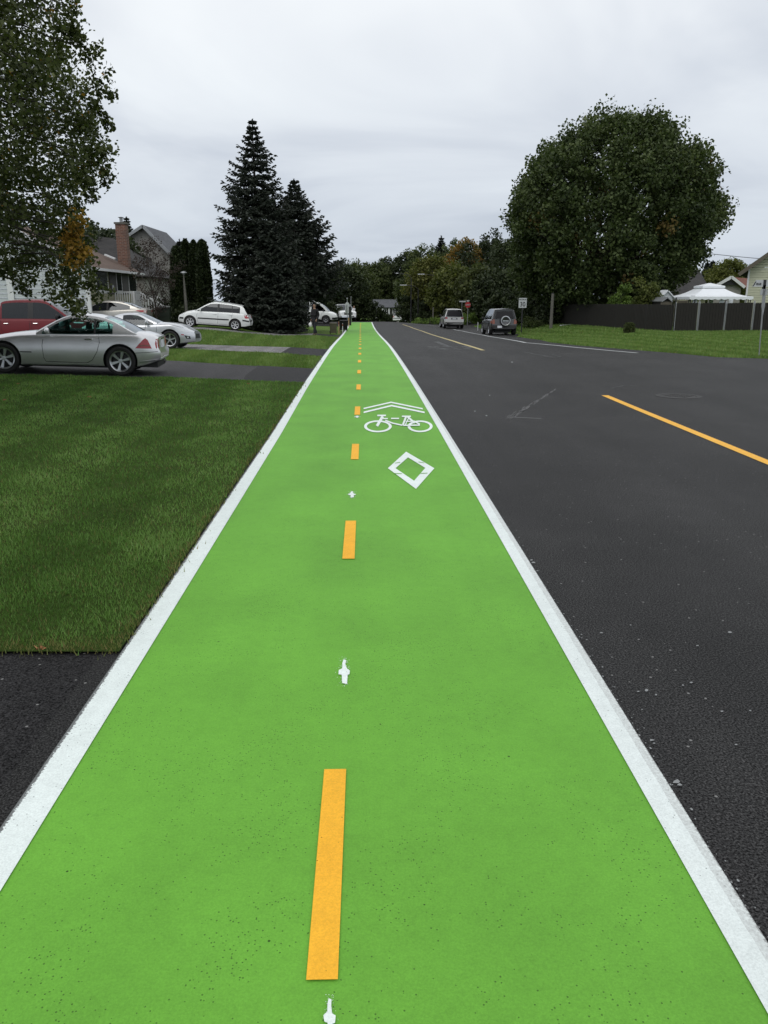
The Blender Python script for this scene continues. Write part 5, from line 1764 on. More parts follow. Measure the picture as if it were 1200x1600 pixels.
# columnar cedars
def cedar(label, px, py, Y, wpx, seed, name='cedar_tree'):
    rng = np.random.default_rng(seed)
    x, h = height_at(px, py, Y)
    r = wpx / 2 * Y / 1289
    root = empty(name, (x, Y, gz(x, Y)), 0, label, 'tree', 'columnar cedars by the lamp post')
    n = 17000
    zf = rng.uniform(0, 1, n) ** .95
    a = rng.uniform(0, 2 * np.pi, n)
    rr = r * np.interp(zf, [0, .1, .5, .85, .96, 1], [.85, 1, 1, .8, .5, .08]) * (1 + .07 * np.sin(3 * a + 8 * zf + seed) + .05 * np.sin(7 * a)) * (1 - .25 * rng.uniform(0, 1, n) ** 2)
    c = np.stack([np.cos(a) * rr, np.sin(a) * rr, zf * h], 1) + rng.normal(0, .03, (n, 3))
    leaves_mesh('crown', c, .15, rng, M['cedar'], root, .4 + .12 * np.sin(a * 4 + seed) + rng.normal(0, .16, n), None, up=0, elong=1.4, droop=-.75)
    mb = MB(); mb.tube([(0, 0, -.1), (0, 0, h * .6)], [.09, .03], 8); mb.build('trunk', M['bark'], root)
cedar('leftmost and broadest of the four columnar cedars', 275, 386, 55, 22, 1)
cedar('second columnar cedar, narrow with a pointed top', 289, 375, 57, 15, 2)
cedar('third columnar cedar, just right of the lamp post', 302, 377, 56, 15, 3)
cedar('rightmost of the four columnar cedars, next to the big spruce', 315, 376, 55, 21, 4)
x_, h_ = height_at(280, 374, 70)
conifer('small dark conifer showing above the leftmost cedar', (x_, 70, gz(x_, 70)), h_, 1.1, 31, needle=.16, tw=5, dens=.6)

# thin purple-leaved tree
x_, h_ = height_at(236, 376, 50)
broadleaf('thin sparse tree with dark purplish leaves before the beige gable', (x_, 50, gz(x_, 50)), h_, 1.35, 33, 'leaf_purple', 100, 34, .085, .30, .12, [(0, .25), (.3, .7), (.6, 1), (.85, .8), (1, .3)], .3, trunk_r=.06, nl=34, name='ornamental_tree', shell=.6)
# trees behind the left houses
x_, h_ = height_at(197, 338, 88)
conifer('dark conifer rising behind the brick chimney', (x_, 88, gz(x_, 88)), h_, 1.6, 34, needle=.22, tw=6, dens=.7)
for (px, py, Y, r, sd, lb) in [(152, 356, 66, 3.2, 41, 'dense tree behind the brown roof nearest the orange leaves'), (172, 366, 70, 2.4, 42, 'dense tree behind the brown roof left of the chimney'), (132, 350, 74, 3, 43, 'dark tree behind the left house, mostly behind the foreground tree')]:
    x_, h_ = height_at(px, py, Y)
    broadleaf(lb, (x_, Y, gz(x_, Y)), h_, r, sd, 'leaf_dark', 170, 50, .28, .6, .2, None, .12, trunk_r=.18, nl=10, group='trees behind the left houses')

# far tree belt
far = [  # px, py_top, Y, radius, mat, autumn, label
    (530, 415, 104, 3.4, 'leaf_dark', 0, 'dark tree just right of the right spruce'),
    (556, 414, 132, 3.8, 'leaf_mid', 0, 'olive green tree above the end of the green path'),
    (584, 410, 139, 3.6, 'leaf_mid', 0, 'tree behind the low far house at its left end'),
    (600, 407, 142, 3.0, 'leaf_dark', 0, 'dark tree standing over the far house roof'),
    (622, 402, 144, 4.0, 'leaf_dark', 0, 'dark tree behind the right end of the far house'),
    (641, 395, 140, 3.2, 'leaf_dark', 0, 'narrow dark tree behind the far street lamps'),
    (664, 386, 138, 4.4, 'leaf_mid', 0, 'tall olive tree left of the far spruce'),
    (712, 376, 125, 4.2, 'leaf_mid', .0, 'olive tree between the far spruce and the orange tree'),
    (732, 378, 112, 3.3, 'leaf_pale', .85, 'orange autumn tree above the stop sign'),
    (765, 364, 108, 4.0, 'leaf_dark', 0, 'dark green tree left of the huge maple'),
    (800, 380, 100, 4.4, 'leaf_dark', 0, 'dark tree touching the left edge of the huge maple'),
    (676, 402, 104, 3.3, 'leaf_pale', .12, 'yellowish green tree above the silver sport utility vehicle'),
    (650, 425, 112, 2.5, 'leaf_mid', 0, 'rounded green tree right of the far house'),
    (713, 418, 98, 3.1, 'leaf_pale', .04, 'pale green tree above the stop sign'),
    (752, 420, 92, 2.9, 'leaf_mid', .05, 'green tree left of the speed sign'),
    (785, 425, 84, 2.8, 'leaf_dark', 0, 'dark tree right behind the speed sign'),
]
for i, (px, py, Y, r, mt, au, lb) in enumerate(far):
    x_, h_ = height_at(px, py, Y)
    broadleaf(lb, (x_, Y, gz(x_, Y)), h_, r, 60 + i, mt, 230, 46, .30, .68, .10, None, .14, autumn=au, trunk_r=.2, nl=12, group='far tree belt along the street', shell=.38)
x_, h_ = height_at(689.5, 369, 130)
conifer('small dark spruce poking above the far tree belt', (x_, 130, gz(x_, 130)), h_, 2.6, 77, needle=.3, tw=7, dens=.6)
# orange sprigs low in the belt
x_, h_ = height_at(757, 442, 84)
# shrubs and hedges along the far bend
def shrub(label, px, pytop, Y, r, seed, mat='leaf_dark', cat='shrub', name='shrub', ncl=60, per=45, leaf=.14, cl=.35, sq=(1, 1), group=None, h=None, au=0):
    x_, h_ = height_at(px, pytop, Y)
    return broadleaf(label, (x_, Y, gz(x_, Y)), max(h or h_, .3), r, seed, mat, ncl, per, leaf, cl, .02, [(0, .85), (.3, 1), (.6, .95), (.85, .7), (1, .35)], .12, cat=cat, name=name, sq=sq, trunk_r=.05, nl=8, group=group, autumn=au)
shrub('tall dark hedge closing the road right of the far house', 648, 462, 103, 2.2, 101, ncl=120, sq=(1.1, .7), leaf=.2)
shrub('dark hedge behind the pale silver vehicle', 676, 468, 100, 2.2, 102, ncl=120, sq=(1.2, .7), leaf=.2)
shrub('dark hedge between the two parked vehicles', 712, 470, 97, 2.0, 103, ncl=110, sq=(1.1, .7), leaf=.2)
shrub('dark upright evergreen left of the dark grey vehicle', 753, 458, 88, 1.5, 104, ncl=110, leaf=.2)
shrub('dark evergreen above the roof of the dark grey vehicle', 786, 455, 80, 2.0, 105, ncl=130, leaf=.2)
shrub('dark undergrowth right of the speed sign', 826, 470, 69, 2.0, 106, ncl=130, leaf=.18)
shrub('dark undergrowth left of the wooden pole', 846, 472, 66, 1.8, 107, ncl=110, leaf=.18)
shrub('dark undergrowth at the left end of the dark fence', 880, 470, 63, 2.0, 108, ncl=130, leaf=.18)
shrub('yellowish shrub at the foot of the speed sign', 833, 497, 61, .7, 109, 'leaf_mid', ncl=30, leaf=.1, cl=.2)
shrub('low clipped yellow green hedge beneath the stop sign', 733, 491, 86, 1.3, 110, 'leaf_bush', ncl=60, sq=(1.1, .6), leaf=.12, cl=.25)
shrub('low green bank of plants at the bend beside the silver vehicle', 672, 497, 90, 1.9, 111, 'leaf_bush', ncl=60, sq=(1.1, .5), leaf=.12, cl=.22)
shrub('dark hedge at the far end of the green path', 566, 470, 104, 2.4, 112, ncl=140, sq=(1.1, .6), leaf=.2)
shrub('dark bushes behind the white van', 503, 470, 92, 2.0, 113, ncl=120, sq=(1.1, .6), leaf=.2)
shrub('dark bush before the left end of the far house', 606, 491, 122, 1.1, 114, ncl=60, sq=(1, .6), leaf=.18)
shrub('dark bushes beneath the spruce beside the van', 440, 490, 60, 1.4, 115, ncl=90, sq=(1.1, .6), leaf=.16)
shrub('dark bushes behind the green wheelie bin', 268, 472, 56, 1.6, 116, ncl=110, sq=(1.3, .5), leaf=.13)
shrub('dark bushes behind the bonnet of the white hatchback', 312, 480, 53.5, 1.5, 117, ncl=100, sq=(1.2, .5), leaf=.13)
shrub('low shrub by the gravel edge left of the wheelie bin', 241, 487, 51, .55, 118, 'leaf_mid', ncl=26, leaf=.08, cl=.16)
shrub('bright green bush over the fence at its left', 972, 448, 55.0, .85, 119, 'leaf_bush', ncl=80, per=60, leaf=.12, cl=.26, sq=(1, .45))
shrub('olive green bush over the fence beneath the maple', 1009, 440, 52.7, 1.15, 120, 'leaf_pale', ncl=130, per=60, leaf=.12, cl=.3, sq=(1, .45))
px_, hh = 983, 0
x_, h_ = height_at(984, 506, 43.2)
conifer('dwarf evergreen growing alone on the right verge', (x_, 43.2, gz(x_, 43.2)), max(h_, .5), .17, 121, needle=.06, tw=4, name='dwarf_conifer', cat='shrub', mat='leaf_mid', droop=.05, dens=.4)
# right background
for (px, py, Y, r, sd, lb) in [(1105.5, 410, 112, 1.5, 131, 'left of the two distant conifers beside the maple'), (1114.5, 407, 110, 1.7, 132, 'right of the two distant conifers beside the maple')]:
    x_, h_ = height_at(px, py, Y)
    conifer(lb, (x_, Y, gz(x_, Y)), h_, r, sd, needle=.25, tw=6, dens=.6, group='distant conifers')
x_, h_ = height_at(1143, 409, 88)
broadleaf('round olive tree behind the gazebo', (x_, 88, gz(x_, 88)), h_, 2.5, 133, 'leaf_pale', 260, 60, .2, .5, .25, None, .1, autumn=.03, nl=12, tint0=.75)


# ------------------------------------------------------------------ buildings
def uvbox(o, s=1.0):
    """simple box UVs in metres along the dominant plane"""
    me = o.data
    uvl = me.uv_layers.new(name='UVMap')
    for p in me.polygons:
        n = p.normal
        if abs(n.z) > .93: ax, ay = Vector((1, 0, 0)), Vector((0, 1, 0))
        else:
            ax = Vector((-n.y, n.x, 0)).normalized(); ay = n.cross(ax)
        for li in p.loop_indices:
            v = me.vertices[me.loops[li].vertex_index].co
            uvl.data[li].uv = (v.dot(ax) / s, v.dot(ay) / s)
    return o


def siding(name, p0, p1, z0, z1, mat, parent, lap=.12, out=.018, top=None):
    """horizontal lap boards on the wall from p0 to p1 (xy). top(u)->height limit, u 0..1. outward = right of p0->p1"""
    p0 = Vector(p0); p1 = Vector(p1); d = (p1 - p0); Ln = d.length; d.normalize(); n = Vector((d.y, -d.x))
    mb = MB()
    z = z0
    def pt(u, z, o): q = p0 + d * (u * Ln) + n * o; return (q.x, q.y, z)
    while z < z1 - .01:
        zt_ = min(z + lap, z1)
        if top is None: spans = [(0, 1, 0, 1)]
        else:
            us = [i / 200 for i in range(201)]
            ok0 = [u for u in us if top(u) >= z]; ok1 = [u for u in us if top(u) >= zt_]
            if not ok0: break
            if ok1: spans = [(min(ok0), max(ok0), min(ok1), max(ok1))]
            else:
                m_ = (min(ok0) + max(ok0)) / 2; spans = [(min(ok0), max(ok0), m_, m_)]
        for a, b, a1, b1 in spans:
            zg = z + lap * .13
            mb.quad(pt(a, zg, out), pt(b, zg, out), pt(b1, zt_, .002), pt(a1, zt_, .002))
            mb.quad(pt(a, zg, -.012), pt(b, zg, -.012), pt(b, zg, out), pt(a, zg, out))
        z += lap
    return mb.build(name, mat, parent, fix=False)


def gable_roof(name, mb_pts, th, mat, parent):
    mb = MB()
    for pts in mb_pts: mb.slab(pts, th)
    return uvbox(mb.build(name, mat, parent))


def window(parent, p0, p1, z0, z1, n=1, frame=.06, out=.03, mat='trim_white', mull=0):
    """window set on wall line p0->p1, outward right side"""
    p0 = Vector(p0); p1 = Vector(p1); d = (p1 - p0); Ln = d.length; d.normalize(); nn = Vector((d.y, -d.x))
    def pt(s, z, o): q = p0 + d * s + nn * o; return (q.x, q.y, z)
    def bar(s0, s1, a, b, o0, o1, mb):
        v = [pt(s, z, o) for o in (o0, o1) for z in (a, b) for s in (s0, s1)]
        mb.add(v, [(0, 1, 3, 2), (4, 6, 7, 5), (0, 4, 5, 1), (2, 3, 7, 6), (0, 2, 6, 4), (1, 5, 7, 3)])
    mb = MB()
    bar(-frame, Ln + frame, z0 - frame, z0, 0.005, out + .02, mb); bar(-frame, Ln + frame, z1, z1 + frame, 0.005, out, mb)
    bar(-frame, 0, z0, z1, .005, out, mb); bar(Ln, Ln + frame, z0, z1, .005, out, mb)
    for i in range(1, n): bar(Ln * i / n - frame * .5, Ln * i / n + frame * .5, z0, z1, .005, out - .004, mb)
    w_ = mb.build('window', M[mat], parent)
    mb = MB(); bar(0, Ln, z0, z1, -.02, .008, mb); mb.build('pane', M['house_glass'], w_)
    return w_


# cream bungalow on the left
xf = -16.0
ya, yb_ = 48.3, 58.2
hb = empty('bungalow', (xf - 4.5, 53, 0), 0, 'cream sided bungalow with a brown roof and brick chimney behind the red pickup', 'house')
LB = lambda x, y, z: (x - hb.location.x, y - 53, z)
def l2(x, y): return (x - hb.location.x, y - 53)
g0 = -.2
eave = 3.45; wd = 9.0; rz_ = 5.75
siding('wall', l2(xf, yb_), l2(xf, ya), g0, eave, M['siding_yellow2'], hb, .15)
siding('wall', l2(xf, ya), l2(xf - wd, ya), g0, eave + 2.2, M['siding_yellow2'], hb, .15, top=lambda u: eave + (rz_ - eave) * (1 - abs(u - .5) * 2))
mb = MB(); mb.box(*[v for v in (l2(xf - wd, 0)[0] + .02, l2(xf, 0)[0] - .03, ya - 53 + .03, yb_ - 53 - .02, g0, eave - .05)]); mb.build('wall_core', M['siding_yellow2'], hb)
siding('wall', l2(xf - wd, yb_), l2(xf, yb_), g0, eave, M['siding_yellow2'], hb, .15)
ov = .5
E0 = lambda x, y, z: LB(x, y, z)
xe, xw, xm = xf + ov, xf - wd - ov, xf - wd / 2
zE = eave - .08; zR = rz_ + .12
yn, yfar = ya - .5, yb_ + .5
gable_roof('roof', [[E0(xe, yn, zE), E0(xe, yfar, zE), E0(xm, yfar - 3.2, zR), E0(xm, yn, zR)],
                    [E0(xw, yfar, zE), E0(xw, yn, zE), E0(xm, yn, zR), E0(xm, yfar - 3.2, zR)],
                    [E0(xe, yfar, zE), E0(xw, yfar, zE), E0(xm, yfar - 3.2, zR)]], .10, M['roof_brown'], hb)
mb = MB()
def beam(mb, a, b, w_, h_):
    a, b = Vector(a), Vector(b); d = (b - a).normalized(); s = Vector((-d.y, d.x, 0)); s = s.normalized() if s.length > .01 else Vector((1, 0, 0)); u = s.cross(d)
    vs = [p + s * (w_ / 2) * i + u * (h_ / 2) * j for p in (a, b) for i in (-1, 1) for j in (-1, 1)]
    mb.add(vs, [(0, 1, 3, 2), (4, 6, 7, 5), (0, 4, 5, 1), (2, 3, 7, 6), (0, 2, 6, 4), (1, 5, 7, 3)])
beam(mb, E0(xe + .06, yn, zE - .09), E0(xe + .06, yfar, zE - .09), .11, .15)      # gutter
beam(mb, E0(xe, yn - .05, zE - .08), E0(xm, yn - .05, zR - .08), .06, .2)
beam(mb, E0(xw, yn - .05, zE - .08), E0(xm, yn - .05, zR - .08), .06, .2)
beam(mb, E0(xe, yn - .03, zE - .22), E0(xe - 1.4, yn - .03, zE - .22), .12, .12)
mb.build('fascia', M['trim_white'], hb)
mb = MB(); mb.quad(E0(xe, yn, zE - .14), E0(xe, yfar, zE - .14), E0(xf, yfar, zE - .14), E0(xf, yn, zE - .14)); mb.build('soffit', M['trim_brown'], hb)
yw = lambda px: 0
def y_on(px):  # distance along the facade plane x=xf for a column
    lo, hi = 40., 70.
    for _ in range(40):
        m_ = (lo + hi) / 2
        if aty(px, 440, m_).x < xf: hi = m_
        else: lo = m_
    return (lo + hi) / 2
def zat(px, py): y = y_on(px); return aty(px, py, y).z
wz0, wz1 = zat(158, 453), zat(158, 421)
for a, b, n_ in ((150.5, 167, 3), (182.5, 189, 2), (201.5, 211.5, 3)):
    window(hb, l2(xf + .02, y_on(b)), l2(xf + .02, y_on(a)), wz0, wz1, n_, .2, .07)
for a, b in ((170.5, 181), (190.5, 200)):
    mb = MB()
    mb.box(xf - hb.location.x + .005, xf - hb.location.x + .04, y_on(a) - 53, y_on(b) - 53, wz0 - .25, zE - .16)
    mb.build('cladding_panel', M['brown_panel'], hb)
# door lamp, porch and railing
mb = MB(); yl_ = y_on(173.5) - 53
mb.box(xf - hb.location.x + .05, xf - hb.location.x + .14, yl_ - .06, yl_ + .06, 2.2, 2.45); mb.build('porch_lamp', M['lampwhite'], hb)
pz = 1.08
pl_y0, pl_y1 = y_on(172), y_on(199)
mb = MB(); mb.box(xf - hb.location.x + .05, xf - hb.location.x + 1.45, pl_y0 - 53, pl_y1 - 53, g0, pz)
for i in range(6):
    zz = pz - (i + 1) * pz / 7
    mb.box(xf - hb.location.x + 1.45 + .28 * i, xf - hb.location.x + 1.45 + .28 * (i + 1), pl_y0 + 1.4 - 53, pl_y1 - 53, g0, zz)
mb.build('porch', M['wood_grey'], hb)
mb = MB()
rx = xf - hb.location.x + 1.42
rail_h = .95
beam(mb, (rx, pl_y0 - 53, pz + rail_h), (rx, pl_y0 + 1.4 - 53, pz + rail_h), .07, .07)
beam(mb, (rx - 1.3, pl_y0 - 53, pz + rail_h), (rx, pl_y0 - 53, pz + rail_h), .07, .07)
for i in range(12): beam(mb, (rx, pl_y0 - 53 + 1.4 * i / 11, pz), (rx, pl_y0 - 53 + 1.4 * i / 11, pz + rail_h), .05 if i not in (0, 11) else .14, .05 if i not in (0, 11) else .14)
for i in range(9): beam(mb, (rx - 1.3 * i / 9, pl_y0 - 53, pz), (rx - 1.3 * i / 9, pl_y0 - 53, pz + rail_h), .05, .05)
for yy in (pl_y0 + 1.4 - 53, pl_y1 - 53):
    beam(mb, (rx, yy, pz + rail_h), (rx + 1.75, yy, rail_h + .05), .08, .08)
    beam(mb, (rx, yy, pz + .1), (rx + 1.75, yy, .15), .06, .06)
    for i in range(1, 11):
        t = i / 10; beam(mb, (rx + 1.75 * t, yy, pz * (1 - t) + .1), (rx + 1.75 * t, yy, pz * (1 - t) + rail_h), .05 if i < 10 else .13, .05 if i < 10 else .13)
mb.build('stair_railing', M['trim_white'], hb)
# chimney
ch_y = 57.0
cxl, cxr = aty(182, 380, ch_y).x, aty(197.5, 380, ch_y).x
ct = aty(190, 350, ch_y).z
mb = MB(); mb.box(cxl - hb.location.x, cxr - hb.location.x, ch_y - 53, ch_y - 53 + .7, 2.6, ct); ch_o = uvbox(mb.build('chimney', M['brick'], hb))
mb = MB(); mb.box(cxl - hb.location.x - .06, cxr - hb.location.x + .06, ch_y - 53 - .06, ch_y - 53 + .76, ct, ct + .12); mb.build('chimney_cap', M['wood_grey'], ch_o)
mb = MB(); cc = ((cxl + cxr) / 2 - hb.location.x, ch_y - 53 + .35)
mb.lathe([(.11, .12), (.11, .42)], 12, 'z', (cc[0], cc[1], ct)); mb.lathe([(0, .50), (.2, .46), (.2, .44), (0, .44)], 12, 'z', (cc[0], cc[1], ct))
for s in (-1, 1): mb.tube([(cc[0] + s * .1, cc[1], ct + .4), (cc[0] + s * .14, cc[1], ct + .46)], .01, 4)
mb.build('flue', M['galv'], ch_o)
# pale roof vent strip
a_, b_2 = aty(164, 398, 56), aty(180, 404.5, 56)
mb = MB(); beam(mb, (a_.x - hb.location.x, 3 - .0, a_.z), (b_2.x - hb.location.x, 3.0, b_2.z), .3, .10); mb.build('roof_flashing', M['trim_white'], hb)

# white sided garage house at the far left
hw_ = empty('garage', (-19, 46, 0), 0, 'white sided garage wall behind the red pickup and the foreground tree', 'house')
gxr = aty(137.5, 440, 45).x; gxb = aty(137.0, 440, 47.6).x
lx = lambda x: x + 19
siding('wall', (lx(gxr), -1), (lx(-28), -1), -.5, 6.0, M['siding_white'], hw_, .235, .03, top=lambda u: 3.5 + (5.6 - 3.5) * (1 - abs((gxr - u * (gxr + 28)) - (gxr - 28) / 2) / ((gxr + 28) / 2)))
siding('wall', (lx(gxb), 1.6), (lx(gxr), -1), -.5, 3.5, M['siding_white'], hw_, .235, .03)
mb = MB(); mb.box(lx(-28), lx(gxb) - .3, -.97, 1.5, -.5, 3.4); mb.build('wall_core', M['siding_white'], hw_)
mxr = (gxr - 28) / 2
gable_roof('roof', [[(lx(gxr) + .2, -1.3, 3.4), (lx(gxb) + .2, 1.8, 3.4), (lx(mxr), 1.8, 5.7), (lx(mxr), -1.3, 5.7)], [(lx(-28.4), 1.8, 3.35), (lx(-28.4), -1.3, 3.35), (lx(mxr), -1.3, 5.7), (lx(mxr), 1.8, 5.7)]], .12, M['roof_dark'], hw_)
mb = MB(); xt = aty(15, 440, 45).x
mb.box(lx(xt) - .16, lx(xt) + .16, -1.06, -1.02, -.5, 4.2); mb.build('corner_trim', M['trim_white'], hw_); mb = MB()
mb.box(lx(gxr) - .14, lx(gxr) + .05, -1.06, -.9, -.5, 3.5); mb.build('corner_trim', M['trim_white'], hw_)
# black wall lantern
lp = aty(42, 457, 44.8)
wl_ = empty('wall_lantern', (lp.x, 44.93, lp.z), 0, 'black lantern fixed to the white siding above the pickup', 'lantern')
mb = MB(); mb.box(-.03, .03, -.10, .03, -.02, .04); mb.lathe([(0, .36), (.04, .30), (.13, .20), (.12, .19), (0, .19)], 6, 'z', (0, -.14, -.1)); mb.lathe([(0, -.14), (.07, -.12), (.09, .0), (0, .0)], 6, 'z', (0, -.14, -.04))
for k in range(6):
    a = k * math.pi / 3; mb.tube([(.07 * math.cos(a), -.14 + .07 * math.sin(a), -.06), (.11 * math.cos(a), -.14 + .11 * math.sin(a), .1)], .01, 4)
mb.build('lantern_frame', M['black'], wl_)
mb = MB(); mb.lathe([(.06, -.04), (.095, .09)], 6, 'z', (0, -.14, 0)); mb.build('lantern_glass', M['house_glass'], wl_)

# two storey gabled house behind
h2 = empty('gabled_house', (-20, 76, 0), 0, 'two storey house with beige gable and blue grey roof behind the cream bungalow', 'house')
pk = aty(225, 352, 75); el = aty(188, 377, 75); er = aty(264, 392, 75)
X_ = lambda v: v + 20
zgr = -1.2
mb = MB()
poly = [(X_(el.x), -1, zgr), (X_(er.x), -1, zgr), (X_(er.x), -1, er.z), (X_(pk.x), -1, pk.z - .1), (X_(el.x), -1, el.z)]
mb.slab(poly, -7 if False else .3); mb.box(X_(el.x), X_(er.x) - .02, -.95, 6.5, zgr, min(el.z, er.z) - .1); mb.build('wall', M['stucco'], h2)
dE = 7.3
def rl(a, b):   # extend eaves 0.4 m
    d = Vector((b[0] - a[0], 0, b[1] - a[1])).normalized() * .45; return (b[0] + d.x, b[1] + d.z)
ex_, ez_ = rl((X_(pk.x), pk.z), (X_(er.x), er.z)); wx_, wz_ = rl((X_(pk.x), pk.z), (X_(el.x), el.z))
gable_roof('roof', [[(ex_, -1.5, ez_), (ex_, dE, ez_), (X_(pk.x), dE, pk.z), (X_(pk.x), -1.5, pk.z)], [(wx_, dE, wz_), (wx_, -1.5, wz_), (X_(pk.x), -1.5, pk.z), (X_(pk.x), dE, pk.z)]], .12, M['roof_grey'], h2)
mb = MB(); beam(mb, (X_(pk.x), -1.55, pk.z - .1), (ex_, -1.55, ez_ - .1), .06, .24); beam(mb, (X_(pk.x), -1.55, pk.z - .1), (wx_, -1.55, wz_ - .1), .06, .24); mb.build('bargeboard', M['galv'], h2)
# lower wing roof
lw = [aty(199, 377, 72), aty(224, 397, 72)]
gable_roof('lower_roof', [[(X_(lw[0].x) - 2.5, -4, lw[0].z - 2.0), (X_(lw[1].x) + .8, -4, lw[1].z - 1.6), (X_(lw[1].x), -1.4, lw[1].z - .2), (X_(lw[0].x) - 2.5, -1.4, lw[0].z)]], .1, M['roof_dark'], h2)
# dark hip-roofed house behind the bungalow
h3 = empty('dark_roofed_house', (-25, 68, 0), 0, 'house with a big dark roof hidden behind the brown roof and foreground tree', 'house')
a_ = aty(142, 362, 64); b_2 = aty(181, 372, 64)
xa_, xb_ = a_.x + 25, b_2.x + 25
gable_roof('roof', [[(xa_ - 6, -7, 3.2), (xb_ + 3.0, -7, 3.2), (xb_ - .2, -4, b_2.z), (xa_ - 3, -4, a_.z)], [(xb_ + 3.0, -7, 3.2), (xb_ + 3.0, 2, 3.2), (xb_ - .2, -4, b_2.z)],
                    [(xb_ + 3.0, 2, 3.2), (xa_ - 6, 2, 3.2), (xa_ - 3, -4, a_.z), (xb_ - .2, -4, b_2.z)], [(xa_ - 6, 2, 3.2), (xa_ - 6, -7, 3.2), (xa_ - 3, -4, a_.z)]], .08, M['roof_dark'], h3)
mb = MB(); mb.box(xa_ - 5.5, xb_ + 2.6, -6.6, 1.6, -1, 3.1); mb.build('wall', M['stucco'], h3)

# far bungalow at the end of the road
fy = 125
fx0, fx1, fx2 = aty(586, 480, fy).x, aty(624, 480, fy).x, aty(632.5, 480, fy + 3).x
h4 = empty('far_bungalow', (3.5, fy, gz(3.5, fy)), 0, 'low grey bungalow with white posts at the end of the road', 'house')
zz = h4.location.z
ev = aty(610, 480, fy).z - zz; rg = aty(610, 470, fy).z - zz + .2
A_ = fx0 - 3.5; B_ = fx1 - 3.5
mb = MB(); mb.box(A_ + 2.6, B_, 0, 7, 0, ev); mb.slab([(B_ + .01, 0, 0), (B_ + .01, 7, 0), (B_ + .01, 7, ev), (B_ + .01, 3.5, rg - .2), (B_ + .01, 0, ev)], .2); mb.build('wall', M['stucco'], h4)
gable_roof('roof', [[(A_ - .3, -.5, ev), (B_ + .4, -.5, ev), (B_ + .4, 3.5, rg), (A_ - .3, 3.5, rg)], [(B_ + .4, 7.5, ev), (A_ - .3, 7.5, ev), (A_ - .3, 3.5, rg), (B_ + .4, 3.5, rg)]], .12, M['roof_grey'], h4)
mb = MB()
for k in range(3): mb.box(A_ + .1 + k * .95, A_ + .34 + k * .95, -.35, -.11, 0, ev)
mb.build('porch_post', M['trim_white'], h4)
mb = MB(); mb.box(B_ - .16, B_ + .05, -.05, .0 - .01, 0, ev); mb.build('corner_trim', M['trim_white'], h4); mb = MB(); beam(mb, (B_ + .45, -.5, ev - .05), (B_ + .45, 3.5, rg - .05), .08, .2); mb.build('bargeboard', M['trim_white'], h4)
for (a, b, n_) in ((598.5, 603.5, 2), (614.5, 620, 2)):
    window(h4, (aty(a, 480, fy).x - 3.5, 0), (aty(b, 480, fy).x - 3.5, 0), .75, ev - .25, n_, .10, .06)
mb = MB(); mb.tube([(aty(620.3, 480, fy).x - 3.5, 2, rg - .6), (aty(620.3, 480, fy).x - 3.5, 2, rg + .65)], .07, 8); mb.build('vent_pipe', M['galv'], h4)
# far parked white car beside it
cfar = copy_tree(c3)
x_ = aty(631, 497, 119).x
place(cfar, x_, 119, R(60), 'small white car parked beside the far grey bungalow', 'car')

# white house glimpsed behind the stop sign
hy = 93
h5 = empty('white_house', (aty(741, 480, hy).x, hy, 0), 0, 'white house glimpsed between trees behind the stop sign', 'house')
zb5 = gz(h5.location.x, hy)
w1 = aty(726, 480, hy).x - h5.location.x; w2 = aty(772, 480, hy).x - h5.location.x
siding('wall', (w1, 0), (w2, 0), zb5, 1.3, M['siding_white'], h5, .2)
mb = MB(); mb.box(w1, w2, .04, 5, zb5, 1.2); mb.build('wall_core', M['siding_white'], h5)
gable_roof('roof', [[(w1 - .4, -.5, 1.2), (w2 + .4, -.5, 1.2), (w2 + .4, 2.5, 2.3), (w1 - .4, 2.5, 2.3)], [(w2 + .4, 5.5, 1.2), (w1 - .4, 5.5, 1.2), (w1 - .4, 2.5, 2.3), (w2 + .4, 2.5, 2.3)]], .12, M['roof_dark'], h5)
window(h5, (w1 + .9, 0), (w1 + 1.9, 0), .1, 1.0, 2, .08, .05)
window(h5, (w1 + 2.6, 0), (w1 + 3.2, 0), -.3, 1.0, 1, .08, .05)

# right: cream house behind the fence
ry = 56
rx0 = aty(1165.5, 470, ry).x
h6 = empty('cream_house', (rx0 + 4.5 * math.cos(R(28)), ry - 4.5 * math.sin(R(28)), 0), R(-28), 'cream lap sided gable house at the right edge behind the dark fence', 'house')
ez6 = aty(1163, 417, ry).z
slope = math.tan(R(37))
siding('wall', (-4.5, 0), (4.5, 0), -.8, 8.5, M['siding_yellow'], h6, .165, .022, top=lambda u: ez6 - .05 + (4.5 - abs(u - .5) * 9) * slope)
siding('wall', (-4.5, 9), (-4.5, 0), -.8, ez6, M['siding_yellow'], h6, .165, .022)
mb = MB(); mb.box(-4.47, 4.47, .03, 9, -.8, ez6 - .2); mb.build('wall_core', M['siding_yellow'], h6)
rgz = ez6 + 4.5 * slope + .1
gable_roof('roof', [[(-5.1, 9.6, ez6 - .45), (-5.1, -.6, ez6 - .45), (0, -.6, rgz), (0, 9.6, rgz)], [(5.1, -.6, ez6 - .45), (5.1, 9.6, ez6 - .45), (0, 9.6, rgz), (0, -.6, rgz)]], .14, M['roof_dark'], h6)
mb = MB(); beam(mb, (-5.1, -.64, ez6 - .52), (0, -.64, rgz - .07), .06, .24); beam(mb, (5.1, -.64, ez6 - .52), (0, -.64, rgz - .07), .06, .24); mb.build('bargeboard', M['trim_brown'], h6)
mb = MB(); mb.box(-4.56, -4.44, -.05, .06, -.8, ez6 - .1); mb.build('corner_trim', M['trim_white'], h6)

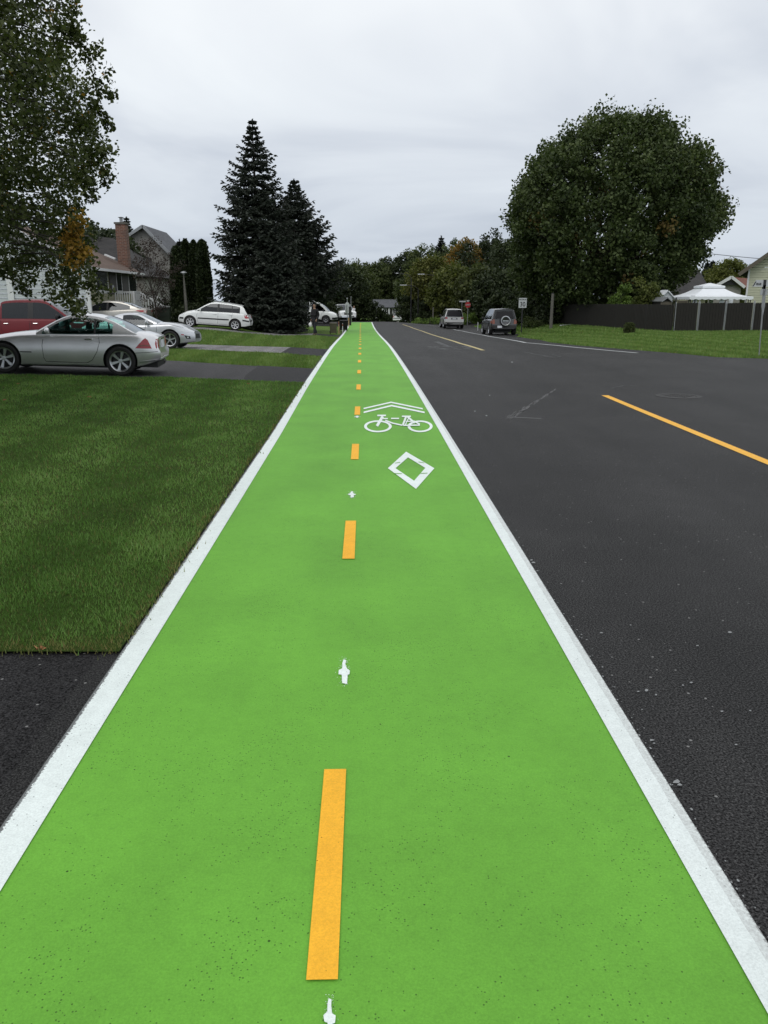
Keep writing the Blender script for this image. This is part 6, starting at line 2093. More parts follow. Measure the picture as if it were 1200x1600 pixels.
# brown roofed house with white gable trim behind the gazebo
by = 78
h7 = empty('brown_roofed_house', (aty(1136, 440, by).x, by, 0), 0, 'red brown roofed house with a white trimmed gable behind the gazebo', 'house')
ox = h7.location.x
pkx, pkz = aty(1140, 433, by).x - ox, aty(1140, 433, by).z
lxx, lzz = aty(1109, 452, by).x - ox, aty(1109, 452, by).z
rxx, rzz = aty(1158, 449, by).x - ox, aty(1158, 449, by).z
zb7 = -.6
mb = MB(); mb.slab([(lxx, 0, zb7), (rxx + 0, 0, zb7), (rxx, 0, rzz), (pkx, 0, pkz), (lxx, 0, lzz)], -.2 if False else .2); mb.build('wall', M['stucco'], h7)
# ridge running back to the right
gable_roof('roof', [[(rxx + .1, -.4, rzz), (rxx + 5, 6, rzz), (pkx + 5, 6, pkz), (pkx, -.4, pkz)], [(lxx + 5, 6, lzz), (lxx - .1, -.4, lzz), (pkx, -.4, pkz), (pkx + 5, 6, pkz)]], .1, M['roof_red'], h7)
mb = MB(); beam(mb, (pkx, -.45, pkz), (rxx + .15, -.45, rzz), .06, .26); beam(mb, (pkx, -.45, pkz), (lxx - .15, -.45, lzz), .06, .26); mb.build('bargeboard', M['trim_white'], h7)
mb = MB(); s_ = .55; mb.slab([(pkx + (lxx - pkx) * s_, -.24, pkz + (lzz - pkz) * s_ - .12), (pkx + (rxx - pkx) * s_ * 1.2, -.24, pkz + (lzz - pkz) * s_ - .12), (pkx, -.24, pkz - .3)], .03); mb.build('gable_vent', M['black'], h7)

# grey hip roof house
gy_0 = 72
h8_ = empty('grey_roofed_house', (aty(1078, 450, gy_0).x, gy_0, 0), 0, 'house with a dark grey hip roof between the maple and the gazebo', 'house')
ox = h8_.location.x
p1 = aty(1092, 421, gy_0 + 4); e1 = aty(1038, 459, gy_0); e2 = aty(1113, 459, gy_0)
gable_roof('roof', [[(e1.x - ox, 0, e1.z), (e2.x - ox, 0, e1.z), (p1.x - ox, 4, p1.z), (p1.x - ox - 1.2, 4, p1.z)], [(e2.x - ox, 0, e1.z), (e2.x - ox, 8, e1.z), (p1.x - ox, 4, p1.z)],
                    [(e1.x - ox, 8, e1.z), (e1.x - ox, 0, e1.z), (p1.x - ox - 1.2, 4, p1.z)], [(e2.x - ox, 8, e1.z), (e1.x - ox, 8, e1.z), (p1.x - ox - 1.2, 4, p1.z), (p1.x - ox, 4, p1.z)]], .1, M['roof_dark'], h8_)
mb = MB(); mb.box(e1.x - ox + .4, e2.x - ox - .4, .4, 7.6, -.8, e1.z - .02); mb.build('wall', M['siding_yellow2'], h8_)
mb = MB(); mb.box(e1.x - ox - .02, e2.x - ox + .02, -.03, .03, e1.z - .32, e1.z - .05); mb.build('fascia', M['trim_brown'], h8_)
# sheds
def shed(label, pa, pb, ptop, pe, Y, roofm, wallm, gab=True):
    a, b = aty(pa, 470, Y).x, aty(pb, 470, Y).x; c = (a + b) / 2
    t = aty(pa, ptop, Y).z; e = aty(pa, pe, Y).z
    r_ = empty('garden_shed', (c, Y, gz(c, Y)), 0, label, 'shed'); zc = -r_.location.z
    w_ = (b - a) / 2
    mb = MB(); mb.box(-w_ + .1, w_ - .1, 0, 2, 0, e + zc); mb.slab([(-w_ + .1, 0, e + zc), (w_ - .1, 0, e + zc), (0, 0, t + zc - .08)], .1); mb.build('wall', wallm, r_)
    gable_roof('roof', [[(w_, -.15, e + zc - .03), (w_, 2.2, e + zc - .03), (0, 2.2, t + zc), (0, -.15, t + zc)], [(-w_, 2.2, e + zc - .03), (-w_, -.15, e + zc - .03), (0, -.15, t + zc), (0, 2.2, t + zc)]], .05, roofm, r_)
    mb = MB(); mb.box(-.35, .35, -.03, -.005, 0, min(1.7, e + zc - .05)); mb.build('door', M['trim_brown'], r_)
shed('small shed with a pale roof behind the fence corner', 1030, 1053, 453, 464, 54, M['canvas'], M['siding_white'])
shed('low grey shed left of the fence corner post', 1033, 1050, 464, 470, 50.5, M['galv'], M['slat'])
shed('low shed with beige roof between fence and gazebo', 1054, 1080, 459, 469, 58, M['siding_yellow2'], M['siding_yellow2'])

# gazebo
gyy = 51.5
gl, gr_ = aty(1078, 460, gyy).x, aty(1178, 460, gyy).x
gc = (gl + gr_) / 2; gw = (gr_ - gl) / 2
gzb = empty('gazebo', (gc, gyy + gw, gz(gc, gyy)), 0, 'white canvas topped gazebo behind the dark fence', 'gazebo')
zo = -gzb.location.z
z_e = aty(1100, 463.5, gyy).z + zo; z_v = aty(1100, 468.5, gyy).z + zo; z_m = aty(1130, 450, gyy + gw * .7).z + zo; z_t = aty(1130, 443.5, gyy + gw).z + zo
mb = MB()
n_ = 12
def ringp(k, z): return [(k * x, k * y, z) for x, y in [(-gw, -gw), (gw, -gw), (gw, gw), (-gw, gw)]]
r0_ = ringp(1, z_e); r1_ = ringp(.32, z_m)
for i in range(4):
    j = (i + 1) % 4
    for k in range(6):
        t0, t1 = k / 6, (k + 1) / 6
        sag = lambda t: -.12 * math.sin(math.pi * t)
        f0 = lambda t, A, B_: Vector(A).lerp(Vector(B_), t) + Vector((0, 0, sag(t)))
        mb.add([f0(t0, r0_[i], r1_[i]), f0(t0, r0_[j], r1_[j]), f0(t1, r0_[j], r1_[j]), f0(t1, r0_[i], r1_[i])], [(0, 1, 2, 3)])
    # scalloped valance
    m_ = 10
    for k in range(m_ * 4):
        t0, t1 = k / (m_ * 4), (k + 1) / (m_ * 4)
        dz0 = -(z_e - z_v) * (.72 + .28 * abs(math.sin(t0 * m_ * math.pi))); dz1 = -(z_e - z_v) * (.72 + .28 * abs(math.sin(t1 * m_ * math.pi)))
        a0 = Vector(r0_[i]).lerp(Vector(r0_[j]), t0); a1 = Vector(r0_[i]).lerp(Vector(r0_[j]), t1)
        mb.add([a0, a1, a1 + Vector((0, 0, dz1)), a0 + Vector((0, 0, dz0))], [(0, 1, 2, 3)])
mb.build('canopy', M['canvas'], gzb)
mb = MB()
q0, q1 = ringp(.36, z_m + .12), ringp(.02, z_t + .05)
for i in range(4):
    j = (i + 1) % 4; mb.add([q0[i], q0[j], q1[j], q1[i]], [(0, 1, 2, 3)])
    mb.add([q0[i], q0[j], Vector(q0[j]) - Vector((0, 0, .12)), Vector(q0[i]) - Vector((0, 0, .12))], [(0, 1, 2, 3)])
mb.build('vent_canopy', M['canvas'], gzb)
for sx_ in (-1, 1):
    for sy_ in (-1, 1):
        mb = MB()
        for dx, dy in ((0, 0), (.28 * -sx_, 0), (0, .28 * -sy_)): mb.tube([(sx_ * gw * .94 + dx, sy_ * gw * .94 + dy, 0), (sx_ * gw * .94 + dx, sy_ * gw * .94 + dy, z_e - .05)], .03, 6)
        for k in range(5): mb.tube([(sx_ * gw * .94, sy_ * gw * .94, .3 + k * .42), (sx_ * gw * .94 - .28 * sx_, sy_ * gw * .94, .3 + k * .42)], .012, 4)
        mb.build('post', M['black'], gzb)
mb = MB()
for k in range(4):
    i, j = k, (k + 1) % 4; a = Vector(ringp(.95, z_e - .1)[i]); b = Vector(ringp(.95, z_e - .1)[j]); mb.tube([a, b], .03, 5)
mb.build('top_rail', M['black'], gzb)
# hanging side curtains, gathered
for k, xq in enumerate((1086, 1112, 1128, 1143)):
    cxq = aty(xq, 470, gyy + 2 * gw * (.95 if k % 2 else .05)).x - gc
    mb = MB(); yq = gw * .94 if k % 2 else -gw * .9
    pts = []
    for i in range(13): pts.append((cxq + .3 * (i / 12 - .5), yq + .05 * math.sin(i * 1.6)))
    for a, b in zip(pts[:-1], pts[1:]): mb.add([(a[0], a[1], .2), (b[0], b[1], .2), (b[0], b[1], z_e - .12), (a[0], a[1], z_e - .12)], [(0, 1, 2, 3)])
    mb.build('curtain', M['canvas'], gzb)


# ------------------------------------------------------------------ fence
fen = empty('slatted_fence', (16, 46, 0), 0, 'long dark privacy slat chain link fence along the right yard', 'fence')
fo = fen.location
def fence_pt(px, py_b, Y): p = aty(px, py_b, Y); return Vector((p.x, Y, p.z))
def panel(a, b, za, zb2, top_a, top_b, nm='panel'):
    mb = MB(); a = Vector(a); b = Vector(b); Ln = (b - a).length; d = (b - a).normalized(); nrm = Vector((d.y, -d.x))
    n = int(Ln / .085)
    for i in range(n):
        t0 = i / n; t1 = (i + .86) / n; o = .014 if i % 2 else .0
        p = a + d * Ln * t0; q = a + d * Ln * t1
        z0_, z1_ = za + (zb2 - za) * t0, top_a + (top_b - top_a) * t0
        z0b, z1b = za + (zb2 - za) * t1, top_a + (top_b - top_a) * t1
        vs = []
        for oo in (o, o + .012):
            vs += [(p.x + nrm.x * oo, p.y + nrm.y * oo, z0_), (q.x + nrm.x * oo, q.y + nrm.y * oo, z0b), (q.x + nrm.x * oo, q.y + nrm.y * oo, z1b), (p.x + nrm.x * oo, p.y + nrm.y * oo, z1_)]
        mb.add(vs, [(0, 1, 2, 3), (4, 7, 6, 5), (0, 4, 5, 1), (2, 6, 7, 3), (0, 3, 7, 4), (1, 5, 6, 2)])
    # dark backing web so nothing shows through
    mb.add([(a.x - nrm.x * .02, a.y - nrm.y * .02, za), (b.x - nrm.x * .02, b.y - nrm.y * .02, zb2), (b.x - nrm.x * .02, b.y - nrm.y * .02, top_b - .03), (a.x - nrm.x * .02, a.y - nrm.y * .02, top_a - .03)], [(0, 1, 2, 3)])
    return mb.build(nm, M['slat'], fen, fix=False)
def post(p, zb_, zt_, r=.03, mat='galv', nm='post'):
    mb = MB(); mb.tube([(p[0], p[1], zb_ - .1), (p[0], p[1], zt_)], r, 8); mb.lathe([(r * 1.3, -.03), (r * 1.3, .01), (0, .05)], 8, 'z', (p[0], p[1], zt_))
    return mb.build(nm, M[mat], fen, smooth=40)
def loc(p): return (p.x - fo.x, p.y - fo.y)
nodes = [(868, 507, 62.5, 475.5), (918, 509, 57.5, 475), (962, 512.3, 53.0, 475), (1008, 516, 49.0, 475.5), (1049, 519, 46.0, 476)]
pts = [(fence_pt(px, pb, Y), aty(px, pt_, Y).z) for px, pb, Y, pt_ in nodes]
for (a, ta), (b, tb) in zip(pts[:-1], pts[1:]):
    panel(loc(a), loc(b), a.z, b.z, ta, tb)
for a, ta in pts[:-1]: post(loc(a + Vector((0, .08, 0))), a.z, ta - .02, .028, 'darkmetal')
right = [(1053.8, 1086.9), (1090.8, 1128.8), (1132.3, 1172.3), (1175.8, 1222)]
for (a, b) in right:
    Ya, Yb = 46 + (a - 1052) * .006, 46 + (b - 1052) * .006
    A__, B__ = fence_pt(a, 517.0, Ya), fence_pt(b, 516.0, Yb)
    panel(loc(A__), loc(B__), A__.z, B__.z, aty(a, 473.5, Ya).z, aty(b, 472.8, Yb).z, 'gate_panel')
    for p in (A__, B__):
        post(loc(p + Vector((-.035 if p is A__ else .035, 0, 0))), p.z, aty(a, 473.5, Ya).z, .022)
for px in (1052, 1088.8, 1130.5, 1174):
    Y = 46.1 + (px - 1052) * .006; p = fence_pt(px, 517.5, Y); post(loc(p), p.z, aty(px, 471 if px > 1060 else 466, Y).z, .04, 'galv' if px > 1060 else 'darkmetal')
    # chain link diamonds between leaf and post
    mb = MB(); t_ = aty(px, 474, Y).z
    wq = .15
    k = 0; z_ = p.z + .05
    while z_ < t_ - .1:
        for s in (-1, 1):
            for q in (-1, 1):
                mb.tube([(p.x - fo.x + s * (.04 if q > 0 else wq), Y - fo.y, z_), (p.x - fo.x + s * (wq if q > 0 else .04), Y - fo.y, z_ + .09)], .003, 3, cap=False)
        z_ += .09
    mb.build('chain_link', M['galv'], fen, fix=False)
    if px > 1100 and px < 1140:
        mb = MB(); mb.lathe([(0, -.02), (.05, -.02), (.055, .02), (0, .02)], 12, 'y', (p.x - fo.x - .1, Y - fo.y - .06, p.z + .28)); mb.build('latch', M['chrome'], fen)

# ------------------------------------------------------------------ poles, signs
def textmesh(body, size, mat, parent, loc_, rot, ext=.003, name='lettering', sx=1.0):
    cu = bpy.data.curves.new('t', 'FONT'); cu.body = body; cu.size = size; cu.extrude = ext; cu.align_x = 'CENTER'; cu.align_y = 'CENTER'; cu.offset = size * .012
    to = bpy.data.objects.new('t', cu); COL.objects.link(to)
    dg = bpy.context.evaluated_depsgraph_get()
    me = bpy.data.meshes.new_from_object(to.evaluated_get(dg)); bpy.data.objects.remove(to)
    me.materials.clear(); me.materials.append(mat); me.name = name
    o = link(name, me, parent); o.location = loc_; o.rotation_euler = rot; o.scale = (sx, 1, 1)
    return o

# speed limit sign
Y = 57.5; sp_ = aty(816.5, 474, Y); gzz = gz(sp_.x, Y)
sg = empty('speed_limit_sign', (sp_.x, Y, gzz), R(4), 'white speed limit sign reading maximum 30 on a post', 'road sign')
sw_ = 12.6 * Y / 1289; t_z = aty(816, 465.6, Y).z - gzz; b_z = aty(816, 481, Y).z - gzz
mb = MB(); mb.box(-sw_ / 2, sw_ / 2, -.03, -.026, b_z, t_z); mb.build('sign_panel', M['sign_white'], sg)
mb = MB(); mb.box(-.035, .035, -.02, .02, -.1, t_z - .05); mb.build('post', M['darkmetal'], sg)
cz = b_z + (t_z - b_z) * .34
textmesh('30', (t_z - b_z) * .66, M['sign_black'], sg, (0, -.036, cz), (R(90), 0, 0), sx=.92)
textmesh('MAXIMUM', sw_ * .19, M['sign_black'], sg, (0, -.036, t_z - (t_z - b_z) * .17), (R(90), 0, 0))

# stop sign
Y = 83; sp_ = aty(731, 476.5, Y); gzz = gz(sp_.x, Y)
st_ = empty('stop_sign', (sp_.x, Y, gzz), R(0), 'red octagonal stop sign on a thin post by the far corner', 'road sign')
zc = aty(731, 476.3, Y).z - gzz; rr_ = 4.6 * Y / 1289
mb = MB(); oc = [(rr_ * math.cos(R(22.5 + 45 * k)), -.03, zc + rr_ * math.sin(R(22.5 + 45 * k))) for k in range(8)]; mb.slab(oc, .01); mb.build('sign_panel', M['sign_red'], st_)
textmesh('ARRÊT', rr_ * .62, M['sign_white'], st_, (0, -.045, zc), (R(90), 0, 0))
mb = MB(); mb.box(-.03, .03, -.02, .02, -.1, zc + rr_ + .15); mb.build('post', M['galv'], st_)
mb = MB(); mb.box(-.12, .12, -.035, -.025, zc + rr_ + .02, zc + rr_ + .16); mb.build('tab_panel', M['sign_white'], st_)
# its neighbouring street name blade on a pole
Y = 84; sp_ = aty(722, 472, Y); gzz = gz(sp_.x, Y)
sn = empty('street_name_sign', (sp_.x, Y, gzz), 0, 'thin pole with a pale street name blade left of the stop sign', 'road sign')
zc = aty(722, 471.3, Y).z - gzz
mb = MB(); mb.tube([(0, 0, -.1), (0, 0, zc + .1)], .03, 6); mb.build('post', M['galv'], sn)
mb = MB(); mb.box(-.28, .38, -.045, -.038, zc - .05, zc + .08); mb.build('name_blade', M['sign_white'], sn)
# white stake marker on the verge
def stake(name, label, px, pt_, pb, Y, w, mat, group=None, cat='stake', tip=None):
    p = aty(px, pb, Y); g_z = gz(p.x, Y); t = aty(px, pt_, Y).z - g_z
    r_ = empty(name, (p.x, Y, g_z), random.uniform(-.3, .3), label, cat, group)
    mb = MB(); mb.box(-w / 2, w / 2, -.012, .012, -.05, t - .03); mb.add([(-w / 2, -.012, t - .03), (w / 2, -.012, t - .03), (w / 2, .012, t - .03), (-w / 2, .012, t - .03), (0, 0, t)], [(0, 1, 4), (1, 2, 4), (2, 3, 4), (3, 0, 4)]); mb.build('shaft', M[mat], r_)
    if tip: mb = MB(); mb.box(-w / 2 - .003, w / 2 + .003, -.015, .015, t - .18, t - .05); mb.build('painted_band', M[tip], r_)
    return r_
stake('marker_stake', 'white marker stake on the verge between the two sport utility vehicles', 746.5, 503.5, 513, 68, .06, 'lampwhite')
stake('survey_stake', 'leftmost wooden survey stake by the bin', 529.6, 502, 522, 51, .045, 'wood_stake', 'survey stakes by the bins', tip='amber')
stake('survey_stake', 'middle pale survey stake between bin and path', 535.4, 505, 519.5, 53.5, .045, 'lampwhite', 'survey stakes by the bins', tip='amber')
stake('survey_stake', 'rightmost survey stake at the edge of the green path', 545, 496, 509, 68, .07, 'wood_stake', 'survey stakes by the bins')

# wooden pole in front of the maple
Y = 57; p = aty(861, 509, Y); g_z = gz(p.x, Y)
up = empty('wooden_pole', (p.x, Y, g_z), 0, 'weathered wooden pole standing in the grass before the maple', 'pole')
mb = MB(); mb.tube([(0, 0, -.2), (0, 0, 1.3), (0.01, 0, 2.35)], [.12, .105, .095], 12); mb.build('shaft', M['wood_grey'], up, smooth=50)
mb = MB(); mb.lathe([(.1, -.02), (.1, .02), (0, .06)], 12, 'z', (.01, 0, 2.35)); mb.build('cap', M['darkmetal'], up)
# overhead cable
A_c = Vector((p.x, Y, g_z + 8.1)); q1 = aty(1100, 391, 64); q2 = aty(1182, 398.5, 66); dirv = (q2 - q1)
mb = MB(); A_ = q1 - dirv * 1.2; B_ = q2 + dirv * 2.0
mb.tube([A_ + (B_ - A_) * t - Vector((0, 0, .25 * 4 * t * (1 - t))) for t in [i / 20 for i in range(21)]], .022, 5)
tag(mb.build('overhead_cable', M['black']), 'thin overhead cable crossing the sky right of the maple', 'cable')
# white board lying on the verge
a_, b_2 = at(876, 509.5), at(893, 507.5)
mb = MB(); beam(mb, (0, 0, .05), (b_2.x - a_.x, b_2.y - a_.y, .05), .14, .05)
o = mb.build('plank', M['lampwhite']); o.location = (a_.x, a_.y, gz(a_.x, a_.y)); tag(o, 'pale plank lying in the grass near the wooden pole', 'plank')

# foreground street sign at right edge
Y = 23.5; pb_ = at(1186, 556.5); Y = pb_.y; tp_ = aty(1195, 437, Y); g_z = gz(pb_.x, Y)
ss_ = empty('street_sign', (pb_.x, Y, g_z), 0, 'leaning metal post with crossed street name blades at right edge', 'road sign')
tpl = Vector((tp_.x - pb_.x, 0, tp_.z - g_z))
mb = MB()
mb.tube([(0, 0, -.1), tpl * .45], .018, 8); mb.tube([tpl * .36, tpl], .024, 8)
mb.build('post', M['galv'], ss_, smooth=50)
mb = MB()
e0 = tpl * .62
mb.slab([tuple(tpl * .50 + Vector((0, -.03, 0))), tuple(tpl * .66 + Vector((.05, -.03, 0))), tuple(tpl * .93 + Vector((.035, -.03, 0))), tuple(tpl * .93 + Vector((-.035, -.03, 0))), tuple(tpl * .66 + Vector((-.05, -.03, 0)))], .02); mb.build('bracket', M['galv'], ss_)
bl = aty(1174.5, 447.5, Y); br_ = 12 * Y / 1335
mb = MB(); zb_ = aty(1180, 448, Y).z - g_z; xl_ = bl.x - pb_.x
mb.slab([(xl_, -.02, zb_), (xl_ + .95, -.02, zb_), (xl_ + .95, -.02, zb_ + .19), (xl_ + .10, -.02, zb_ + .19)], .004)
nb_ = mb.build('name_blade', M['sign_white'], ss_)
textmesh('RUE', .085, M['sign_black'], nb_, (xl_ + .19, -.03, zb_ + .075), (R(90), 0, 0))
mb = MB(); mb.slab([(xl_ + .01, -.026, zb_ + .01), (xl_ + .04, -.026, zb_ + .01), (xl_ + .115, -.026, zb_ + .145), (xl_ + .085, -.026, zb_ + .145)], .003); mb.build('emblem', M['sign_black'], nb_)
mb = MB(); b2 = aty(1193, 456, Y); mb.slab([(tpl.x * .93, -.25, b2.z - g_z - .09), (tpl.x * .93 + .10, .40, b2.z - g_z - .09), (tpl.x * .93 + .10, .40, b2.z - g_z + .09), (tpl.x * .93, -.25, b2.z - g_z + .09)], .004); mb.build('name_blade', M['sign_white'], ss_)
mb = MB(); mb.box(tpl.x - .04, tpl.x + .04, -.03, .03, tpl.z - .26, tpl.z + .0); mb.build('clamp', M['darkmetal'], ss_)

# lamp post by the cedars
Y = 50.5; p = aty(291, 485, Y); g_z = gz(p.x, Y); t = aty(290, 426, Y).z - g_z
lp_ = empty('lamp_post', (p.x, Y, g_z), 0, 'pale garden lamp post standing before the columnar cedars', 'lamp post')
mb = MB(); mb.tube([(0.02, 0, -.1), (0.0, 0, 1.5), (-.03, 0, t - .05)], [.10, .09, .035], 10); mb.build('pole', M['wood_grey'], lp_, smooth=50)
mb = MB(); mb.lathe([(0, .09), (.18, .03), (.2, -.02), (0, -.02)], 14, 'z', (-.02, 0, t)); mb.lathe([(.12, -.02), (.09, -.10), (0, -.10)], 12, 'z', (-.02, 0, t)); mb.build('lamp_head', M['galv'], lp_, smooth=40)

# distant street lamps
def street_lamp(label, px, py, Y, arm, base_dx):
    p = aty(px, py, Y); x = p.x + base_dx; g_z = gz(x, Y)
    r_ = empty('street_lamp', (x, Y, g_z), 0, label, 'street lamp', 'distant street lamps')
    t = p.z - g_z
    mb = MB(); mb.tube([(0, 0, -.1), (0, 0, t - .5)], [.07, .05], 8); mb.build('pole', M['darkmetal'], r_)
    mb = MB(); mb.tube([(0, 0, t - .5), (-base_dx * .3, 0, t - .1), (-base_dx, 0, t)], .028, 6); mb.build('arm', M['darkmetal'], r_)
    mb = MB(); mb.box(-base_dx - arm, -base_dx + .1, -.10, .10, t - .03, t + .05); mb.build('luminaire', M['lampwhite'], r_)
street_lamp('street lamp with a luminaire glinting high over the far house', 621, 427, 96, .2, 1.6)
street_lamp('street lamp whose long arm shows highest against the tree belt', 662, 428.5, 98, .7, 1.6)
street_lamp('street lamp with the lowest arm, above the far house chimney pipe', 634, 445.5, 99, .7, 1.5)

# bins
def wheelie(label, px, pt_, pb, Y, wpx, mat, lid=None, name='wheelie_bin'):
    p = aty(px, pb, Y); w_ = wpx * Y / 1289; g_z = gz(p.x, Y); h = max(aty(px, pt_, Y).z - g_z, .6)
    r_ = empty(name, (p.x, Y, g_z), R(6), label, 'bin')
    mb = MB(); b_, t_ = w_ * .42, w_ * .5
    vs = [(s * k, q * k * 1.05, z) for z, k in ((.06, b_), (h * .9, t_)) for s in (-1, 1) for q in (-1, 1)]
    mb.add(vs, [(0, 2, 3, 1), (4, 5, 7, 6), (0, 1, 5, 4), (2, 6, 7, 3), (0, 4, 6, 2), (1, 3, 7, 5)])
    mb.box(-t_ * .6, t_ * .6, -t_ * 1.09, -t_ * 1.02, h * .45, h * .5)
    mb.build('bin_body', M[mat], r_)
    mb = MB(); mb.box(-t_ * 1.06, t_ * 1.06, -t_ * 1.16, t_ * 1.14, h * .9, h * .93); mb.slab([(-t_, -t_ * 1.1, h * .93), (t_, -t_ * 1.1, h * .93), (t_ * .9, t_, h), (-t_ * .9, t_, h)], .03); mb.build('lid', M[lid or mat], r_)
    for s in (-1, 1):
        mb = MB(); mb.lathe([(0, -.03), (.1, -.03), (.1, .03), (0, .03)], 14, 'x', (s * b_, t_ * .9, .1)); mb.build('wheel', M['rubber'], r_)
    mb = MB(); mb.tube([(-t_ * .8, t_ * 1.2, h * .9), (t_ * .8, t_ * 1.2, h * .9)], .015, 6); mb.build('handle', M['black'], r_)
wheelie('dark green wheelie bin behind the silver roadster bonnet', 257.5, 478, 506, 51, 20, 'bin')
wheelie('olive brown bin on the grass beside the walking person', 521, 504, 524.5, 50, 11, 'bin_brown')
wheelie('black bin between the survey stakes and the green path', 537, 500, 515, 58, 13, 'cloth_black')

# white pointed sign and black post near the path end
Y = 74; p = aty(542.8, 500, Y); g_z = gz(p.x, Y)
bs = empty('path_sign', (p.x, Y, g_z), 0, 'white round topped sign on a thin post at the end of the green path', 'road sign')
w_ = 3.4 * Y / 1289; za, zb_ = aty(542, 489.5, Y).z - g_z, aty(542, 477, Y).z - g_z
mb = MB(); pts = [(-w_, -.03, za), (w_, -.03, za)] + [(w_ * math.cos(R(a)), -.03, zb_ + (w_ * 1.4) * math.sin(R(a))) for a in range(0, 181, 20)]; mb.slab(pts, .01); mb.build('sign_panel', M['sign_white'], bs)
mb = MB(); mb.box(-w_ * .72, w_ * .1, -.036, -.031, za + .03, zb_ + .02); mb.build('sign_inset', M['galv'], bs)
mb = MB(); mb.box(-.03, .03, -.025, .02, -.1, zb_ + w_ * 1.4 + .25); mb.lathe([(0, .0), (.06, .04), (.07, .12), (0, .2)], 8, 'z', (0, 0, zb_ + w_ * 1.4 + .2)); mb.build('post', M['galv'], bs)
Y = 73; p = aty(547, 503, Y); g_z = gz(p.x, Y)
bp_ = empty('black_post', (p.x, Y, g_z), 0, 'stout black post right beside the white path sign', 'post')
mb = MB(); mb.tube([(0, 0, -.1), (0, 0, aty(547, 480, Y).z - g_z)], .11, 10); mb.lathe([(.13, 0), (.13, .04), (0, .08)], 10, 'z', (0, 0, aty(547, 480, Y).z - g_z)); mb.build('shaft', M['black'], bp_)
Y = 82; p = aty(548.8, 500, Y); g_z = gz(p.x, Y)
pp = empty('flag_pole', (p.x, Y, g_z), 0, 'thin bare grey pole above the end of the green path', 'pole')
mb = MB(); t = aty(548.8, 464, Y).z - g_z; mb.tube([(0, 0, -.1), (0, 0, t)], [.045, .03], 8); mb.lathe([(0, .06), (.05, .03), (.03, 0), (0, 0)], 8, 'z', (0, 0, t)); mb.build('shaft', M['galv'], pp)
# pale posts right of the far bend
stake('bollard', 'pale post at the bend left of the silver vehicle', 676.5, 480, 497, 95, .14, 'wood_grey', cat='bollard')


# ------------------------------------------------------------------ people
def skin_mesh(name, chains, mat, parent, sub=2):
    """chains: list of [(co, radius), ...]; first vertex of later chains joins by nearest existing vertex"""
    me = bpy.data.meshes.new(name); vs = []; es = []; rad = []
    for ch in chains:
        prev = None
        for i, (co, r) in enumerate(ch):
            co = Vector(co)
            found = None
            if i == 0:
                for k, v in enumerate(vs):
                    if (v - co).length < 1e-4: found = k
            if found is None:
                vs.append(co); rad.append(r if isinstance(r, tuple) else (r, r)); idx = len(vs) - 1
            else: idx = found
            if prev is not None: es.append((prev, idx))
            prev = idx
    me.from_pydata([tuple(v) for v in vs], es, [])
    o = bpy.data.objects.new(name, me); COL.objects.link(o)
    sk = o.modifiers.new('s', 'SKIN'); sk.use_smooth_shade = True
    for i, sv in enumerate(me.skin_vertices[0].data):
        sv.radius = rad[i]; sv.use_root = (i == 0)
    sb = o.modifiers.new('u', 'SUBSURF'); sb.levels = sub; sb.render_levels = sub
    dg = bpy.context.evaluated_depsgraph_get()
    m2 = bpy.data.meshes.new_from_object(o.evaluated_get(dg)); bpy.data.objects.remove(o); m2.name = name
    m2.materials.clear(); m2.materials.append(mat)
    m2.shade_smooth()
    return link(name, m2, parent)


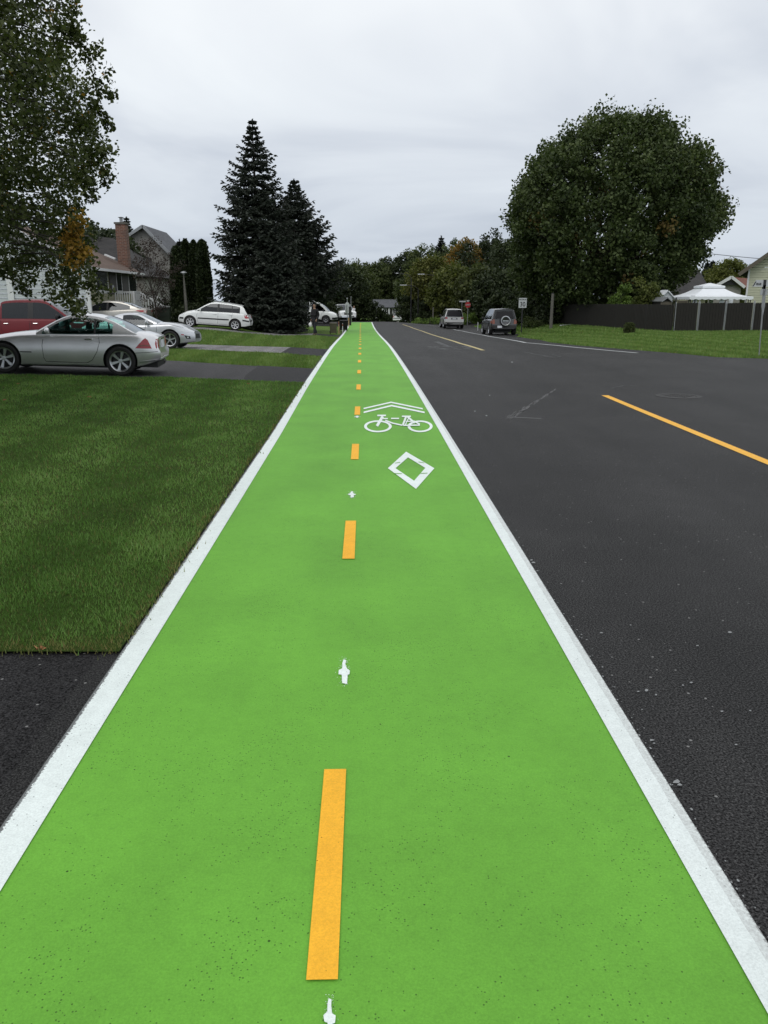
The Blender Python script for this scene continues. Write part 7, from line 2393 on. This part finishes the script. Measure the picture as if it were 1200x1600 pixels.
def person(label, loc_, rz, top, bottom, hair='hair', stride=.22, coat=True):
    """walking figure facing -Y before rotation, 1.75 m"""
    r_ = empty('person', loc_, rz, label, 'person')
    pel = (0, 0, .95)
    hl = [((.09, 0, .90)), (.10, -.06 - stride * .3, .50), (.10, .02 - stride, .085)]
    hr = [((-.09, 0, .90)), (-.10, -.02 + stride * .15, .50), (-.10, .05 + stride * .8, .10)]
    legs = [[(pel, (.13, .10)), (hl[0], .088), ((.098, -.03 - stride * .15, .70), .075), (hl[1], .055), ((.10, -.02 - stride * .6, .30), .052), (hl[2], .036)],
            [(pel, (.13, .10)), (hr[0], .088), ((-.098, 0, .70), .075), (hr[1], .055), ((-.10, .03 + stride * .5, .30), .050), (hr[2], .036)]]
    feet = [[(hl[2], .036), ((.105, -.04 - stride, .045), .040), ((.115, -.15 - stride, .035), .032)], [(hr[2], .036), ((-.105, -.0 + stride * .8, .05), .040), ((-.115, -.10 + stride * .8, .03), .032)]]
    chest = (0, .0, 1.32); neck = (0, -.01, 1.46)
    torso = [(pel, (.13, .10)), ((0, 0, 1.10), (.12, .09)), (chest, (.15, .105)), (neck, .052), ((0, -.02, 1.53), .05)]
    arms = []
    hands = []
    for s, sw in ((1, .10), (-1, -.05)):
        sh_ = (s * .185, 0, 1.40); el_ = (s * .245, .03 + sw * .3, 1.12); wr_ = (s * .255, -.05 - sw, .89)
        arms.append([(chest, (.15, .105)), (sh_, .06), (((s * .225), .02, 1.26), .048), (el_, .042), ((s * .25, -.01 - sw * .4, 1.0), .036), (wr_, .027)])
        palm = (s * .257, -.075 - sw, .835)
        hands.append([(wr_, .027), (palm, (.034, .018))])
        for k in range(4):
            b0 = (s * .258, -.10 - sw + .017 * k, .80)
            L1 = (.034, .038, .036, .028)[k]
            hands.append([(palm, (.034, .018)), (b0, .0095), ((b0[0] - s * .008, b0[1], b0[2] - L1), .0085), ((b0[0] - s * .026, b0[1], b0[2] - L1 * 1.75), .0072)])
        hands.append([(palm, (.034, .018)), ((s * .245, -.125 - sw, .825), .010), ((s * .235, -.145 - sw, .795), .008)])
    head = [((0, -.02, 1.53), .05), ((0, -.025, 1.585), (.062, .070)), ((0, -.025, 1.65), (.075, .088)), ((0, -.015, 1.70), (.066, .078))]
    body = skin_mesh('body', legs + feet + [torso] + arms + hands + [head], M['skin'], r_)
    # face
    mb = MB(); mb.slab([(-.012, -.118, 1.60), (.012, -.118, 1.60), (.004, -.112, 1.65), (-.004, -.112, 1.65)], .03); mb.tube([(-.025, -.108, 1.572), (0, -.116, 1.570), (.025, -.108, 1.572)], .006, 5)
    mb.build('nose_and_mouth', M['skin'], body)
    mb = MB()
    for s in (-1, 1): mb.lathe([(0, -.008), (.011, 0), (0, .008)], 8, 'y', (s * .03, -.104, 1.642))
    mb.build('eyes', M['black'], body)
    mb = MB()
    for s in (-1, 1): mb.lathe([(0, -.008), (.02, -.006), (.024, .004), (0, .01)], 8, 'x', (s * .080, -.015, 1.63))
    mb.build('ears', M['skin'], body)
    hr_ = skin_mesh('hair', [[((0, .0, 1.60), (.070, .070)), ((0, .012, 1.66), (.083, .088)), ((0, .0, 1.712), (.070, .080))]], M[hair], r_)
    g = .022
    def grow(ch, k=g): return [(c, (r[0] + k, r[1] + k) if isinstance(r, tuple) else r + k) for c, r in ch]
    jt = [grow([(pel, (.15, .12)), ((0, 0, 1.10), (.125, .10)), (chest, (.15, .11)), ((0, -.005, 1.43), .065)], .028)]
    for ch in arms: jt.append(grow([ch[0]] + ch[1:], .020))
    if coat: jt.insert(1, grow([(pel, (.15, .12)), ((0, 0, .80), (.155, .125)), ((0, 0, .62), (.15, .13))], .022))
    skin_mesh('jacket', jt, M[top], r_)
    skin_mesh('trousers', [grow(ch, .02) for ch in legs], M[bottom], r_)
    for ch in feet: skin_mesh('shoe', [grow(ch, .012)], M['shoe'], r_, 1)
    return r_
Y = 46.3; p = aty(492.5, 525.5, Y)
pr_ = person('person in a long black coat walking on the driveway, holding a white bag', (p.x, Y, gz(p.x, Y) + .01), R(-38), 'cloth_black', 'cloth_dark')
pr_.scale = (1.0, 1.0, 1.0)
# white bag hanging from the hand on the photo's left
a = R(-38); hx, hy_, hz = -.262, -.06, .74
wx = hx * math.cos(a) - hy_ * math.sin(a) + p.x; wy = hx * math.sin(a) + hy_ * math.cos(a) + Y
bg = empty('plastic_bag', (wx, wy, pr_.location.z + hz), 0, 'small white plastic bag hanging from the walking person\'s hand', 'bag')
mb = MB(); mb.lathe([(0, -.26), (.07, -.255), (.105, -.19), (.11, -.12), (.075, -.05), (.03, -.01), (.022, .02)], 14, 'z')
for i, v in enumerate(mb.v):
    mb.v[i] = (v[0] * (1 + .12 * math.sin(i * 1.7)), v[1] * (.8 + .1 * math.cos(i * 2.3)), v[2])
mb.build('sack', M['bagwhite'], bg, smooth=60)
mb = MB()
for s in (-1, 1): mb.tube([(s * .02, 0, .0), (s * .022, 0, .05), (0, 0, .075)], .006, 5)
mb.build('handle', M['bagwhite'], bg)
Y = 92; p = aty(553, 505, Y)
person('distant person in a white shirt standing past the end of the green path', (p.x, Y, gz(p.x, Y) + .01), R(60), 'cloth_white', 'cloth_black', stride=.1, coat=False)
# dry leaves scattered on the near lawn edge and driveway
for k, (px, py, s) in enumerate([(62, 1017, .035), (28, 604, .05), (140, 625, .06), (8, 630, .05), (222, 598, .05), (282, 598, .05), (388, 604, .04)]):
    q = at(px, py)
    mb = MB(); n_ = 9
    mb.add([(s * (.6 + .4 * math.cos(3 * i)) * math.cos(2 * math.pi * i / n_), s * .8 * (.6 + .4 * math.cos(3 * i)) * math.sin(2 * math.pi * i / n_), .006 + .012 * math.sin(i * 2)) for i in range(n_)] + [(0, 0, 0)], [(i, (i + 1) % n_, n_) for i in range(n_)])
    o = mb.build('fallen_leaf', M['litter'], fix=False)
    o.location = (q.x, q.y, gz(q.x, q.y) + (.05 if k else .01)); o.rotation_euler = (0, 0, k)
    tag(o, 'curled dry leaf on the near driveway edge' if k == 0 else 'dry fallen leaf lying on the near lawn', 'leaf', 'fallen leaves on the lawn')
